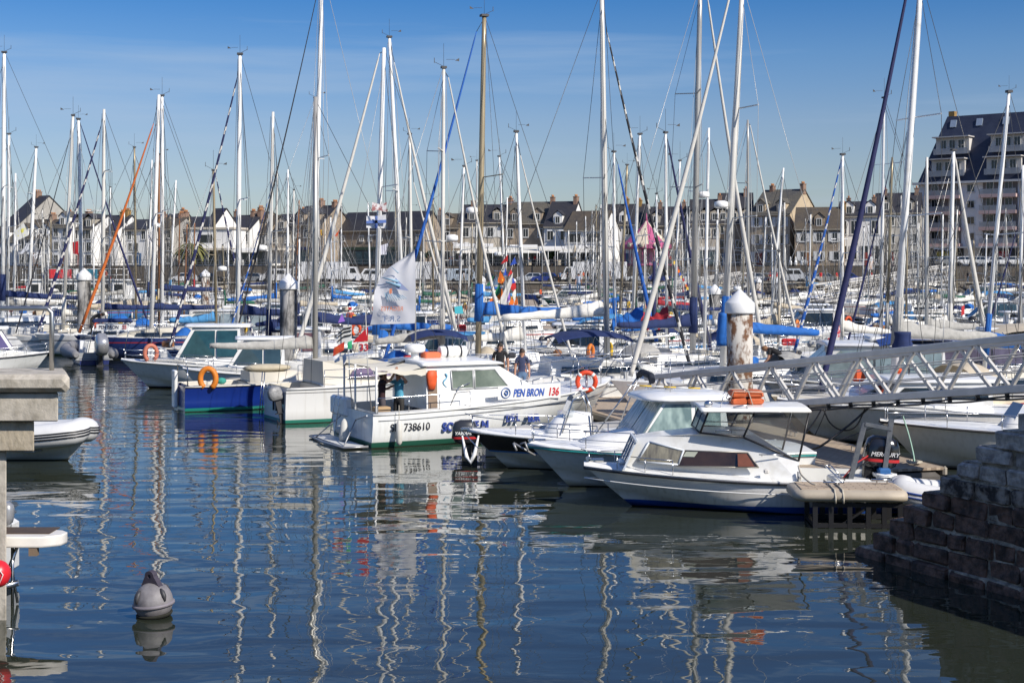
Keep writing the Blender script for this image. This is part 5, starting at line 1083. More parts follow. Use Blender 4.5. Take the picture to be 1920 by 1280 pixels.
    for sg in (-1, 1):
        m.tube([Vector((p.x, p.y * -sg, p.z)) for p in [rl(i / N) for i in range(N + 1)]], .018, 5)
        for i in range(0, N, 2): p = rl(i / N); b = H.sh(.60 + .4 * i / N, -1, .08); m.tube([(p.x, p.y * -sg, p.z), (b.x, b.y * -sg, b.z)], .014, 4)
        m.tube([(x(840), -sg * -1.3, 1.0), (x(856), -sg * -1.35, 1.55), (x(875), -sg * -1.38, 1.66), rl(0) if sg > 0 else Vector((rl(0).x, -rl(0).y, rl(0).z))], .016, 5)
    m.build('bow_rail', STEEL, t)
    f0, f1 = fr.side(932, 740, -1.72).x, fr.side(1040, 740, -1.3).x
    g = lambda xx: -H.hb(H.tx(xx)) - .03
    p0, p1 = Vector((f0, g(f0), 0)), Vector((f1, g(f1), 0)); zt0, zb0 = fr.side(932, 724, g(f0)).z, fr.side(932, 750, g(f0)).z; zt1, zb1 = fr.side(1040, 718, g(f1)).z, fr.side(1040, 746, g(f1)).z
    m = MB(); m.prism([(p0.x, p0.y, zb0), (p1.x, p1.y, zb1), (p1.x, p1.y, zt1), (p0.x, p0.y, zt0)], (0, .012, 0)); bn = m.build('name_banner', mat((.74, .73, .70), .7, 0, .1, 3), t)
    ang = math.atan2(p1.y - p0.y, p1.x - p0.x); Lb = (p1 - p0).length; sl = math.atan2(zb1 - zb0, Lb)
    def bt(s_, dz, word, size, mm, sh=.25, bo=.012, sx=1.0): 
        M = Matrix.Translation((p0.x, p0.y - .012, zb0)) @ Matrix.Rotation(ang, 4, 'Z') @ Matrix.Rotation(R(90), 4, 'X') @ Matrix.Rotation(sl, 4, 'Z') @ Matrix.Translation((s_, dz, 0)); text(word, size, mm, bn, M, 'lettering', .004, sh, bo, sx)
    hb_ = zt0 - zb0; k = Lb / 1.72
    bt(Lb * .235, hb_ * .22, 'PEN BRON', hb_ * .76, mat((.03, .10, .42), .6), .25, .008, Lb * .50 / (hb_ * .76 * 4.95)); bt(Lb * .79, hb_ * .22, '136', hb_ * .8, rd, .2, .008, Lb * .17 / (hb_ * .8 * 1.45))
    m = MB(); Rt = Matrix.Translation((p0.x, p0.y - .02, zb0)) @ Matrix.Rotation(ang, 4, 'Z')
    cc = Rt @ Vector((Lb * .12, 0, hb_ * .5)); m.tube([cc + Matrix.Rotation(ang, 3, 'Z') @ Vector((math.cos(a) * hb_ * .36, 0, math.sin(a) * hb_ * .36)) for a in [2 * math.pi * i / 20 for i in range(20)]], .012, 4, closed=True)
    m.tube([cc + Matrix.Rotation(ang, 3, 'Z') @ Vector((math.cos(a) * hb_ * .14, 0, math.sin(a * 1.4) * hb_ * .16)) for a in [-2.4 + 4.2 * i / 14 for i in range(15)]], .022, 5); m.build('emblem', mat((.05, .14, .4), .6), bn)
    # small blue seahorse-like squiggle emblem on the cabin side
    m = MB(); cx, cz = x(832), Z(712); m.tube([(cx + .06 * math.sin(i * .9) , -wf(cx, cz) - .012, cz + .22 - i * .05) for i in range(9)], [.012, .03, .014, .02, .026, .02, .014, .01, .006], 6); m.build('emblem', mat((.15, .42, .6), .6), t)
    # roof gear
    q = fr.side(808, 682, 0); zz = zr + .12
    m = MB(); m.lathe([(.12, 0), (.12, .18), (.06, .2)], (x(808), 0, zz), 10); m.lathe([(.25, .2), (.30, .24), (.31, .34), (.27, .42), (.1, .45)], (x(808), 0, zz), 18); m.build('radar_dome', W_, t)
    m = MB(); m.rbox((x(838), 0, zz + .1), (.5, .4, .2), .04); m.build('locker', mat((.72, .16, .06), .6, 0, .2, 3), t)
    rf = thing('liferaft_canister', (fr.X + fr.c * x(880) , fr.Y + fr.s * x(880), zz + .02), hd, 'white ribbed liferaft canister strapped on the club launch roof', 'liferaft')
    m = MB(); m.lathe([(.15, -.42), (.17, -.4), (.17, -.16), (.18, -.15), (.18, -.03), (.165, 0), (.18, .03), (.18, .15), (.17, .16), (.17, .4), (.15, .42)], (0, 0, .17), 14, True, Matrix.Rotation(R(90), 3, 'Y')); m.build('canister', W_, rf)
    for a in (-.22, .22): m = MB(); m.lathe([(.19, -.02), (.19, .02)], (a, 0, .17), 14, True, Matrix.Rotation(R(90), 3, 'Y')); m.build('strap', BLACK, rf)
    m = MB(); m.tube([(x(798), 0, zz), (x(740, 690), .1, zz - .3 + .02)], .035, 6); m.build('folded_mast', BLACK, t)
    # stern flags on poles, number plate 33
    q = fr.cross(667, 800, -4.2); yy = q.y
    def flag(u0, v0, poly, mm, label, name='flag', Y=39.5, cat='flag', wave=.03, parts=None):
        b = P(u0, v0, Y); tt = thing(name, b, 0, label, cat); m = MB(); pts = [P(a, c, Y) - b for a, c in poly]
        m.prism([p + Vector((0, wave * math.sin(p.x * 9 + p.z * 5), 0)) for p in pts], (0, .006, 0)); m.build('cloth', mm, tt); return tt, b
    flag(690, 612, [(690, 612), (662, 640), (662, 642), (690, 639)], mat((.55, .01, .02), .7), 'red triangular pennant above the number 33 plate', 'pennant', 39.3)
    tt, b = flag(690, 642, [(672, 641), (690, 641), (690, 660), (672, 660)], mat((.7, .7, .68), .7), 'white number 33 plate hanging below the red pennant', 'number_flag', 39.3)
    text('33', .27, rd, tt, Matrix.Translation((P(673.5, 657, 39.3) - b) + Vector((0, -.03, 0))) @ Matrix.Rotation(R(90), 4, 'X'), 'lettering', .003, 0, .004)
    pole = MB(); b = P(690, 800, 39.3); pole.tube([(.12, 0, 0), (0, 0, 1.2), (-.08, 0, 3.3)], .014, 5); tag(pole.build('flag_pole', mat((.55, .53, .48), .4, .4), None, (b.x, b.y, .75)), 'slim pale flag pole with the red pennant on the launch stern', 'pole')
    pole = MB(); b = P(655, 800, 40.2); pole.tube([(.1, 0, 0), (0, 0, 1.2), (-.04, 0, 2.9)], .014, 5); tag(pole.build('flag_pole', STEEL, None, (b.x, b.y, .75)), 'slim pole with the bundle of regional flags on the launch stern', 'pole')
    blk = mat((.02, .02, .02), .8); wht = mat((.68, .68, .66), .8)
    tt, b = flag(660, 608, [(660, 610), (648, 612), (636, 622), (628, 640), (634, 648), (659, 642)], wht, 'black and white striped flag with ermine spots on the launch stern', 'flag', 40.0)
    for v_ in (612, 618, 626): m = MB(); m.prism([P(659, v_, 39.96) - b, P(645, v_ + 3, 39.96) - b, P(634, v_ + 12, 39.96) - b, P(634, v_ + 15, 39.96) - b, P(645, v_ + 6, 39.96) - b, P(659, v_ + 3, 39.96) - b], (0, -.004, 0)); m.build('stripe', blk, tt)
    flag(646, 640, [(646, 640), (626, 652), (624, 668), (645, 656)], mat((.6, .12, .02), .8, c2=(.5, .02, .02), sc=6), 'orange and red flag hanging lowest in the launch stern bundle', 'flag', 39.9)
    flag(660, 640, [(660, 638), (652, 641), (652, 655), (660, 653)], mat((.03, .35, .16), .8), 'green and white flag beside the number 33 plate', 'flag', 39.9)
    flag(648, 655, [(648, 660), (642, 668), (644, 686), (650, 672)], mat((.6, .62, .7), .8), 'pale drooping flag end below the orange flag', 'flag', 39.9)
    flag(636, 664, [(636, 664), (624, 668), (628, 680), (637, 676)], mat((.08, .16, .5), .8, 0, .3, 5, c2=(.7, .7, .7), thr=(.45, .55)), 'small blue and white flag low on the stern bundle', 'flag', 39.9)
    m = H.guard(.02, .36, .42, .013, .06, 4, False, False); m.build('cockpit_rail', STEEL, t)
    fender(t, (x(748, 815, -1.85), -1.86, .42), .62, .085, None, False, .45)
    m = MB(); m.rbox((x(720, 770), -1.0, 1.0), (.45, .3, .14), .02); m.build('carton', mat((.45, .3, .16), .8), t)
    m = MB(); m.rbox((-1.9, -.2, .62), (.5, 1.6, .5), .05); m.build('engine_box', mat((.1, .1, .12), .6), t)
    return t, fr, H
heroD()

# E: cream motor-sailer with grey covered outboard, stern to us
def heroE():
    hd = R(28); X, Y = -4.85, 47.2; t, fr = boat('motor_sailer', X, Y, hd, 'cream cabined sailing boat with grey boom cover and tilted outboard', 'sailing boat'); occ(fr, 6.3, 3.0, 0)
    H = Hull(6.3, 2.8, 1.35, 1.1, dr=.4, rake=.8, wst=.82, bmx=.45, vert=.93); H.mesh().build('hull', hullmat((.74, .74, .72), (.03, .22, .16), .12, (((.2, .2, .2), .95, .98),)), t)
    H.deck(MB(), .2, 1, .08).build('deck', W_, t); H.well(.03, .2, .25, .5).build('cockpit', CREAM, t); H.rail(0, 1, .03, -.01).build('toe_rail', WG, t)
    def wf(xx, zz): return min(1.05, H.hb(H.tx(xx)) - .3) - max(0, zz - 1.2) * .15
    prof = [(-1.85, 1.1), (-1.85, 1.92), (-.4, 1.98), (.8, 1.75), (1.5, 1.35), (1.5, 1.15)]
    cabin_solid(prof, wf).build('cabin', CREAM, t)
    pu = mat((.22, .16, .24), .1, 0, .4, 3, coat=.5)
    for s_ in (-1, 1):
        m = MB(); side_poly(m, [(-1.0, 1.38), (-.8, 1.66), (.2, 1.66), (.5, 1.38)], wf, s_); m.build('side_window', pu, t)
    mb_ = fr.loc(P(591, 600, 46.9)); mx_, my_ = mb_.x, mb_.y
    tp = fr.loc(P(592, 182, 46.9)); m = MB(); m.tube([(mx_, my_, 1.3), (tp.x, tp.y, tp.z)], [.095, .075], 10, sx=.8); m.build('mast', SILVER, t)
    b0 = Vector((mx_ - .1, my_, 2.35)); e = fr.loc(P(393, 647, 45.6)); e = Vector((e.x, e.y, e.z)); 
    m = MB(); m.tube([b0 - Vector((0, 0, .05)), e - Vector((0, 0, .05))], .05, 7); m.build('boom', ALU, t); m = sail_cover(MB(), b0, e, .38, .07, .17, 3, .05); m.build('sail_cover', GCOV, t)
    m = MB()
    for s_ in (-1, 1): m.tube([(mx_, my_ + s_ * 1.3, 1.2), (tp.x, tp.y, tp.z - .1)], .008, 3); m.tube([(mx_ - .6, my_ + s_ * 1.25, 1.2), (mx_, my_, 6.5)], .008, 3)
    m.tube([(-3.05, 0, 1.2), (tp.x, tp.y, tp.z)], .008, 3); m.tube([(3.2, 0, 1.4), (tp.x, tp.y, tp.z - .1)], .01, 3); m.build('rigging', WIRE, t)
    H.guard(.2, .98, .55, .012, .06, 5).build('guard_rail', STEEL, t)
    m = MB(); 
    for y in (.9, 1.15): m.tube([(-3.18, y, 1.5), (-3.28, y, .1)], .018, 5)
    for k in range(4): m.tube([(-3.23, .9, .3 + k * .3), (-3.23, 1.15, .3 + k * .3)], .014, 4)
    m.build('stern_ladder', STEEL, t)
    for y in (.15, -.12): m = MB(); m.box((-3.17, y - .1, .72), (.05, .06, .75)); m.build('rudder_fitting', BLACK, t)
    o = outboard(t, -3.15, -.85, .75, .8, mat((.34, .34, .34), .45, .2, .5, 5, bump=1.5), DARK, R(-14), None, drop=.75)
heroE()

# F: small dark blue open boat with orange horseshoe buoy
t, fr = boat('blue_sailing_boat', -8.6, 50.6, R(24), 'small dark blue hulled boat with beige deck and orange horseshoe buoy aft'); occ(fr, 5.6, 2.4, 0)
H = Hull(6.4, 2.4, .95, .85, dr=.35, rake=.6, wst=.85, bmx=.45, vert=.9); H.mesh().build('hull', hullmat((.006, .026, .19), (.02, .22, .17), .12), t)
H.deck(MB(), .35, 1, .08).build('deck', CREAM, t); H.well(.03, .35, .35, .4).build('cockpit', CREAM, t); H.rail(0, 1, .03, 0).build('toe_rail', CREAM, t)
m = MB(); m.loft([[Vector((xx, a * w_, z)) for a, z in ((1, .85), (.9, h), (0, h + .06), (-.9, h), (-1, .85))] for xx, w_, h in ((-.9, .75, 1.25), (.8, .7, 1.22), (1.8, .35, 1.0))], False, True, True); m.build('cabin', CREAM, t)
q = fr.loc(P(390, 722, 48.6)); ring_buoy(t, (q.x, q.y, 1.12), .33, .1, mat((.72, .22, .02), .6, 0, .2, 3), Matrix.Rotation(R(-24), 3, 'Z'), 'horseshoe_buoy', True)
m = MB(); m.tube([(-3.1, -.9, .8), (-3.1, -.9, 1.5), (-3.1, .9, 1.5), (-3.1, .9, .8)], .02, 6); m.build('stern_rail', STEEL, t)
m = MB(); m.rbox((-3.3, .35, .7), (.12, .5, 1.3), .03); m.build('rudder', W_, t)
m = MB(); m.ell((-.2, -.3, 1.38), (.9, .45, .14), 10, 6); m.build('folded_sail', mat((.5, .44, .32), .9, 0, .2, 3, bump=.8), t)
m = MB(); m.ell((-1.9, -.7, 1.0), (.18, .18, .12), 8, 5); m.build('rope_heap', mat((.05, .35, .28), .9, 0, .4, 20, bump=1), t)
text('PORT 44', .09, W_, t, Matrix.Translation((-3.215, 1.0 - .2, .72)) @ Matrix.Rotation(R(-90), 4, 'Z') @ Matrix.Rotation(R(90), 4, 'X'), 'lettering') if False else None

# generic motor boats ------------------------------------------------------------------
def motorboat(kind, X, Y, hdg, L, label, cat='motorboat', group=None, bottom=(.02, .03, .08), hullc=(.74, .75, .74), glassm=None, roofm=None, ob=False, rail=True, seed=0, bim=None, detail=True, name=None, buoy=None, stripe=None, roofh=1.0):
    r_ = random.Random(seed); B = L * .36; zb, zs = .9 + .05 * L - .1, .65 + .03 * L
    t, fr = boat(name or {'wheel': 'wheelhouse_boat', 'cuddy': 'cabin_cruiser', 'open': 'open_boat', 'cruiser': 'motor_yacht'}[kind], X, Y, hdg, label, cat, group); occ(fr, L, B)
    H = Hull(L, B, zb, zs, dr=.35, rake=L * .15, wst=.9, bmx=.42, vert=.92, n=14)
    H.mesh().build('hull', hullmat(hullc, bottom, .07, stripe), t)
    g = glassm or DGLASS; rf = roofm or W_; k = L / 6.5
    if kind == 'open':
        H.deck(MB(), .62, 1, .06).build('foredeck', W_, t); H.well(.03, .62, .16, .25).build('cockpit', WG, t)
        m = MB(); m.loft([[Vector((xx * k, a * .4, z)) for a, z in ((1, .3), (.85, h), (-.85, h), (-1, .3))] for xx, h in ((.6, .95), (.3, 1.3), (-.2, 1.25))], False, True, True); m.build('console', W_, t)
        m = MB(); m.loft([[Vector((.4 * k, .38, 1.25)), Vector((.4 * k, -.38, 1.25))], [Vector((.2 * k, .33, 1.6)), Vector((.2 * k, -.33, 1.6))]], False); m.build('windscreen', glass((.2, .25, .3), .4), t)
        m = MB(); m.rbox((-.7 * k, 0, .65), (.5, .9, .6), .08); m.build('helm_seat', WG, t)
    else:
        H.deck(MB(), 0, 1, .06).build('deck', W_, t); H.well(.02, .28, .16, .3).build('cockpit', WG, t)
        zt = zs + (1.35 if kind == 'wheel' else (.85 if kind == 'cuddy' else 1.45)) * roofh
        x0, x1 = (-.16 * L, .10 * L) if kind == 'wheel' else ((-.18 * L, .12 * L) if kind == 'cuddy' else (-.25 * L, .12 * L))
        wf = lambda xx, zz: min(B / 2 - .2, H.hb(H.tx(xx)) - .15) - max(0, zz - zs) * .12
        sl = .45 * (zt - zs) if kind != 'cruiser' else .9 * (zt - zs)
        prof = [(x0, zs - .05), (x0 + .05, zt), (x1, zt), (x1 + sl, zs + .35), (x1 + sl + .2 * L, zs + .28), (x1 + sl + .26 * L, zs + .05)]
        cabin_solid(prof, wf).build('cabin', W_, t)
        zw0, zw1 = zs + .45, zt - .12; n = 3 if kind == 'cruiser' else 2
        for s_ in (1, -1):
            for i in range(n):
                a, b = x0 + .15 + (x1 - x0 - .15) * i / n, x0 + .15 + (x1 - x0 - .15) * (i + 1) / n - .08
                e = sl * .8 if i == n - 1 else 0
                m = MB(); side_poly(m, [(a, zw0), (a, zw1), (b, zw1), (b + e, zw0)], wf, s_); m.build('side_window', g, t)
        p0, p1 = (x1 + sl, zs + .35), (x1, zt); q = lambda f: (p0[0] + (p1[0] - p0[0]) * f, p0[1] + (p1[1] - p0[1]) * f); hw = wf(x1, zt) - .06
        for y0, y1 in ((-hw, -.04), (.04, hw)): m = MB(); front_pane(m, q(.1), q(.9), y0, y1); m.build('windscreen', g, t)
        m = MB(); rw = wf(x1, zt) + .1
        m.loft([[Vector((xx, a * rw * ww, zt + dz)) for a, dz in ((1, 0), (1, .05), (.8, .1), (0, .13), (-.8, .1), (-1, .05), (-1, 0))] for xx, ww in ((x1 + .35, .8), (x1 + .2, 1), (x0 + .2, 1), (x0 - .35, .96))], True, True, True); m.build('roof', rf, t)
        if kind == 'cruiser' and detail:
            m = MB(); m.rbox(((x0 + x1) / 2, 0, zt + .2), ((x1 - x0) * .35, B * .4, .16), .06); m.build('roof_hatch', WG, t)
    H.rail(0, 1, .03, -.02).build('rub_rail', r_.choice([WG, GREY, DARK]), t)
    if rail: H.guard(.5, .98, .4, .014, .06, 4, detail, True).build('pulpit', STEEL, t)
    if bim:
        zt = zs + 1.75; m = MB(); m.grid(lambda a, b: Vector((-.38 * L + .36 * L * a, (-1 + 2 * b) * B * .42, zt + .12 * math.sin(math.pi * a) - .18 * (abs(2 * b - 1) ** 4) - .1 * (2 * a - 1) ** 4)), 6, 8); m.build('bimini_canvas', bim, t)
        m = MB()
        for s_ in (-1, 1):
            for a, b in ((-.2, -.36), (-.2, -.04)): m.tube([(a * L, s_ * B * .4, zs), (b * L, s_ * B * .42, zt - .15)], .016, 5)
        m.build('bimini_frame', STEEL, t)
    if ob: outboard(t, -L / 2 + .02, 0, zs - .12, 1.15, ob if not isinstance(ob, bool) else r_.choice([BLACK, GREY, mat((.2, .21, .23), .3, .2)]), DARK, R(r_.choice([0, 0, -35])))
    if detail:
        m = MB(); m.tube([(-.05 * L, .2, zs + (1.4 if kind != 'open' else 1.2)), (-.06 * L, .2, zs + 2.9)], .012, 4); m.build('aerial', WIREL, t)
    if buoy: ring_buoy(t, (.33 * L, B * .22 * (1 if math.cos(hdg) < 0 else -1), zb + .28), .3, .09, buoy, Matrix.Rotation(R(20), 3, 'Z'), 'horseshoe_buoy', True)
    return t, fr, H
tg = mat((.03, .09, .10), .05, 0, .5, 2, coat=.6)
motorboat('wheel', -12.2, 58.2, R(186), 7.4, 'white wheelhouse cruiser with pink horseshoe buoy on its foredeck at left', glassm=tg, buoy=mat((.5, .16, .10), .6), seed=2, roofh=1.2)
motorboat('wheel', -9.6, 54.3, R(188), 5.8, 'smaller white pilot boat with rounded roof in front of the left wheelhouse cruiser', glassm=BGLASS, seed=3)
motorboat('wheel', -9.3, 62.4, R(182), 6.4, 'white wheelhouse boat with pinkish side windows behind the grey boom cover', glassm=mat((.25, .12, .12), .1, 0, .5, 2, coat=.5), seed=4)
motorboat('wheel', -23.4, 63.5, R(20), 5.2, 'white boat with violet canopied cabin behind the concrete jetty at left', glassm=mat((.10, .08, .22), .4), seed=5, hullc=(.66, .67, .66), bottom=(.25, .25, .24))
# big pale hulls right of the main pontoon
def paleboat(X, Y, hd, L, label, kind, **k): return motorboat(kind, X, Y, hd, L, label, **k)
paleboat(12.75, 35.2, R(183), 7.4, 'pale grey open boat with high topsides moored right behind the pontoon', 'open', hullc=(.80, .78, .74), bottom=(.5, .48, .46), rail=True, seed=6)
paleboat(11.7, 47.0, R(176), 9.2, 'large pale motor cruiser with blue awning behind the gangway', 'cruiser', hullc=(.68, .67, .65), bottom=(.1, .12, .2), glassm=mat((.25, .32, .33), .1, 0, .4, 3, coat=.5), bim=mat((.015, .06, .25), .85, 0, .3, 4), seed=7)
motorboat('cuddy', 11.7, 40.3, R(181), 8.4, 'long pale cabin boat with high flared bow behind the pontoon cables', hullc=(.80, .78, .75), bottom=(.3, .3, .3), seed=9)
motorboat('open', 4.1, 50.0, R(12), 7.4, 'open boat under a broad navy canopy beside the woman in navy', bim=NAVY, seed=21)
motorboat('open', -1.6, 51.5, R(10), 5.6, 'small boat with arched navy canopy just behind the man in black', bim=NAVY, seed=22)
motorboat('wheel', -2.6, 57.5, R(172), 6.6, 'blue-grey wheelhouse boat with sky blue roof behind the club launch', hullc=(.24, .36, .46), roofm=LBLUE, glassm=BGLASS, seed=23)
motorboat('cruiser', 17.6, 53.5, R(178), 9.5, 'large white motor yacht with beige awning behind the right half of the gangway', bim=BEIGE, glassm=mat((.16, .14, .2), .2, 0, .5, 3), seed=24)
motorboat('cruiser', -16.2, 80.0, R(183), 11.5, 'long white many-windowed yacht behind the left wheelhouse cruiser', glassm=mat((.3, .36, .38), .1, 0, .5, 2, coat=.4), seed=25)
motorboat('wheel', 3.0, 66.0, R(176), 7.6, 'white wheelhouse boat with light blue cover left of the black spiral stay', bim=LBLUE, seed=26)
lr = thing('life_ring_stand', (P(1106, 0, 42.2).x - .1, 42.2, .5), 0, 'orange life ring on a post at the foot of the gangway', 'life ring'); m = MB(); m.tube([(0, .1, 0), (0, .1, 1.5)], .03, 6); m.build('post', STEEL, lr)
ring_buoy(lr, (0, 0, 1.05), .27, .075, mat((.72, .07, .02), .5, 0, .1, 3))
# rib at left
t, fr = boat('inflatable_boat', -21.9, 73.2, R(115), 'navy bottomed inflatable with a silver outboard moored left beneath the 55 banner', 'inflatable boat'); occ(fr, 4, 5, 0)
rib(t, 5.6, 2.4, .3, mat((.22, .22, .23), .6, 0, .2, 2), hullmat((.02, .03, .12), (.02, .03, .1)), None, .55, True, True)
outboard(t, -2.9, -.2, .85, 1.75, mat((.45, .45, .46), .25, .5, .2, 3, coat=.5), DARK, R(-30))
# front left rib, bow towards us
t, fr = boat('inflatable_boat', -13.25, 37.0, R(-16), 'white inflatable dinghy with black rubbing stripes behind the concrete jetty', 'inflatable boat'); occ(fr, 5, 3)
rib(t, 5.2, 2.1, .31, mat((.66, .66, .65), .45, 0, .12, 2), hullmat((.60, .59, .54), (.5, .5, .42)), (BLACK, ((.06, .022), (0, .022), (-.07, .022))), .60, True)
# dinghy half hidden by the masonry pier
t, fr = boat('inflatable_dinghy', 9.3, 28.5, R(178), 'small white dinghy with two blue stripes, half hidden by the masonry pier', 'inflatable boat'); occ(fr, 3, 1.6)
rib(t, 3.4, 1.6, .27, mat((.68, .68, .67), .5, 0, .1, 2), hullmat((.6, .6, .6), (.3, .3, .3)), (mat((.01, .05, .25), .6), ((.08, .02), (0, .014))), .32)
# ------------------------------------------------------------------ labels that single out each of the many boats
LM = [(20, 'at the far left edge'), (97, 'below the grey gabled house'), (158, 'beside the brown stained pile'), (205, 'below the ochre chimney'), (262, 'by the orange furled sail'), (305, 'by the paired white masts'),
      (352, 'before the shaggy palm'), (405, 'before the bright white gable'), (450, 'by the tall white mast left of centre'), (492, 'before the white restaurant'), (541, 'beside the black stained pile'), (592, 'by the grey mast of the cream boat'),
      (650, 'before the left end of the slate hall'), (712, 'by the mast flying the blue cross flag'), (765, 'by the white feather flag'), (815, 'before the stone gable of the hall'), (860, 'before the little brown stone house'), (903, 'by the tan mast'),
      (952, 'by the coloured bunting'), (1000, 'before the two-dormer stone house'), (1058, 'before the light blue shopfront'), (1105, 'before the closed parasols'), (1137, 'by the mast with the black spiral stay'), (1180, 'left of the pink carousel'), (1212, 'before the pink carousel'),
      (1262, 'right of the pink carousel'), (1305, 'by the thick mast left of the rusty pile'), (1387, 'beside the rust-blotched pile'), (1440, 'before the mansard houses'), (1505, 'before the plain beige gable'), (1545, 'before the house with white shutters'),
      (1600, 'before the arched-dormer white house'), (1655, 'by the information panel'), (1700, 'by the thickest white mast'), (1750, 'before the left end of the flats'), (1800, 'before the flats'), (1850, 'by the right-hand flats'), (1905, 'at the far right edge')]
AUTO = []
def finish_labels():
    for i, (o, desc, u, Y) in enumerate(AUTO): AUTO[i] = (o, desc, u, Y, min(LM, key=lambda a: abs(a[0] - u))[1])
    grp = {}
    for a in AUTO: grp.setdefault((a[1], a[4]), []).append(a)
    for (d, l), g in grp.items():
        g.sort(key=lambda a: a[3])
        for k, a in enumerate(g):
            pre = '' if len(g) == 1 else (('nearer ' if k == 0 else 'farther ') if len(g) == 2 else ('nearest ', 'second nearest ', 'third nearest ', 'fourth nearest ', 'fifth nearest ', 'sixth nearest ', 'seventh nearest ', 'eighth nearest ')[min(k, 7)])
            a[0]['label'] = ' '.join((pre + d + ' ' + l).split()[:16])

STAYC = {'navy': mat((.014, .018, .085), .8, 0, .3, 5), 'blue': mat((.01, .10, .42), .7, 0, .2, 4), 'white': mat((.62, .60, .55), .7, 0, .2, 3), 'orange': mat((.55, .13, .02), .7, 0, .2, 3), 'black': mat((.02, .02, .025), .7, 0, .2, 3), 'tan': BEIGE}
def free(x0, x1, y0, y1):
    for a in OCC:
        if x0 < a[1] and x1 > a[0] and y0 < a[3] and y1 > a[2]: return False
    return True
FRONT = [(-200, 84), (0, 80), (225, 76), (232, 66), (450, 61), (480, 54), (610, 52), (850, 49), (1100, 47), (1250, 45), (1400, 41), (1700, 38), (2100, 36)]
def ymin(u):
    for (a, ya), (b, yb) in zip(FRONT, FRONT[1:]):
        if a <= u <= b: return ya + (yb - ya) * (u - a) / (b - a)
    return 60
SCOL = {'white': W_, 'silver': SILVER, 'pale': MASTW, 'tan': MASTT, 'wood': WOOD}
def sailboat(ut, vt, ub, vb, wpx, mast='pale', stay=None, cover=None, Y=None, side=None, hullc=None, L=None, seed=0, spread=None, boomv=None, extra=None, label=None, ymn=None):
    'a sailing boat whose mast top is seen at (ut, vt); stay = (u, v, u, v, px, colour, spiral)'
    r_ = random.Random(seed * 7 + int(ut)); Y0 = Y or max(430 / wpx, ymn or ymin(ub)) * r_.uniform(.99, 1.03)
    sd = side if side else (1 if stay and stay[2] > stay[0] else (-1 if stay else r_.choice([1, -1]))); yaw = R(r_.uniform(12, 26))
    hd = yaw if sd > 0 else math.pi + yaw ; best = None
    for k in range(60):
        Yc = Y0 * (1 + .012 * ((k + 1) // 2) * (1 if k % 2 else -1)) if not Y else Y
        if Yc < (ymn or ymin(ub)) and not Y: continue
        vd = HV + (HC - 1.2) * F / Yc; ud = ut + (ub - ut) * (vd - vt) / (vb - vt); mbp, mtp = P(ud, vd, Yc), P(ut, vt, Yc); Lm = L
        if not Lm:
            Lm = .74 * mtp.z
            if stay: f = (vd - stay[1]) / (stay[3] - stay[1]); ue = stay[0] + (stay[2] - stay[0]) * f; Lm = min(Lm * 1.2, max(6, abs(ue - ud) * Yc / F / .43))
            Lm = max(5.5, min(12.5, Lm))
        if k > 30: Lm = max(5.2, Lm * .8)
        c = Vector((math.cos(hd), math.sin(hd), 0)); ctr = mbp - c * .06 * Lm; B = Lm * .30
        hx, hy = (Lm * abs(c.x) + B * abs(c.y)) / 2, (Lm * abs(c.y) * .5 + B * abs(c.x)) / 2; box = (ctr.x - hx, ctr.x + hx, ctr.y - hy, ctr.y + hy)
        lim = max(ymin(960 + box[0] * F / Yc), ymin(960 + box[1] * F / Yc) if ub < 900 else 0)
        if Yc < lim and not Y: continue
        if Y or free(*box): best = (Yc, mbp, mtp, Lm, ctr, box); break
        if best is None: best = (Yc, mbp, mtp, Lm, ctr, box)
    if best is None: return None
    Yc, mbp, mtp, Lm, ctr, box = best; OCC.append(box); L, B = Lm, Lm * .30
    hc = hullc or r_.choice([(.76, .76, .75)] * 9 + [(.68, .66, .60), (.02, .04, .15), (.60, .52, .38), (.05, .18, .4)]); bot = r_.choice([(.02, .03, .1), (.02, .12, .1), (.3, .03, .02), (.03, .03, .03), (.02, .06, .25)])
    t = thing('sailing_boat', (ctr.x, ctr.y, 0), hd, label, 'sailing boat', 'sailing boats moored in the harbour'); fr = Fr(ctr.x, ctr.y, hd)
    zb, zs = .75 + .055 * L, .62 + .045 * L; sc = r_.choice([(.02, .04, .2), (.35, .03, .03), (.02, .15, .3), (.1, .1, .12)])
    H = Hull(L, B, zb, zs, dr=.4, rake=L * .12, wst=.72, bmx=.45, rnd_=1, n=14)
    H.mesh().build('hull', hullmat(hc, bot, .1, ((sc, zs * .82, zs * .82 + .06),) if r_.random() < .7 else None), t)
    H.deck(MB(), 0, 1, .06).build('deck', WG if r_.random() < .8 else CREAM, t)
    wf = lambda x, z: max(.15, min(B * .33, H.hb(H.tx(x)) - .3) - max(0, z - zs) * .2); h = .34 + .02 * L
    prof = [(-.18 * L, zs), (-.17 * L, zs + h + .12), (.05 * L, zs + h + .05), (.2 * L, zs + h * .75), (.28 * L, zs + .1), (.28 * L, zs)]
    cabin_solid(prof, wf).build('cabin', W_ if r_.random() < .85 else CREAM, t)
    for s_ in (-1, 1):
        n = r_.choice([1, 2, 3])
        for i in range(n): a = -.14 * L + .3 * L * i / n; b = a + .3 * L / n - .12; m = MB(); side_poly(m, [(a, zs + .16), (a + .04, zs + h * .72), (b, zs + h * .66), (b + .06, zs + .16)], wf, s_); m.build('cabin_window', DGLASS, t)
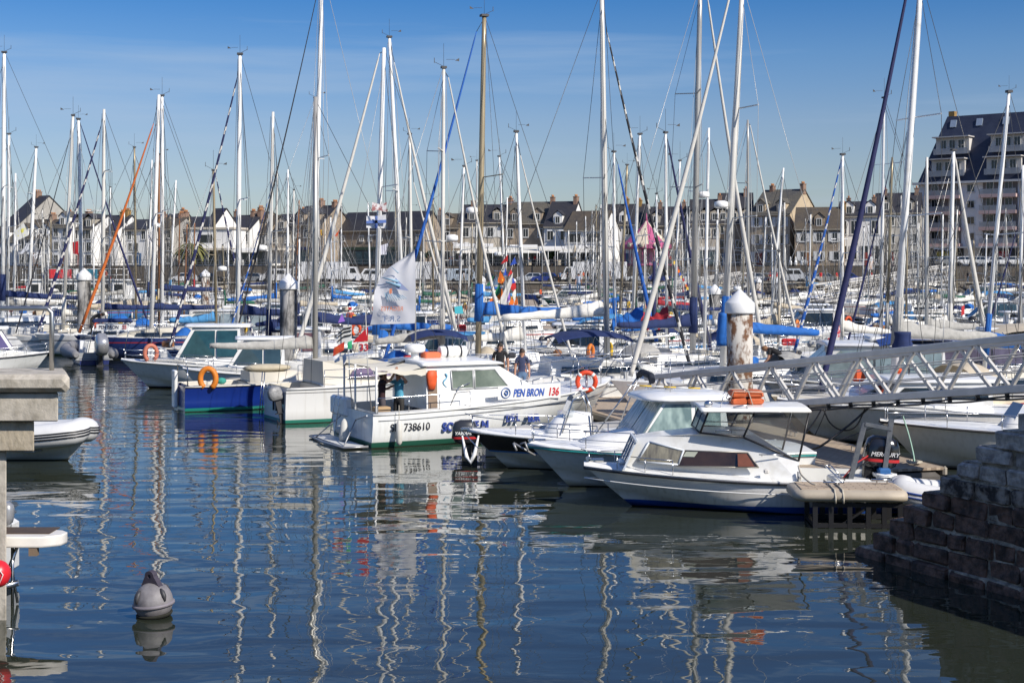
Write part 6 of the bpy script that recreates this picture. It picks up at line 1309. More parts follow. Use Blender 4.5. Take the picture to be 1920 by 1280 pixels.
    if r_.random() < .55:
        cc = COVS[r_.choice(['navy', 'navy', 'blue', 'grey', 'beige'])]; m = MB()
        m.grid(lambda a, b: Vector((-.17 * L + .1 - (.13 * L) * a, (-1 + 2 * b) * B * .34, zs + h + .14 + .42 * math.sin(math.pi * min(1, .25 + a * .75)) * (1 - abs(2 * b - 1) ** 3) - .02)), 5, 8); m.build('sprayhood', cc, t)
    # mast
    lb, lt = fr.loc(mbp), fr.loc(mtp); lb.z = zs + h * .6; mr = wpx * Yc / F / 2 * .92; mm = SCOL[mast]; d = lt - lb; at = lambda z: lb + d * ((z - lb.z) / d.z)
    m = MB(); m.tube([lb, lb + d * .55, lb + d * .9, lt], [mr, mr * .96, mr * .8, mr * .68], 10, sx=.95); mo = m.build('mast', mm, t)
    sps = spread or ([.48] if lt.z < 9 else ([.42, .72] if r_.random() < .4 else [.5])); sw = []
    for f in sps:
        p = lb + d * f; w_ = B * .46 * (1 if f < .6 else .8); m = MB(); m.bar((p.x - .4, w_, p.z + .06), (p.x, 0, p.z), .05, .035); m.bar((p.x - .4, -w_, p.z + .06), (p.x, 0, p.z), .05, .035); m.build('spreader', mm, t); sw.append((p, w_))
    rg = .008 + Yc * .00006; m = MB(); ch = B * .43; top = lb + d * .97
    for s_ in (-1, 1):
        pts = [(lb.x - .4, s_ * ch, zs)] + [(p.x - .4, s_ * w_, p.z + .06) for p, w_ in sw] + [top]; m.tube(pts, rg, 3)
        m.tube([(lb.x - .4, s_ * ch, zs), sw[0][0]], rg, 3); m.tube([(lb.x + .3, s_ * ch * .95, zs), sw[0][0]], rg, 3)
    m.tube([(-L / 2 + .1, 0, zs), lt], rg, 3)
    if r_.random() < .6: m.tube([lt - d * .02 + Vector((.1, .05, 0)), (lb.x + r_.uniform(.3, .1 * L), .1, zs + h)], rg * .9, 3)
    for q in range(2): m.tube([lb + d * r_.uniform(.6, .97) + Vector((-.08, .04, 0)), (lb.x + r_.uniform(-.3, .2) * L * .5, r_.uniform(-.3, .3) * B, zs + h + .1)], rg * .8, 3)
    m.build('rigging', WIRE if r_.random() < .7 else WIREL, t)
    fs = 'no furled sail'
    if stay:
        vd = HV + (HC - zb - .1) * F / Yc; f = (vd - stay[1]) / (stay[3] - stay[1]); us, ue = stay[0], stay[0] + (stay[2] - stay[0]) * f
        a, b = fr.loc(P(us, stay[1], Yc)), fr.loc(P(ue, vd, Yc)); a.y = lt.y * .9; b = Vector((b.x, 0, zb + .12)); a.y = 0 if abs(a.y) < .4 else a.y
        r0 = stay[4] * Yc / F / 2 * .9; N = 70; pts, rr = [], []
        sag = Vector((-1, 0, 0)) * .006 * (b - a).length
        for i in range(N + 1): q = i / N; pts.append(a + (b - a) * q + sag * math.sin(math.pi * q)); rr.append(r0 * (.45 + .75 * min(1, q * 1.4) - .25 * max(0, q - .9) * 5) if q > .02 else .02)
        sp = len(stay) > 6; m = MB(); m.tube(pts, rr, 10, mfun=(lambda i, j: 1 if (i * 2 + j) % 10 < 3 else 0) if sp else None)
        m.build('furled_sail', [STAYC[stay[5]], STAYC['white']] if sp else STAYC[stay[5]], t); m = MB(); m.tube([lt - d * .01, a], rg * 1.3, 4); m.build('forestay', WIRE, t); fs = stay[5] + (' and white' if sp else '') + ' furled sail'
    else:
        m = MB(); m.tube([lb + d * .96, (L / 2 - .1, 0, zb + .05)], rg * 1.2, 3); m.build('forestay', WIRE, t)
    cv = cover or r_.choice(['navy', 'navy', 'blue', 'white', 'grey', 'white', 'grey', 'white', 'beige', 'beige', 'red', 'green', 'light blue', None, None, None, None])
    bz = boomv and (HC + (HV - boomv) * Yc / F) or zs + h + .8 + r_.uniform(-.1, .25); p = at(bz); e = Vector((p.x - .40 * L, 0, bz - r_.uniform(-.05, .25)))
    m = MB(); m.tube([p, e], .05, 6); m.build('boom', mm, t)
    if cv: m = sail_cover(MB(), p + Vector((-.02, 0, .1)), e + Vector((.1, 0, .08)), (.36 if Yc < 75 else .22) + .012 * L, .13, .13, seed + int(ut)); m.build('sail_cover', COVS[cv], t)
    if cv and r_.random() < .5: m = MB(); m.tube([at(bz - .25), at(bz + .7 + .05 * L)], [mr * 1.5, mr * 1.25], 8); m.build('mast_boot', COVS[cv], t)
    if Yc < 115:
        for q in range(r_.choice([1, 2, 3])):
            m = MB(); m.rbox((r_.uniform(-.42, .38) * L, r_.uniform(-.25, .25) * B, zs + r_.choice([.18, h + .2])), (r_.uniform(.25, .7), r_.uniform(.25, .5), r_.uniform(.2, .4)), .06, r_.uniform(0, 3)); m.build('deck_bag', r_.choice([NAVY, BLUE, DARK, DARK, BEIGE, ORANGE, RED, GCOV, WOOD]), t)
    H.guard(.03, .95, .58, .012, .06, 6, Yc < 110, True).build('guard_rail', STEEL if Yc < 120 else ALU, t)
    # masthead gear
    k = min(1.15, Yc / 60) * r_.uniform(.7, 1.1); vv = r_.random(); m = MB(); m.tube([lt, lt + Vector((0, 0, .9 * k))], .008 * k, 3); m.bar(lt, lt + Vector((-.35 * k, .1, .18 * k)), .015 * k); m.bar(lt + Vector((-.35 * k, .1, .14 * k)), lt + Vector((-.35 * k, .1, .34 * k)), .02 * k)
    if vv < .6: m.bar(lt + Vector((.1 * k, 0, .28 * k)), lt + Vector((.42 * k, -.1, .28 * k)), .012 * k); m.prism([lt + Vector((.42 * k, -.1, .24 * k)), lt + Vector((.6 * k, -.1, .34 * k)), lt + Vector((.6 * k, -.1, .22 * k))], (0, .01, 0)); m.box(lt + Vector((0, 0, -.03)), (mr * 2.4, mr * 2.2, .08)); m.build('wind_vane', DARK, mo)
    if extra == 'radar' or (Yc < 90 and r_.random() < .12):
        q = at(lt.z * .48); m = MB(); m.lathe([(.2, 0), (.24, .05), (.22, .2), (.1, .24)], q + Vector((.35, 0, 0)), 12); m.bar(q, q + Vector((.4, 0, 0)), .05); m.build('radar_dome', W_, t)
    if r_.random() < .3: ring_buoy(t, (-L / 2 + .25, B * .25 * r_.choice([1, -1]), zs + .5), .26, .08, r_.choice([ORANGE, YELL, OR2, WCOV]), Matrix.Rotation(R(40), 3, 'Z'), 'horseshoe_buoy', True)
    if r_.random() < .25: outboard(t, -L / 2, .3, zs - .2, .8, r_.choice([BLACK, GREY]), DARK, R(-20))
    if r_.random() < .3:
        for i in range(2): fender(t, (-.15 * L + i * .3 * L, -B / 2 - .1 if hd < 1.5 else B / 2 + .1, zs * .55), .5, .1, None)
    if not label:
        hn = 'white' if min(hc) > .6 else ('cream' if hc[0] > .5 else 'blue-hulled'); AUTO.append((t, hn + ' yacht, ' + {'pale': 'pale', 'white': 'bright', 'silver': 'grey', 'tan': 'tan', 'wood': 'brown'}[mast] + ' mast, ' + (cv or 'no') + (' boom cover' if cv else ' cover') + (', ' + fs if stay else ''), 960 + ctr.x * F / Yc if False else ub, Yc))
    return t
s = sailboat
# ------------------------------------------------------------------ masts read from the photograph, biggest first
s(1727, -40, 1684, 600, 15.5, 'white', (1722, -70, 1520, 665, 11, 'navy'), 'grey', Y=42, L=9.5, spread=[.42, .66], boomv=632, label='white yacht with the thickest mast and a long dark navy furled sail')
s(1392, -30, 1360, 600, 14, 'pale', (1376, -30, 1182, 640, 10, 'white'), 'blue', Y=47.5, L=9, spread=[.40, .68], boomv=620, extra='radar', label='white yacht whose white furled sail leans left across the carousel')
s(1313, -30, 1300, 600, 13, 'silver', (1334, -10, 1452, 560, 8, 'white'), 'navy', Y=55, spread=[.46, .71], boomv=612, label='yacht with grey mast and cream and navy boom cover left of the rusty pile')
s(1128, -20, 1137, 600, 13, 'pale', (1138, 62, 1272, 560, 7, 'black', 1), 'white', Y=51, L=9.8, boomv=590, label='yacht with black and white spiral furled sail and long white boom cover')
s(908, 28, 898, 590, 13, 'tan', (893, 60, 705, 660, 6.5, 'blue'), 'blue', Y=54, spread=[.53], boomv=590, label='yacht with the thick tan mast and bright blue furled sail')
s(604, -60, 590, 500, 10, 'white', (601, -40, 457, 560, 3, 'black'), 'navy', Y=63, label='yacht with the tallest bright mast behind the grey one')
s(720, 90, 706, 590, 11, 'white', (713, 100, 545, 640, 8, 'white'), 'blue', Y=57, spread=[.55], label='yacht flying the blue cross flag, white furled sail leaning left')
s(730, 68, 752, 500, 9, 'white', (738, 118, 872, 660, 7, 'white'), 'navy', Y=67)
s(450, 100, 446, 590, 10, 'white', (445, 145, 340, 565, 6, 'navy', 1), 'navy', Y=66, boomv=590, label='yacht with tall white mast and navy and white spiral furled sail, left of centre')
s(298, 178, 285, 590, 9, 'white', (288, 232, 165, 580, 5.5, 'orange'), 'navy', Y=77, label='yacht with the long orange furled sail')
s(304, 178, 304, 590, 8, 'white', None, 'navy', side=-1, boomv=545)
s(8, 97, 5, 590, 9, 'white', None, 'navy', Y=86, side=-1, L=13, boomv=556, label='large yacht at the left edge with a long navy boom cover above the jetty')
s(17, 250, 14, 580, 7, 'white'); s(29, 325, 27, 560, 5, 'white'); s(68, 275, 55, 535, 7, 'white', None, 'navy'); s(137, 215, 122, 530, 7, 'pale', (130, 262, 70, 480, 2.4, 'black')); s(147, 222, 153, 500, 8, 'white', (152, 236, 250, 525, 4, 'navy'))
s(195, 205, 193, 560, 8, 'pale', (189, 238, 100, 535, 6, 'navy', 1)); s(207, 350, 205, 535, 3.2, 'white'); s(252, 275, 255, 600, 5, 'tan', None, 'beige'); s(285, 300, 279, 520, 4, 'white'); s(330, 338, 320, 520, 4.2, 'white')
s(337, 400, 335, 520, 3.2, 'wood', None, 'beige', hullc=(.5, .42, .3)); s(351, 418, 346, 560, 3.6, 'wood', None, 'beige'); s(365, 418, 364, 520, 3, 'wood', None, 'red'); s(298, 288, 298, 530, 5, 'wood', None, 'beige', hullc=(.3, .12, .05))
s(400, 318, 405, 590, 6, 'tan', (405, 332, 478, 640, 5, 'navy', 1)); s(512, 210, 505, 560, 8, 'pale', (507, 360, 455, 530, 3, 'blue', 1), 'navy'); s(520, 310, 517, 530, 4.4, 'pale', None, 'blue'); s(540, 318, 539, 530, 5, 'white'); s(551, 355, 549, 530, 3.8, 'pale'); s(561, 375, 555, 525, 3, 'wood', None, 'beige')
s(591, 182, 586, 560, 6, 'silver'); s(768, 250, 772, 600, 7, 'pale', (776, 342, 836, 545, 5, 'white')); s(742, 355, 742, 520, 4, 'tan'); s(832, 125, 829, 640, 9, 'pale', (842, 145, 937, 540, 6, 'white'), 'grey', extra='radar'); s(870, 310, 862, 540, 5.4, 'white'); s(894, 300, 893, 520, 4, 'pale')
s(936, 292, 945, 500, 5, 'white'); s(951, 370, 948, 520, 4, 'white'); s(968, 245, 980, 550, 8, 'white', (975, 292, 1050, 560, 5, 'white'), 'white'); s(1151, 283, 1152, 550, 7, 'white', (1160, 308, 1226, 560, 7, 'blue'), 'blue'); s(1176, 308, 1164, 560, 5.6, 'tan', None, 'blue'); s(1200, 250, 1188, 555, 7.4, 'white', None, 'red'); s(1231, 362, 1231, 540, 4.6, 'white')
s(1248, 247, 1250, 560, 7, 'white', (1253, 265, 1342, 600, 7, 'navy'), 'blue'); s(1275, 300, 1266, 560, 5, 'white'); s(1329, 240, 1322, 590, 7, 'white'); s(1346, 390, 1345, 520, 4, 'white'); s(1402, 225, 1403, 530, 6.5, 'silver', (1407, 235, 1486, 560, 5, 'white')); s(1469, 315, 1450, 550, 5.5, 'white'); s(1471, 380, 1470, 530, 4.4, 'pale'); s(1436, 405, 1430, 530, 3.8, 'white')
s(1580, 288, 1578, 590, 8, 'white', (1577, 302, 1500, 590, 6, 'blue', 1), 'white'); s(1658, 182, 1652, 590, 7, 'white'); s(1673, 295, 1664, 580, 6, 'tan', (1668, 320, 1588, 600, 4, 'navy')); s(1738, 295, 1737, 600, 8, 'pale', None, 'grey'); s(1788, 280, 1780, 600, 9, 'white', (1792, 290, 1856, 605, 9, 'white'), 'white'); s(1892, 170, 1855, 590, 9.5, 'white', None, 'blue', side=-1)
s(1918, 310, 1912, 620, 7, 'white', (1906, 430, 1850, 590, 4, 'navy')); s(1795, 390, 1786, 560, 4.4, 'pale'); s(1768, 400, 1765, 560, 4, 'white'); s(1128 - 62, 430, 1068, 530, 3.6, 'pale'); s(1113, 420, 1112, 530, 3, 'white'); s(640, 430, 640, 520, 3, 'white'); s(620, 405, 622, 530, 3.6, 'white'); s(690, 380, 694, 530, 4, 'white'); s(812, 372, 812, 530, 4, 'tan'); s(1520, 400, 1518, 540, 3.6, 'white'); s(1288, 395, 1290, 530, 3.6, 'white'); s(428, 420, 428, 520, 3, 'white'); s(233, 395, 232, 530, 3.2, 'pale'); s(175, 420, 176, 520, 3, 'white'); s(92, 430, 90, 525, 3, 'white'); s(1850, 440, 1846, 560, 3.6, 'white'); s(1620, 425, 1618, 540, 3.2, 'white')
NS = len(AUTO)
# ------------------------------------------------------------------ boats that fill the berths between them
def filler():
    r_ = random.Random(77); cnt = 0; ms = 0
    ys = [44, 47, 50, 53, 56, 59, 62, 65, 68, 71, 74, 77, 80, 84, 88, 92, 96, 100, 105, 110, 115, 120, 126, 132, 138, 145, 152, 160, 168, 176, 184, 192]
    for Y in ys:
        xs = -.37 * Y; x = xs + r_.uniform(0, 3)
        while x < .37 * Y:
            L = r_.uniform(4.8, 7.8) if Y < 120 else r_.uniform(6.5, 10.5); u = 960 + (x + L / 2) * F / Y; cx = x + L / 2; B = L * .33; Yc = Y + r_.uniform(-.6, .6)
            hd = r_.choice([0, math.pi]) + R(r_.uniform(-9, 9)); box = (cx - L / 2, cx + L / 2, Yc - B / 2 - .1, Yc + B / 2 + .1)
            um = 960 + (cx - L * .5) * F / Y
            ok = Y > max(ymin(um), ymin(u)) and free(*box)
            if not ok: x += .5; continue
            q = r_.random(); cnt += 1
            if q < .52 or Y < 62:
                kind = r_.choice(['wheel', 'wheel', 'cuddy', 'open', 'cruiser'] if Y > 55 else ['wheel', 'cuddy', 'open', 'cuddy'])
                bm = r_.choice([None, None, None, None, None, NAVY, BLUE, LBLUE, BEIGE, GCOV]) if kind in ('open', 'cruiser', 'cuddy') else None
                gm = r_.choice([DGLASS, BGLASS, DGLASS, BGLASS, mat((.3, .34, .33), .1, 0, .4, 2, coat=.5)]); hcn, hcc = r_.choice([('white', (.76, .76, .75))] * 7 + [('cream', (.62, .55, .42)), ('blue-hulled', (.03, .12, .35)), ('grey', (.45, .46, .47)), ('green-hulled', (.02, .2, .16))])
                t, fr, H = motorboat(kind, cx, Yc, hd, L, None, hullc=hcc, glassm=gm, seed=cnt, bim=bm, ob=(r_.random() < .35), detail=Y < 110, rail=Y < 150, buoy=r_.choice([None, None, None, ORANGE, YELL]) if Y < 100 else None, bottom=r_.choice([(.02, .03, .1), (.02, .12, .1), (.3, .03, .02), (.03, .03, .03)]), group='motor boats moored in the harbour')
                cn = {id(NAVY): 'navy', id(BLUE): 'blue', id(LBLUE): 'light blue', id(BEIGE): 'beige', id(GCOV): 'grey'}.get(id(bm))
                AUTO.append((t, hcn + ' ' + {'wheel': 'wheelhouse boat', 'cuddy': 'cabin cruiser', 'open': 'open boat', 'cruiser': 'motor yacht'}[kind] + (' with ' + cn + ' canopy' if cn else ''), 960 + cx * F / Yc, Yc))
                x += L + .3
            else:
                Hm = L * r_.uniform(1.05, 1.3) if Y > 80 else L * 1.1; vt = HV - (Hm - HC) * F / Yc; OK = sailboat(960 + cx * F / Yc, max(vt, 250), 960 + cx * F / Yc + r_.uniform(-4, 4), 540, max(2.6, 340 / Yc), r_.choice(['white', 'pale', 'silver', 'pale', 'tan']), None, None, Y=Yc, L=L, seed=cnt); x += L + .3; ms += 1
            if cnt > 290: print('FILL', cnt, ms, Y); return
    print('FILL', cnt, ms)
filler()
# ------------------------------------------------------------------ flags
def flagthing(poly, Y, mm, label, name='flag', cat='flag', group=None, wave=.05, two=None):
    b = P(poly[0][0], poly[0][1], Y); tt = thing(name, b, 0, label, cat, group); pts = [P(a, c, Y) - b for a, c in poly]
    m = MB(); m.prism([p + Vector((0, wave * math.sin(p.x * 5 + p.z * 4), 0)) for p in pts], (0, .008, 0)); m.build('cloth', mm, tt); return tt, b
# big white feather flag with mirrored lettering
Y = 46.3; b = P(776, 470, Y); ff = thing('feather_flag', b, 0, 'large white feather flag with faint mirrored orange and blue lettering', 'flag')
lf = [(776, 470), (752, 486), (728, 502), (712, 522), (703, 545), (701, 568), (699, 590), (694, 609)]; rt = [(777, 470), (779, 495), (779, 520), (779, 545), (779, 565), (779, 580), (779, 592), (778, 606)]
rows = []
for i in range(29):
    f = i / 28 * 7; k = min(6, int(f)); g = f - k; a = Vector(lf[k]) * (1 - g) + Vector(lf[k + 1]) * g; c = Vector(rt[k]) * (1 - g) + Vector(rt[k + 1]) * g
    row = []
    for j in range(15):
        q = j / 14; p = P(a.x + (c.x - a.x) * q, a.y + (c.y - a.y) * q, Y) - b; p.y = .16 * math.sin(q * 5 + f * .9) * (1 - q) + .05 * math.sin(q * 11 - f * 1.7) * (1 - q); row.append(p)
    rows.append(row)
m = MB(); m.loft(rows, False, False, True)
fm = bpy.data.materials.new('sailcloth'); fm.use_nodes = True; nt = fm.node_tree; pb = nt.nodes['Principled BSDF']; pb.inputs['Base Color'].default_value = (.74, .74, .76, 1); pb.inputs['Roughness'].default_value = .8
tb = nt.nodes.new('ShaderNodeBsdfTranslucent'); tb.inputs[0].default_value = (.7, .7, .74, 1); ms = nt.nodes.new('ShaderNodeMixShader'); ms.inputs[0].default_value = .4; nt.links.new(pb.outputs[0], ms.inputs[1]); nt.links.new(tb.outputs[0], ms.inputs[2]); nt.links.new(ms.outputs[0], nt.nodes['Material Output'].inputs[0])
m.build('cloth', fm, ff)
m = MB(); m.tube([P(779, 800, Y + .1) - b, P(779, 560, Y + .1) - b, P(778, 500, Y + .1) - b, P(776, 468, Y + .1) - b], [.03, .022, .015, .01], 6); m.build('pole', SILVER, ff)
inkb = mat((.16, .22, .36), .8); inko = mat((.62, .22, .12), .8)
def ft(word, u, v, size, mm, sx=1): text(word, size, mm, ff, Matrix.Translation(P(u, v, Y) - b + Vector((0, -.2, 0))) @ Matrix.Rotation(R(90), 4, 'X') @ Matrix.Diagonal((-1, 1, 1, 1)), 'lettering', .002, 0, .002, sx)
ft('REGATES', 757, 582, .20, inko, .9); ft('S.R.T.', 752, 602, .26, inkb, 1.1)
m = MB(); q0 = lambda u, v: P(u, v, Y) - b + Vector((0, -.21, 0))
for a, c, w_ in (((718, 520), (748, 528), .05), ((724, 528), (752, 536), .06), ((735, 500), (748, 512), .02)): m.tube([q0(*a), q0(*c)], [w_ * .3, w_], 5)
for k in range(9): m.tube([q0(722 + k * 4, 548 + k * .6), q0(728 + k * 4.4, 566 - k * .8)], .014, 4)
m.build('emblem', mat((.25, .42, .55), .8), ff)
m = MB(); m.prism([q0(742, 520), q0(768, 545), q0(744, 542)], (0, .004, 0)); m.build('emblem_sail', mat((.25, .3, .48), .8), ff)
m = MB(); m.prism([q0(731, 542), q0(736, 540), q0(736, 550), q0(731, 551)], (0, .004, 0)); m.build('emblem_mark', inko, ff)
# cross flags on the mast near the hall
tt, b = flagthing([(687, 405), (705, 405), (724, 402), (724, 428), (705, 428), (687, 427)], 55.4, mat((.70, .70, .71), .8), 'white flag with a pale blue cross on the mast before the slate hall', wave=.04)
for poly in ([(703, 405), (708, 405), (708, 428), (703, 428)], [(687, 414), (724, 412), (724, 418), (687, 419)]): m = MB(); m.prism([P(u, v, 55.3) - b for u, v in poly], (0, -.01, 0)); m.build('cross', mat((.12, .2, .5), .8), tt)
tt, b = flagthing([(698, 379), (712, 383), (725, 379), (724, 398), (711, 394), (697, 396)], 55.5, mat((.30, .12, .12), .8, 0, .3, 4, c2=(.6, .58, .58), thr=(.45, .55)), 'crumpled dark red and white flag above the blue cross flag')
flagthing([(714, 460), (727, 456), (725, 477), (713, 478)], 60, mat((.62, .62, .66), .8, 0, .3, 3, c2=(.4, .4, .5)), 'pale grey club flag below the blue cross flag')
flagthing([(27, 434), (45, 418), (54, 441), (31, 452)], 92, mat((.62, .62, .58), .8, 0, .3, 3, c2=(.65, .6, .1), thr=(.55, .6)), 'white flag edged in yellow at the far left'); flagthing([(38, 474), (55, 452), (54, 468), (39, 477)], 95, mat((.6, .62, .66), .8), 'plain pale flag just below the yellow edged flag')
flagthing([(136, 454), (147, 452), (147, 477), (137, 476)], 150, RED, 'red banner flag between the masts at left', 'banner_flag'); flagthing([(124, 457), (131, 457), (131, 476), (124, 477)], 150, W_, 'white banner flag just left of the red banner', 'banner_flag')
flagthing([(277, 440), (283, 436), (285, 452), (281, 458)], 88, mat((.1, .1, .15), .8, 0, 0, 20, c2=(.7, .7, .7), thr=(.45, .5)), 'small striped courtesy flag by the paired masts'); flagthing([(61, 478), (76, 470), (78, 482), (66, 486)], 88, mat((.08, .08, .1), .8, 0, 0, 14, c2=(.7, .7, .7), thr=(.45, .5)), 'black and white striped flag low at the far left')
flagthing([(600, 432), (604, 428), (606, 442), (601, 441)], 120, mat((.5, .05, .02), .8, 0, 0, 14, c2=(.6, .45, .02), thr=(.45, .5)), 'tiny red and yellow flag near the grey mast'); flagthing([(637, 430), (627, 442), (632, 444)], 120, ORANGE, 'tiny orange pennant left of the slate hall', 'pennant')
# bunting of coloured code flags on the lines left of the two-dormer house
bc = {'orange': mat((.75, .16, .01), .8, 0, .2, 4), 'green': mat((.02, .22, .08), .8), 'red': mat((.55, .02, .02), .8), 'blue': mat((.02, .07, .4), .8), 'white': WCOV, 'yellow': YELL, 'slate': mat((.14, .22, .32), .8), 'purple': mat((.25, .12, .5), .8)}
for c, poly, l in (('red', [(952, 477), (938, 496), (952, 490)], 'top red pennant'), ('blue', [(965, 482), (956, 498), (969, 494)], 'dark blue pennant at the upper right'), ('green', [(926, 516), (911, 536), (920, 535)], 'dark green pennant at the left'), ('slate', [(931, 515), (921, 536), (934, 534)], 'slate blue flag beside the green pennant'), ('orange', [(938, 507), (933, 528), (942, 534), (947, 524)], 'orange flag, highest'), ('yellow', [(943, 518), (941, 526), (946, 526)], 'tiny yellow flag'),
                   ('green', [(936, 532), (926, 552), (932, 556), (940, 545)], 'green flag in the middle of the left line'), ('orange', [(941, 540), (931, 556), (936, 564), (943, 552)], 'long orange flag in the left line'), ('orange', [(926, 556), (918, 562), (921, 571), (929, 566)], 'lowest orange flag on the left'), ('blue', [(948, 502), (944, 516), (952, 517)], 'blue flag under the red pennant'), ('red', [(958, 505), (952, 518), (961, 512)], 'small red flag right of the blue one'),
                   ('blue', [(962, 520), (955, 532), (966, 530)], 'blue flag on the right line'), ('red', [(966, 526), (955, 538), (962, 546), (968, 540)], 'red flag on the right line'), ('purple', [(955, 544), (946, 554), (950, 568), (957, 560)], 'mauve flag on the right line'), ('white', [(966, 540), (960, 552), (964, 562), (969, 552)], 'white flag on the right line'), ('orange', [(960, 556), (954, 570), (960, 577), (964, 566)], 'orange flag low on the right line'), ('orange', [(969, 556), (964, 568), (966, 574), (971, 570)], 'rightmost low orange flag'), ('orange', [(943, 570), (938, 580), (942, 588), (946, 578)], 'orange flag hanging by the white fin sail')):
    flagthing(poly, 59.5, bc[c], l + ' of the bunting', 'bunting_flag', 'flag', None, .06)
m = MB(); b = P(936, 600, 59.7)
for a, c in (((953, 476), (912, 575)), ((966, 480), (935, 590)), ((970, 480), (972, 600))): m.tube([P(*a, 59.7) - b, P(*c, 59.7) - b], .012, 4)
tag(m.build('halyard', WIREL, None, b), 'thin lines carrying the coloured bunting', 'line')
m = MB(); b = P(920, 608, 59); m.prism([P(u, v, 59) - b for u, v in ((916, 605), (938, 560), (962, 510), (960, 530), (940, 600))], (0, .08, 0)); tag(m.build('fin_sail', WCOV, None, b), 'white narrow rolled sail standing below the bunting', 'sail')
for k in range(10):
    c = ['yellow', 'white', 'red', 'orange', 'blue', 'yellow', 'red', 'white', 'orange', 'yellow'][k]; u, v = 1262 + k * 2.8, 490 + k * 5.4
    flagthing([(u, v), (u + 4, v - 1), (u + 4, v + 5), (u, v + 5)], 118, bc[c], ['topmost', 'second from top', 'third from top', 'fourth from top', 'fifth from top', 'sixth from top', 'seventh from top', 'eighth from top', 'ninth from top', 'lowest'][k] + ' little ' + c + ' signal flag in the string right of the carousel', 'signal_flag', 'flag')
flagthing([(641, 588), (634, 605), (647, 602)], 52, bc['purple'], 'violet pennant above the ermine flag', 'pennant'); flagthing([(852, 575), (866, 573), (869, 588), (853, 588)], 50, mat((.05, .38, .45), .8), 'turquoise flag before the blue covered boat')
flagthing([(1256, 628), (1265, 625), (1266, 634), (1257, 638)], 60, GREEN, 'small green flag left of the rusty pile', wave=.01); flagthing([(1571, 612), (1576, 610), (1575, 630), (1569, 634)], 55, mat((.5, .02, .03), .8, 0, 0, 10, c2=(.7, .7, .7), thr=(.4, .6)), 'small red and white ensign behind the gangway')
flagthing([(1803, 575), (1809, 572), (1808, 589), (1802, 592)], 75, RED, 'small red ensign right of the thickest mast')
# passenger boat with its banners, far left
pb_ = P(150, 0, 148); t_ = thing('passenger_boat', (pb_.x, 150, 0), 0, 'white double-deck passenger boat with red and teal banners on its upper rail', 'passenger boat')
H = Hull(13.5, 4.2, 2.0, 1.5, wst=.95, n=12); H.mesh().build('hull', hullmat((.75, .76, .76), (.03, .1, .25), .2), t_); H.deck().build('deck', WG, t_)
s_ = S(148); zz = lambda v: HC + (HV - v) / s_
m = MB(); m.rbox((-.5, 0, 2.4), (10.5, 3.6, 2.0), .1); m.build('saloon', W_, t_)
for k in range(8): m = MB(); m.box((-4.8 + k * 1.25, -1.82, 2.6), (.85, .06, .8)); m.build('saloon_window', DGLASS, t_)
m = MB(); m.box((-.5, 0, 3.45), (11.5, 4.0, .12)); m.build('upper_deck', W_, t_)
m = MB()
for z in (4.0, 4.6):
    m.tube([(-6, -1.9, z), (5, -1.9, z)], .03, 4)
for k in range(10): m.tube([(-6 + k * 1.22, -1.9, 3.5), (-6 + k * 1.22, -1.9, 4.6)], .03, 4)
m.build('rail', W_, t_)
for x0, x1, mm in ((-3.4, -.9, mat((.6, .03, .04), .7, 0, .4, 2, c2=(.7, .4, .4), thr=(.55, .7))), (-.75, -.1, W_), (0, 1.8, mat((.04, .22, .32), .7, 0, .3, 2)), ): m = MB(); m.box(((x0 + x1) / 2, -1.96, 4.1), (x1 - x0, .03, .9)); m.build('banner', mm, t_)
ring_buoy(t_, (2.4, -1.98, 4.1), .35, .09, ORANGE)
OCC.append((pb_.x - 7, pb_.x + 7, 147, 153))
t_ = thing('name_board', P(213, 612, 71.5), 0, 'white board lettered PEN BRON 55 under a navy roll awning', 'sign')
m = MB(); m.box((-.05, 0, -.02), (1.62, .04, .36)); m.build('board', W_, t_); text('PEN BRON', .26, mat((.05, .05, .08), .6), t_, Matrix.Translation((-.74, -.03, -.12)) @ Matrix.Rotation(R(90), 4, 'X'), 'lettering', .004, 0, .004, .8); text('55', .28, mat((.55, .02, .03), .6), t_, Matrix.Translation((.44, -.03, -.12)) @ Matrix.Rotation(R(90), 4, 'X'), 'lettering', .004, 0, .006, .8)
m = MB(); m.tube([(-1.0, -.05, .22), (-.95, -.05, .3), (.85, -.05, .3), (.9, -.05, .2)], .11, 8); m.build('roll_awning', NAVY, t_)
m = MB()
for x in (-.95, .85): m.tube([(x, 0, .25), (x - .35, 0, -1.4)], .02, 5)
m.build('frame', STEEL, t_)
t_ = thing('name_board', P(32, 603, 88), 0, 'white board lettered PEN BRON 35 at the far left', 'sign'); m = MB(); m.box((0, 0, 0), (1.7, .04, .34)); m.build('board', W_, t_)
text('PEN BRON 35', .25, mat((.25, .05, .1), .6), t_, Matrix.Translation((-.8, -.03, -.1)) @ Matrix.Rotation(R(90), 4, 'X'), 'lettering', .004, 0, .003, .85)
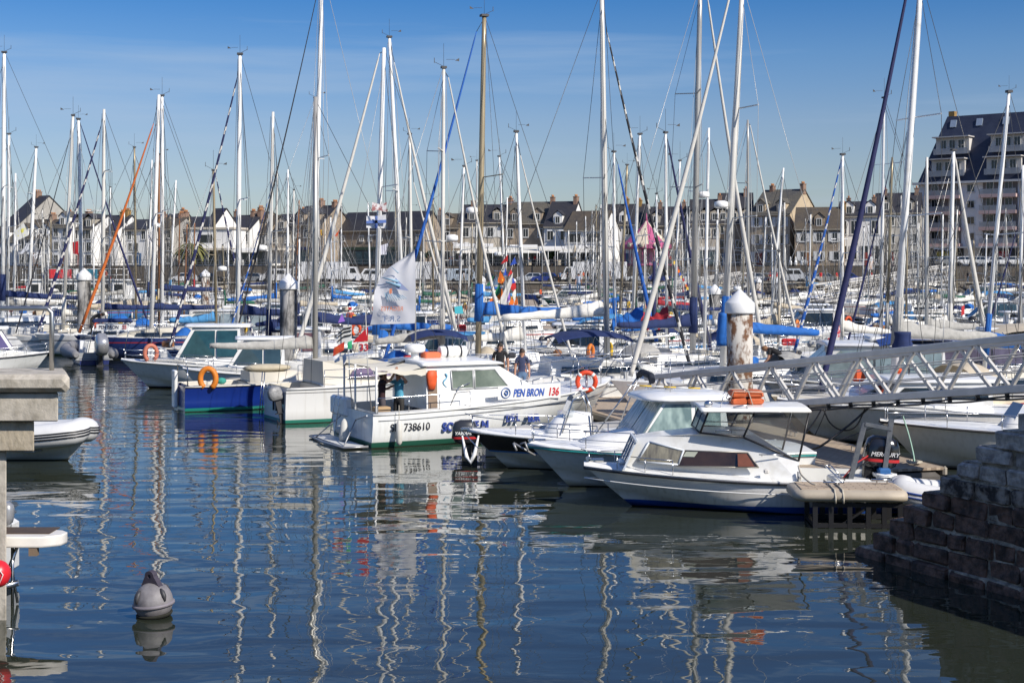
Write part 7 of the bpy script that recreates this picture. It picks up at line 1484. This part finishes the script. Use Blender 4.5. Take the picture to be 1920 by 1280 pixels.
# blue mast bag and loose covers
for u, v0, v1, Y, c, l, w_ in ((1355, 586, 648, 46.2, BLUE, 'bright blue bag wrapped round the mast base left of the rusty pile', .17), (1692, 622, 668, 41, NAVY, 'dark crumpled boot round the foot of the thickest mast', .26), (1226, 490, 600, 58, STAYC['navy'], 'slim navy rolled sail below the carousel', .07)):
    p = P(u, v1, Y); h = (v1 - v0) / S(Y); m = MB(); r_ = random.Random(u); N = 9
    m.loft([[Vector((math.cos(a) * w_ * (1 + r_.uniform(-.16, .16)) * (1.25 - .4 * i / N), math.sin(a) * w_, h * i / N)) for a in [2 * math.pi * k / 10 for k in range(10)]] for i in range(N + 1)], True, True, True); tag(m.build('mast_bag', c, None, p), l, 'cover')
for (u0, v0), (u1, v1), Y, c, l in (((1148, 596), (1205, 592), 57, BLUE, 'blue tarpaulin slung between booms before the carousel'), ((1212, 596), (1252, 590), 56, COVS['red'], 'rust red furled sail heap right of the blue tarpaulin')):
    b = P((u0 + u1) / 2, v0, Y); W = (u1 - u0) / S(Y); m = MB(); r_ = random.Random(u0)
    m.grid(lambda a, q: Vector(((a - .5) * W, (q - .5) * .9, (.55 * (a ** 1.5)) - .9 * abs(q - .5) * (1.2 - .3 * math.sin(a * 7)) + .05 * math.sin(a * 21 + q * 9))), 16, 8); tag(m.build('tarpaulin', c, None, b), l, 'cover')

# ------------------------------------------------------------------ people
SK = {}
SKINM = mat((.42, .22, .14), .6, 0, .1, 3); HAIRM = mat((.02, .012, .008), .7)
def person(loc, rz, label, top, legs, pose='stand', h=1.75, hair=HAIRM, female=False, detail=False, bare=False, group=None, glasses=False):
    key = (pose, female, detail)
    if key not in SK:
        s_ = .92 if female else 1
        J = dict(pel=(0, 0, .95), wai=(0, 0, 1.10), che=(0, 0, 1.32), nb=(0, 0, 1.45), nk=(0, .01, 1.52), hd=(0, .025, 1.61), ht=(0, .01, 1.70),
                 sl=(-.18 * s_, 0, 1.42), el=(-.24 * s_, -.02, 1.13), wl=(-.25 * s_, .07, .89), hl=(-.25 * s_, .1, .81), sr=(.18 * s_, 0, 1.42), er=(.24 * s_, -.02, 1.13), wr=(.25 * s_, .07, .89), hr=(.25 * s_, .1, .81),
                 pl=(-.09, 0, .90), kl=(-.10, .02, .50), al=(-.10, -.01, .09), tl=(-.12, .17, .035), pr=(.09, 0, .90), kr=(.10, .02, .50), ar=(.10, -.01, .09), tr=(.12, .17, .035))
        if pose == 'walk': J.update(kl=(-.1, .2, .52), al=(-.1, .22, .1), tl=(-.1, .4, .06), kr=(.1, -.02, .48), ar=(.1, -.28, .13), tr=(.1, -.14, .035), wl=(-.25, -.1, .9), hl=(-.25, -.12, .82), wr=(.25, .22, .92), hr=(.25, .27, .85))
        if pose == 'up': J.update(el=(-.36, .14, 1.46), wl=(-.27, .30, 1.66), hl=(-.24, .34, 1.73), er=(.36, .16, 1.47), wr=(.24, .32, 1.67), hr=(.2, .35, 1.74))
        if pose == 'upr': J.update(er=(.42, .14, 1.52), wr=(.5, .25, 1.74), hr=(.52, .28, 1.82), el=(-.28, .18, 1.2), wl=(-.22, .38, 1.3), hl=(-.2, .46, 1.34))
        if pose == 'bend': J.update(che=(0, .32, 1.12), wai=(0, .12, 1.06), nb=(0, .42, 1.15), nk=(0, .47, 1.17), hd=(0, .56, 1.16), ht=(0, .63, 1.13), sl=(-.18, .38, 1.12), sr=(.18, .38, 1.12), el=(-.24, .42, .85), er=(.24, .42, .85), wl=(-.2, .58, .7), wr=(.2, .58, .7), hl=(-.19, .64, .64), hr=(.19, .64, .64))
        Rd = dict(pel=(.16, .12), wai=(.135 * s_, .10), che=(.165 * s_, .12), nb=(.075, .065), nk=(.052, .055), hd=(.082, .095), ht=(.062, .07), sl=(.066, .062), el=(.045, .045), wl=(.029, .03), hl=(.034, .022), pl=(.10, .10), kl=(.064, .064), al=(.042, .045), tl=(.04, .03))
        for a in 'sewh': Rd[a + 'r'] = Rd[a + 'l']
        for a in 'pkat': Rd[a + 'r'] = Rd[a + 'l']
        E = [('pel', 'wai'), ('wai', 'che'), ('che', 'nb'), ('nb', 'nk'), ('nk', 'hd'), ('hd', 'ht'), ('nb', 'sl'), ('sl', 'el'), ('el', 'wl'), ('wl', 'hl'), ('nb', 'sr'), ('sr', 'er'), ('er', 'wr'), ('wr', 'hr'), ('pel', 'pl'), ('pl', 'kl'), ('kl', 'al'), ('al', 'tl'), ('pel', 'pr'), ('pr', 'kr'), ('kr', 'ar'), ('ar', 'tr')]
        if detail:
            for sd in 'lr':
                wv, hv = Vector(J['w' + sd]), Vector(J['h' + sd]); d = (hv - wv).normalized(); sx = Vector((0, 1, 0)) if abs(d.y) < .7 else Vector((0, 0, 1)); sx = (sx - d * sx.dot(d)).normalized(); pn = d.cross(sx)
                for k, (o, l) in enumerate(((-.030, .075), (-.010, .09), (.010, .085), (.029, .068))):
                    a = hv + sx * o; b_ = a + d * l * .55 + pn * .008; c_ = b_ + d * l * .4 + pn * .02
                    for nm, q in (('f', a), ('g', b_), ('i', c_)): J[f'{nm}{k}{sd}'] = tuple(q); Rd[f'{nm}{k}{sd}'] = (.011, .011) if nm == 'f' else (.009, .009)
                    E += [('h' + sd, f'f{k}{sd}'), (f'f{k}{sd}', f'g{k}{sd}'), (f'g{k}{sd}', f'i{k}{sd}')]
                a = wv + (hv - wv) * .5 - sx * .035; b_ = a + d * .045 - sx * .03; J['t1' + sd] = tuple(a); J['t2' + sd] = tuple(b_); Rd['t1' + sd] = (.014, .014); Rd['t2' + sd] = (.011, .011); E += [('w' + sd, 't1' + sd), ('t1' + sd, 't2' + sd)]
        names = list(J); me = bpy.data.meshes.new('p'); me.from_pydata([J[n] for n in names], [(names.index(a), names.index(b_)) for a, b_ in E], []); o = bpy.data.objects.new('p', me); COL.objects.link(o)
        md = o.modifiers.new('s', 'SKIN'); md.use_smooth_shade = True
        for i, n in enumerate(names): me.skin_vertices[0].data[i].radius = Rd[n]
        me.skin_vertices[0].data[0].use_root = True
        o.modifiers.new('u', 'SUBSURF').levels = 2 if detail else 1
        bpy.context.view_layer.update(); ev = o.evaluated_get(bpy.context.evaluated_depsgraph_get()); nm = bpy.data.meshes.new_from_object(ev); bpy.data.objects.remove(o)
        segs = [(Vector(J[a]), Vector(J[b_]), a, b_) for a, b_ in E]; reg = []
        for p in nm.polygons:
            c = p.center; bd, bk = 9, None
            for A_, B_, a, b_ in segs:
                ab = B_ - A_; q = max(0, min(1, (c - A_).dot(ab) / max(1e-9, ab.length_squared))); dd = (c - A_ - ab * q).length
                if dd < bd: bd, bk, bq = dd, (a, b_), q
            a, b_ = bk
            if b_ in ('hd', 'ht') or (b_ == 'nk') or b_[0] in 'fgi' and b_[1:2].isdigit() or b_[0] == 't' and b_[1:2].isdigit() or b_[0] == 'h': r = 0
            elif b_ in ('wl', 'wr'): r = 0
            elif b_ in ('el', 'er'): r = 1 if bq < .55 else 0
            elif a in ('pel', 'pl', 'pr', 'kl', 'kr'): r = 2 if c.z < .98 or b_[0] in 'ka' else 1
            elif a in ('al', 'ar'): r = 3
            else: r = 1 if c.z > 1.0 or pose == 'bend' else 2
            reg.append(r)
        SK[key] = (nm, reg, J)
    nm, reg, J = SK[key]; me = nm.copy(); me.materials.clear()
    for q in (SKINM, top, SKINM if bare == 'legs' else legs, DARK): me.materials.append(q)
    rg = [2 if (r == 2) else (r if not (r == 1 and bare == 'top') else 0) for r in reg]; me.polygons.foreach_set('material_index', rg); me.polygons.foreach_set('use_smooth', [True] * len(rg))
    o = bpy.data.objects.new('person', me); COL.objects.link(o); o.location = loc; o.rotation_euler.z = rz; k = h / 1.75; o.scale = (k, k, k); tag(o, label, 'person', group)
    hc = Vector(J['hd']); m = MB(); fw = Vector((0, 1, 0))
    if pose == 'bend': m.ell(hc + Vector((0, .02, .03)), (.10, .11, .09), 12, 8)
    else:
        m.ell(hc + Vector((0, -.022, .035)), (.088, .098, .098), 14, 8)
        if female: m.ell(hc + Vector((0, -.05, -.07)), (.092, .055, .13), 12, 8)
    m.build('hair', hair, o)
    if detail and pose != 'bend':
        m = MB(); f_ = hc + Vector((0, .088, -.01)); m.tube([f_ + Vector((0, -.015, .03)), f_ + Vector((0, .02, -.015)), f_ + Vector((0, .0, -.025))], [.008, .014, .01], 6); m.build('nose', SKINM, o)
        m = MB()
        for a in (-1, 1): m.ell(f_ + Vector((a * .034, -.006, .022)), (.016 if not glasses else .03, .012, .009 if not glasses else .02), 8, 6)
        if glasses: m.tube([f_ + Vector((-.07, -.04, .025)), f_ + Vector((-.03, .004, .03)), f_ + Vector((.03, .004, .03)), f_ + Vector((.07, -.04, .025))], .006, 4)
        m.build('sunglasses' if glasses else 'eyes', BLACK, o); m = MB(); m.tube([f_ + Vector((-.026, -.012, -.055)), f_ + Vector((0, -.004, -.053)), f_ + Vector((.026, -.012, -.055))], .006, 5); m.build('mouth', mat((.3, .08, .06), .6), o)
        m = MB()
        for a in (-1, 1): m.ell(hc + Vector((a * .088, 0, 0)), (.012, .022, .032), 8, 6)
        m.build('ears', SKINM, o)
    return o
JEAN = mat((.10, .17, .28), .8, 0, .25, 6); BLKT = mat((.014, .013, .014), .85, 0, .2, 5); NVT = mat((.035, .045, .10), .85, 0, .2, 5); DKT = mat((.03, .028, .026), .8, 0, .3, 6)
def at_px(u, vf, Y): return P(u, vf, Y)
pz = lambda vh, h, Y: HC + (HV - vh) / S(Y) - h
person((P(938, 0, 44.2).x, 44.2, pz(641, 1.78, 44.2)), R(185 - 15), 'man in a black V-neck T-shirt standing behind the club launch', BLKT, DKT, 'stand', 1.78, detail=True)
person((P(979, 0, 43.4).x, 43.4, pz(651, 1.68, 43.4)), R(178), 'woman in navy T-shirt, jeans and sunglasses on the pontoon walkway', NVT, JEAN, 'stand', 1.66, detail=True, female=True, glasses=True, hair=mat((.04, .02, .012), .6))
fr_ = Fr(-.75, 42.05, R(26))
def onD(u, v, yl): q = fr_.side(u, v, yl); return Vector((fr_.X + q.x * fr_.c - yl * fr_.s, fr_.Y + q.x * fr_.s + yl * fr_.c, 0))
p = onD(748, 760, -.6); person((p.x, p.y, .30), R(150), 'man in a light blue T-shirt reaching up under the launch awning', mat((.09, .36, .52), .85, 0, .2, 4), DKT, 'up', 1.72, detail=True, hair=mat((.25, .14, .08), .7))
p = onD(716, 760, -.5); person((p.x, p.y, .28), R(-70), 'person in a dark maroon sweater reaching up at the launch stern', mat((.035, .012, .014), .85, 0, .3, 4), mat((.07, .06, .07), .8), 'upr', 1.74, detail=True)
person((P(1466, 0, 48).x, 48, pz(650, 1.25, 48)), R(70), 'brown haired person in black bending over a boat behind the gangway', BLKT, DKT, 'bend', 1.75, hair=mat((.22, .11, .05), .7))
person((P(172, 0, 75).x, 75, pz(588, 1.2, 75)), R(-80), 'person in a black top bending behind the PEN BRON 55 board'.replace('PEN BRON 55', 'lettered'), BLKT, DKT, 'bend', 1.72)
person((P(873, 0, 70).x, 70, pz(645, 1.6, 70)), R(160), 'fair haired person behind the liferaft canister on the launch', BEIGE, DKT, 'stand', 1.6, hair=mat((.35, .2, .08), .7)); 
person((P(858, 0, 112).x, 112, pz(527, 1.7, 112)), R(90), 'person in dark clothes leaning on a mast beside the pale pile', DKT, DKT, 'bend', 1.75); person((P(1085 - 0, 0, 118).x, 118, pz(512, 1.75, 118)), R(170), 'person in a pale jacket standing on a boat below the parasols', mat((.35, .4, .5), .8), JEAN, 'stand', 1.75)
REDT = mat((.55, .02, .03), .8); WHT = mat((.65, .65, .65), .8)
cols = [(1444, REDT, 'red polo and pale trousers, leftmost of the people in red'), (1456, REDT, 'red shirt, second of the people in red'), (1459.5, REDT, 'red shirt, standing just right of the second'), (1539, REDT, 'red T-shirt and beige trousers alone by the yellow bollard'), (1569, REDT, 'red T-shirt just left of the shuttered house mast'), (1634, REDT, 'red jacket below the information panel')]
for i, (u, c, l) in enumerate(cols): Y = 206 + (i % 3) * .8; person((P(u, 0, Y).x, Y, 2.4), R(180 + 40 * (i % 3)), 'distant person in ' + l, c, BEIGE, 'walk' if i % 2 else 'stand', 1.74)
for i, u in enumerate((1064, 1069, 1082, 1088, 1094, 1102, 1116, 1121, 1126, 1132, 1144, 1150, 500, 870, 760, 1520, 1526, 1395, 1403, 1786, 1815, 1050)):
    Y = 205.5 + (i % 5) * .9; c, n = [(BLKT, 'black'), (WHT, 'white'), (JEAN, 'blue'), (ORANGE, 'orange'), (GREY, 'grey')][(i * 7) % 5]; o = person((P(u, 0, Y).x, Y, 2.4), R(60 * i), None, c, (DKT, BEIGE, JEAN)[i % 3], 'walk' if i % 3 else 'stand', 1.68 + .02 * (i % 6), group='people strolling on the quay'); AUTO.append((o, 'distant person in ' + n + ' on the quay', u, Y))
for i, u in enumerate((975, 992, 1003, 1022, 1040, 845, 862, 470, 452, 1238, 1256)):
    Y = 218.6 + (i % 3) * .5; c, n = [(WHT, 'white'), (NVT, 'navy'), (REDT, 'red'), (BLKT, 'black')][i % 4]; o = person((P(u, 0, Y).x, Y, 4.9), R(75 * i), None, c, (DKT, JEAN)[i % 2], 'stand', 1.7, group='people on the café terraces'); AUTO.append((o, 'tiny person in ' + n + ' on the terrace', u, Y))

# ------------------------------------------------------------------ cars and vans on the quay
def car(u, Y, col, kind='car', rz=0, z=2.4, cn='white'):
    t = thing({'car': 'parked_car', 'van': 'parked_van', 'truck': 'box_truck'}[kind], (P(u, 0, Y).x, Y, z), rz, None, kind if kind != 'truck' else 'truck', 'vehicles parked along the quay')
    m = MB(); pm_ = mat(col, .25, .1, .05, 1, coat=.6)
    if kind == 'car': prof = [(-2.0, .3), (-2.05, .75), (-1.75, .95), (-1.35, 1.42), (.3, 1.46), (.95, .98), (1.85, .85), (2.05, .6), (2.05, .3)]; gl_ = [(-1.5, .98), (-1.2, 1.36), (-.35, 1.38), (-.35, .98)], [(-.25, .98), (-.25, 1.38), (.25, 1.38), (.78, .98)]; w_ = .86
    elif kind == 'van': prof = [(-2.4, .35), (-2.4, 2.0), (-2.2, 2.1), (1.2, 2.1), (1.75, 1.35), (2.4, 1.1), (2.5, .35)]; gl_ = [(.35, 1.3), (.35, 1.85), (1.1, 1.85), (1.45, 1.3)], [(-1.2, 1.3), (-1.2, 1.85), (.2, 1.85), (.2, 1.3)]; w_ = .95
    else: prof = [(-3.2, .6), (-3.2, 3.1), (1.1, 3.1), (1.1, 2.4), (2.2, 2.35), (2.6, 1.4), (2.9, 1.2), (2.9, .5)]; gl_ = ([(1.4, 1.45), (1.4, 2.15), (2.05, 2.15), (2.35, 1.45)],); w_ = 1.05
    cabin_solid(prof, lambda x, zz: w_ - (.14 * max(0, zz - .95) if kind == 'car' else 0)).build('body', pm_, t)
    for s_ in (-1, 1):
        for g in gl_: m = MB(); side_poly(m, g, lambda x, zz: w_ - (.14 * max(0, zz - .95) if kind == 'car' else 0), s_); m.build('window', DGLASS, t)
    x1 = {'car': 1.3, 'van': 1.6, 'truck': 2.0}[kind]; x0 = {'car': -1.3, 'van': -1.5, 'truck': -2.1}[kind]
    for xx in (x0, x1):
        for s_ in (-1, 1): m = MB(); m.lathe([(.15, -.1), (.31, -.1), (.33, -.05), (.33, .05), (.31, .1), (.15, .1)], (xx, s_ * (w_ - .08), .33), 14, True, Matrix.Rotation(R(90), 3, 'X')); m.build('wheel', BLACK, t)
    for s_ in (-1, 1): m = MB(); m.box((prof[-1][0] - .02, s_ * w_ * .7, .72), (.1, .25, .14)); m.build('headlight', W_, t)
    AUTO.append((t, cn + ' ' + {'car': 'car', 'van': 'van', 'truck': 'box lorry'}[kind] + ' parked on the quay', u, Y)); return t
cc = {'white': (.7, .7, .7), 'silver': (.45, .47, .49), 'dark blue': (.02, .04, .2), 'black': (.02, .02, .022), 'red': (.5, .02, .02), 'grey': (.2, .21, .22), 'pale blue': (.4, .46, .52)}
for u, k, c in ((870, 'van', 'pale blue'), (800, 'truck', 'white'), (838, 'van', 'white'), (905, 'car', 'black'), (995, 'car', 'silver'), (1022, 'car', 'dark blue'), (1054, 'car', 'black'), (1088, 'truck', 'white'), (1134, 'truck', 'white'), (1198, 'car', 'silver'), (1240, 'car', 'dark blue'), (1296, 'car', 'white'), (1352, 'car', 'grey'), (1410, 'car', 'silver'), (1464, 'car', 'red'), (1482, 'van', 'silver'), (1513, 'car', 'silver'), (1548, 'car', 'grey'), (1592, 'car', 'dark blue'), (640, 'truck', 'white'), (700, 'van', 'white'), (580, 'truck', 'white'), (545, 'car', 'white'), (520, 'van', 'white'), (470, 'car', 'grey'), (345, 'car', 'white'), (395, 'car', 'black'), (740, 'car', 'black'), (770, 'van', 'grey'), (1700, 'car', 'white'), (1756, 'car', 'silver'), (1880, 'car', 'black')):
    car(u, rnd.uniform(210, 212.5), cc[c], k, rnd.choice([0, math.pi]), 2.4, c)
for u, c in ((1838, 'silver'), (1870, 'white'), (1905, 'white'), (1810, 'white'), (1780, 'grey')): car(u, 219.5, cc[c], 'car', 0, 4.9, c)
finish_labels()
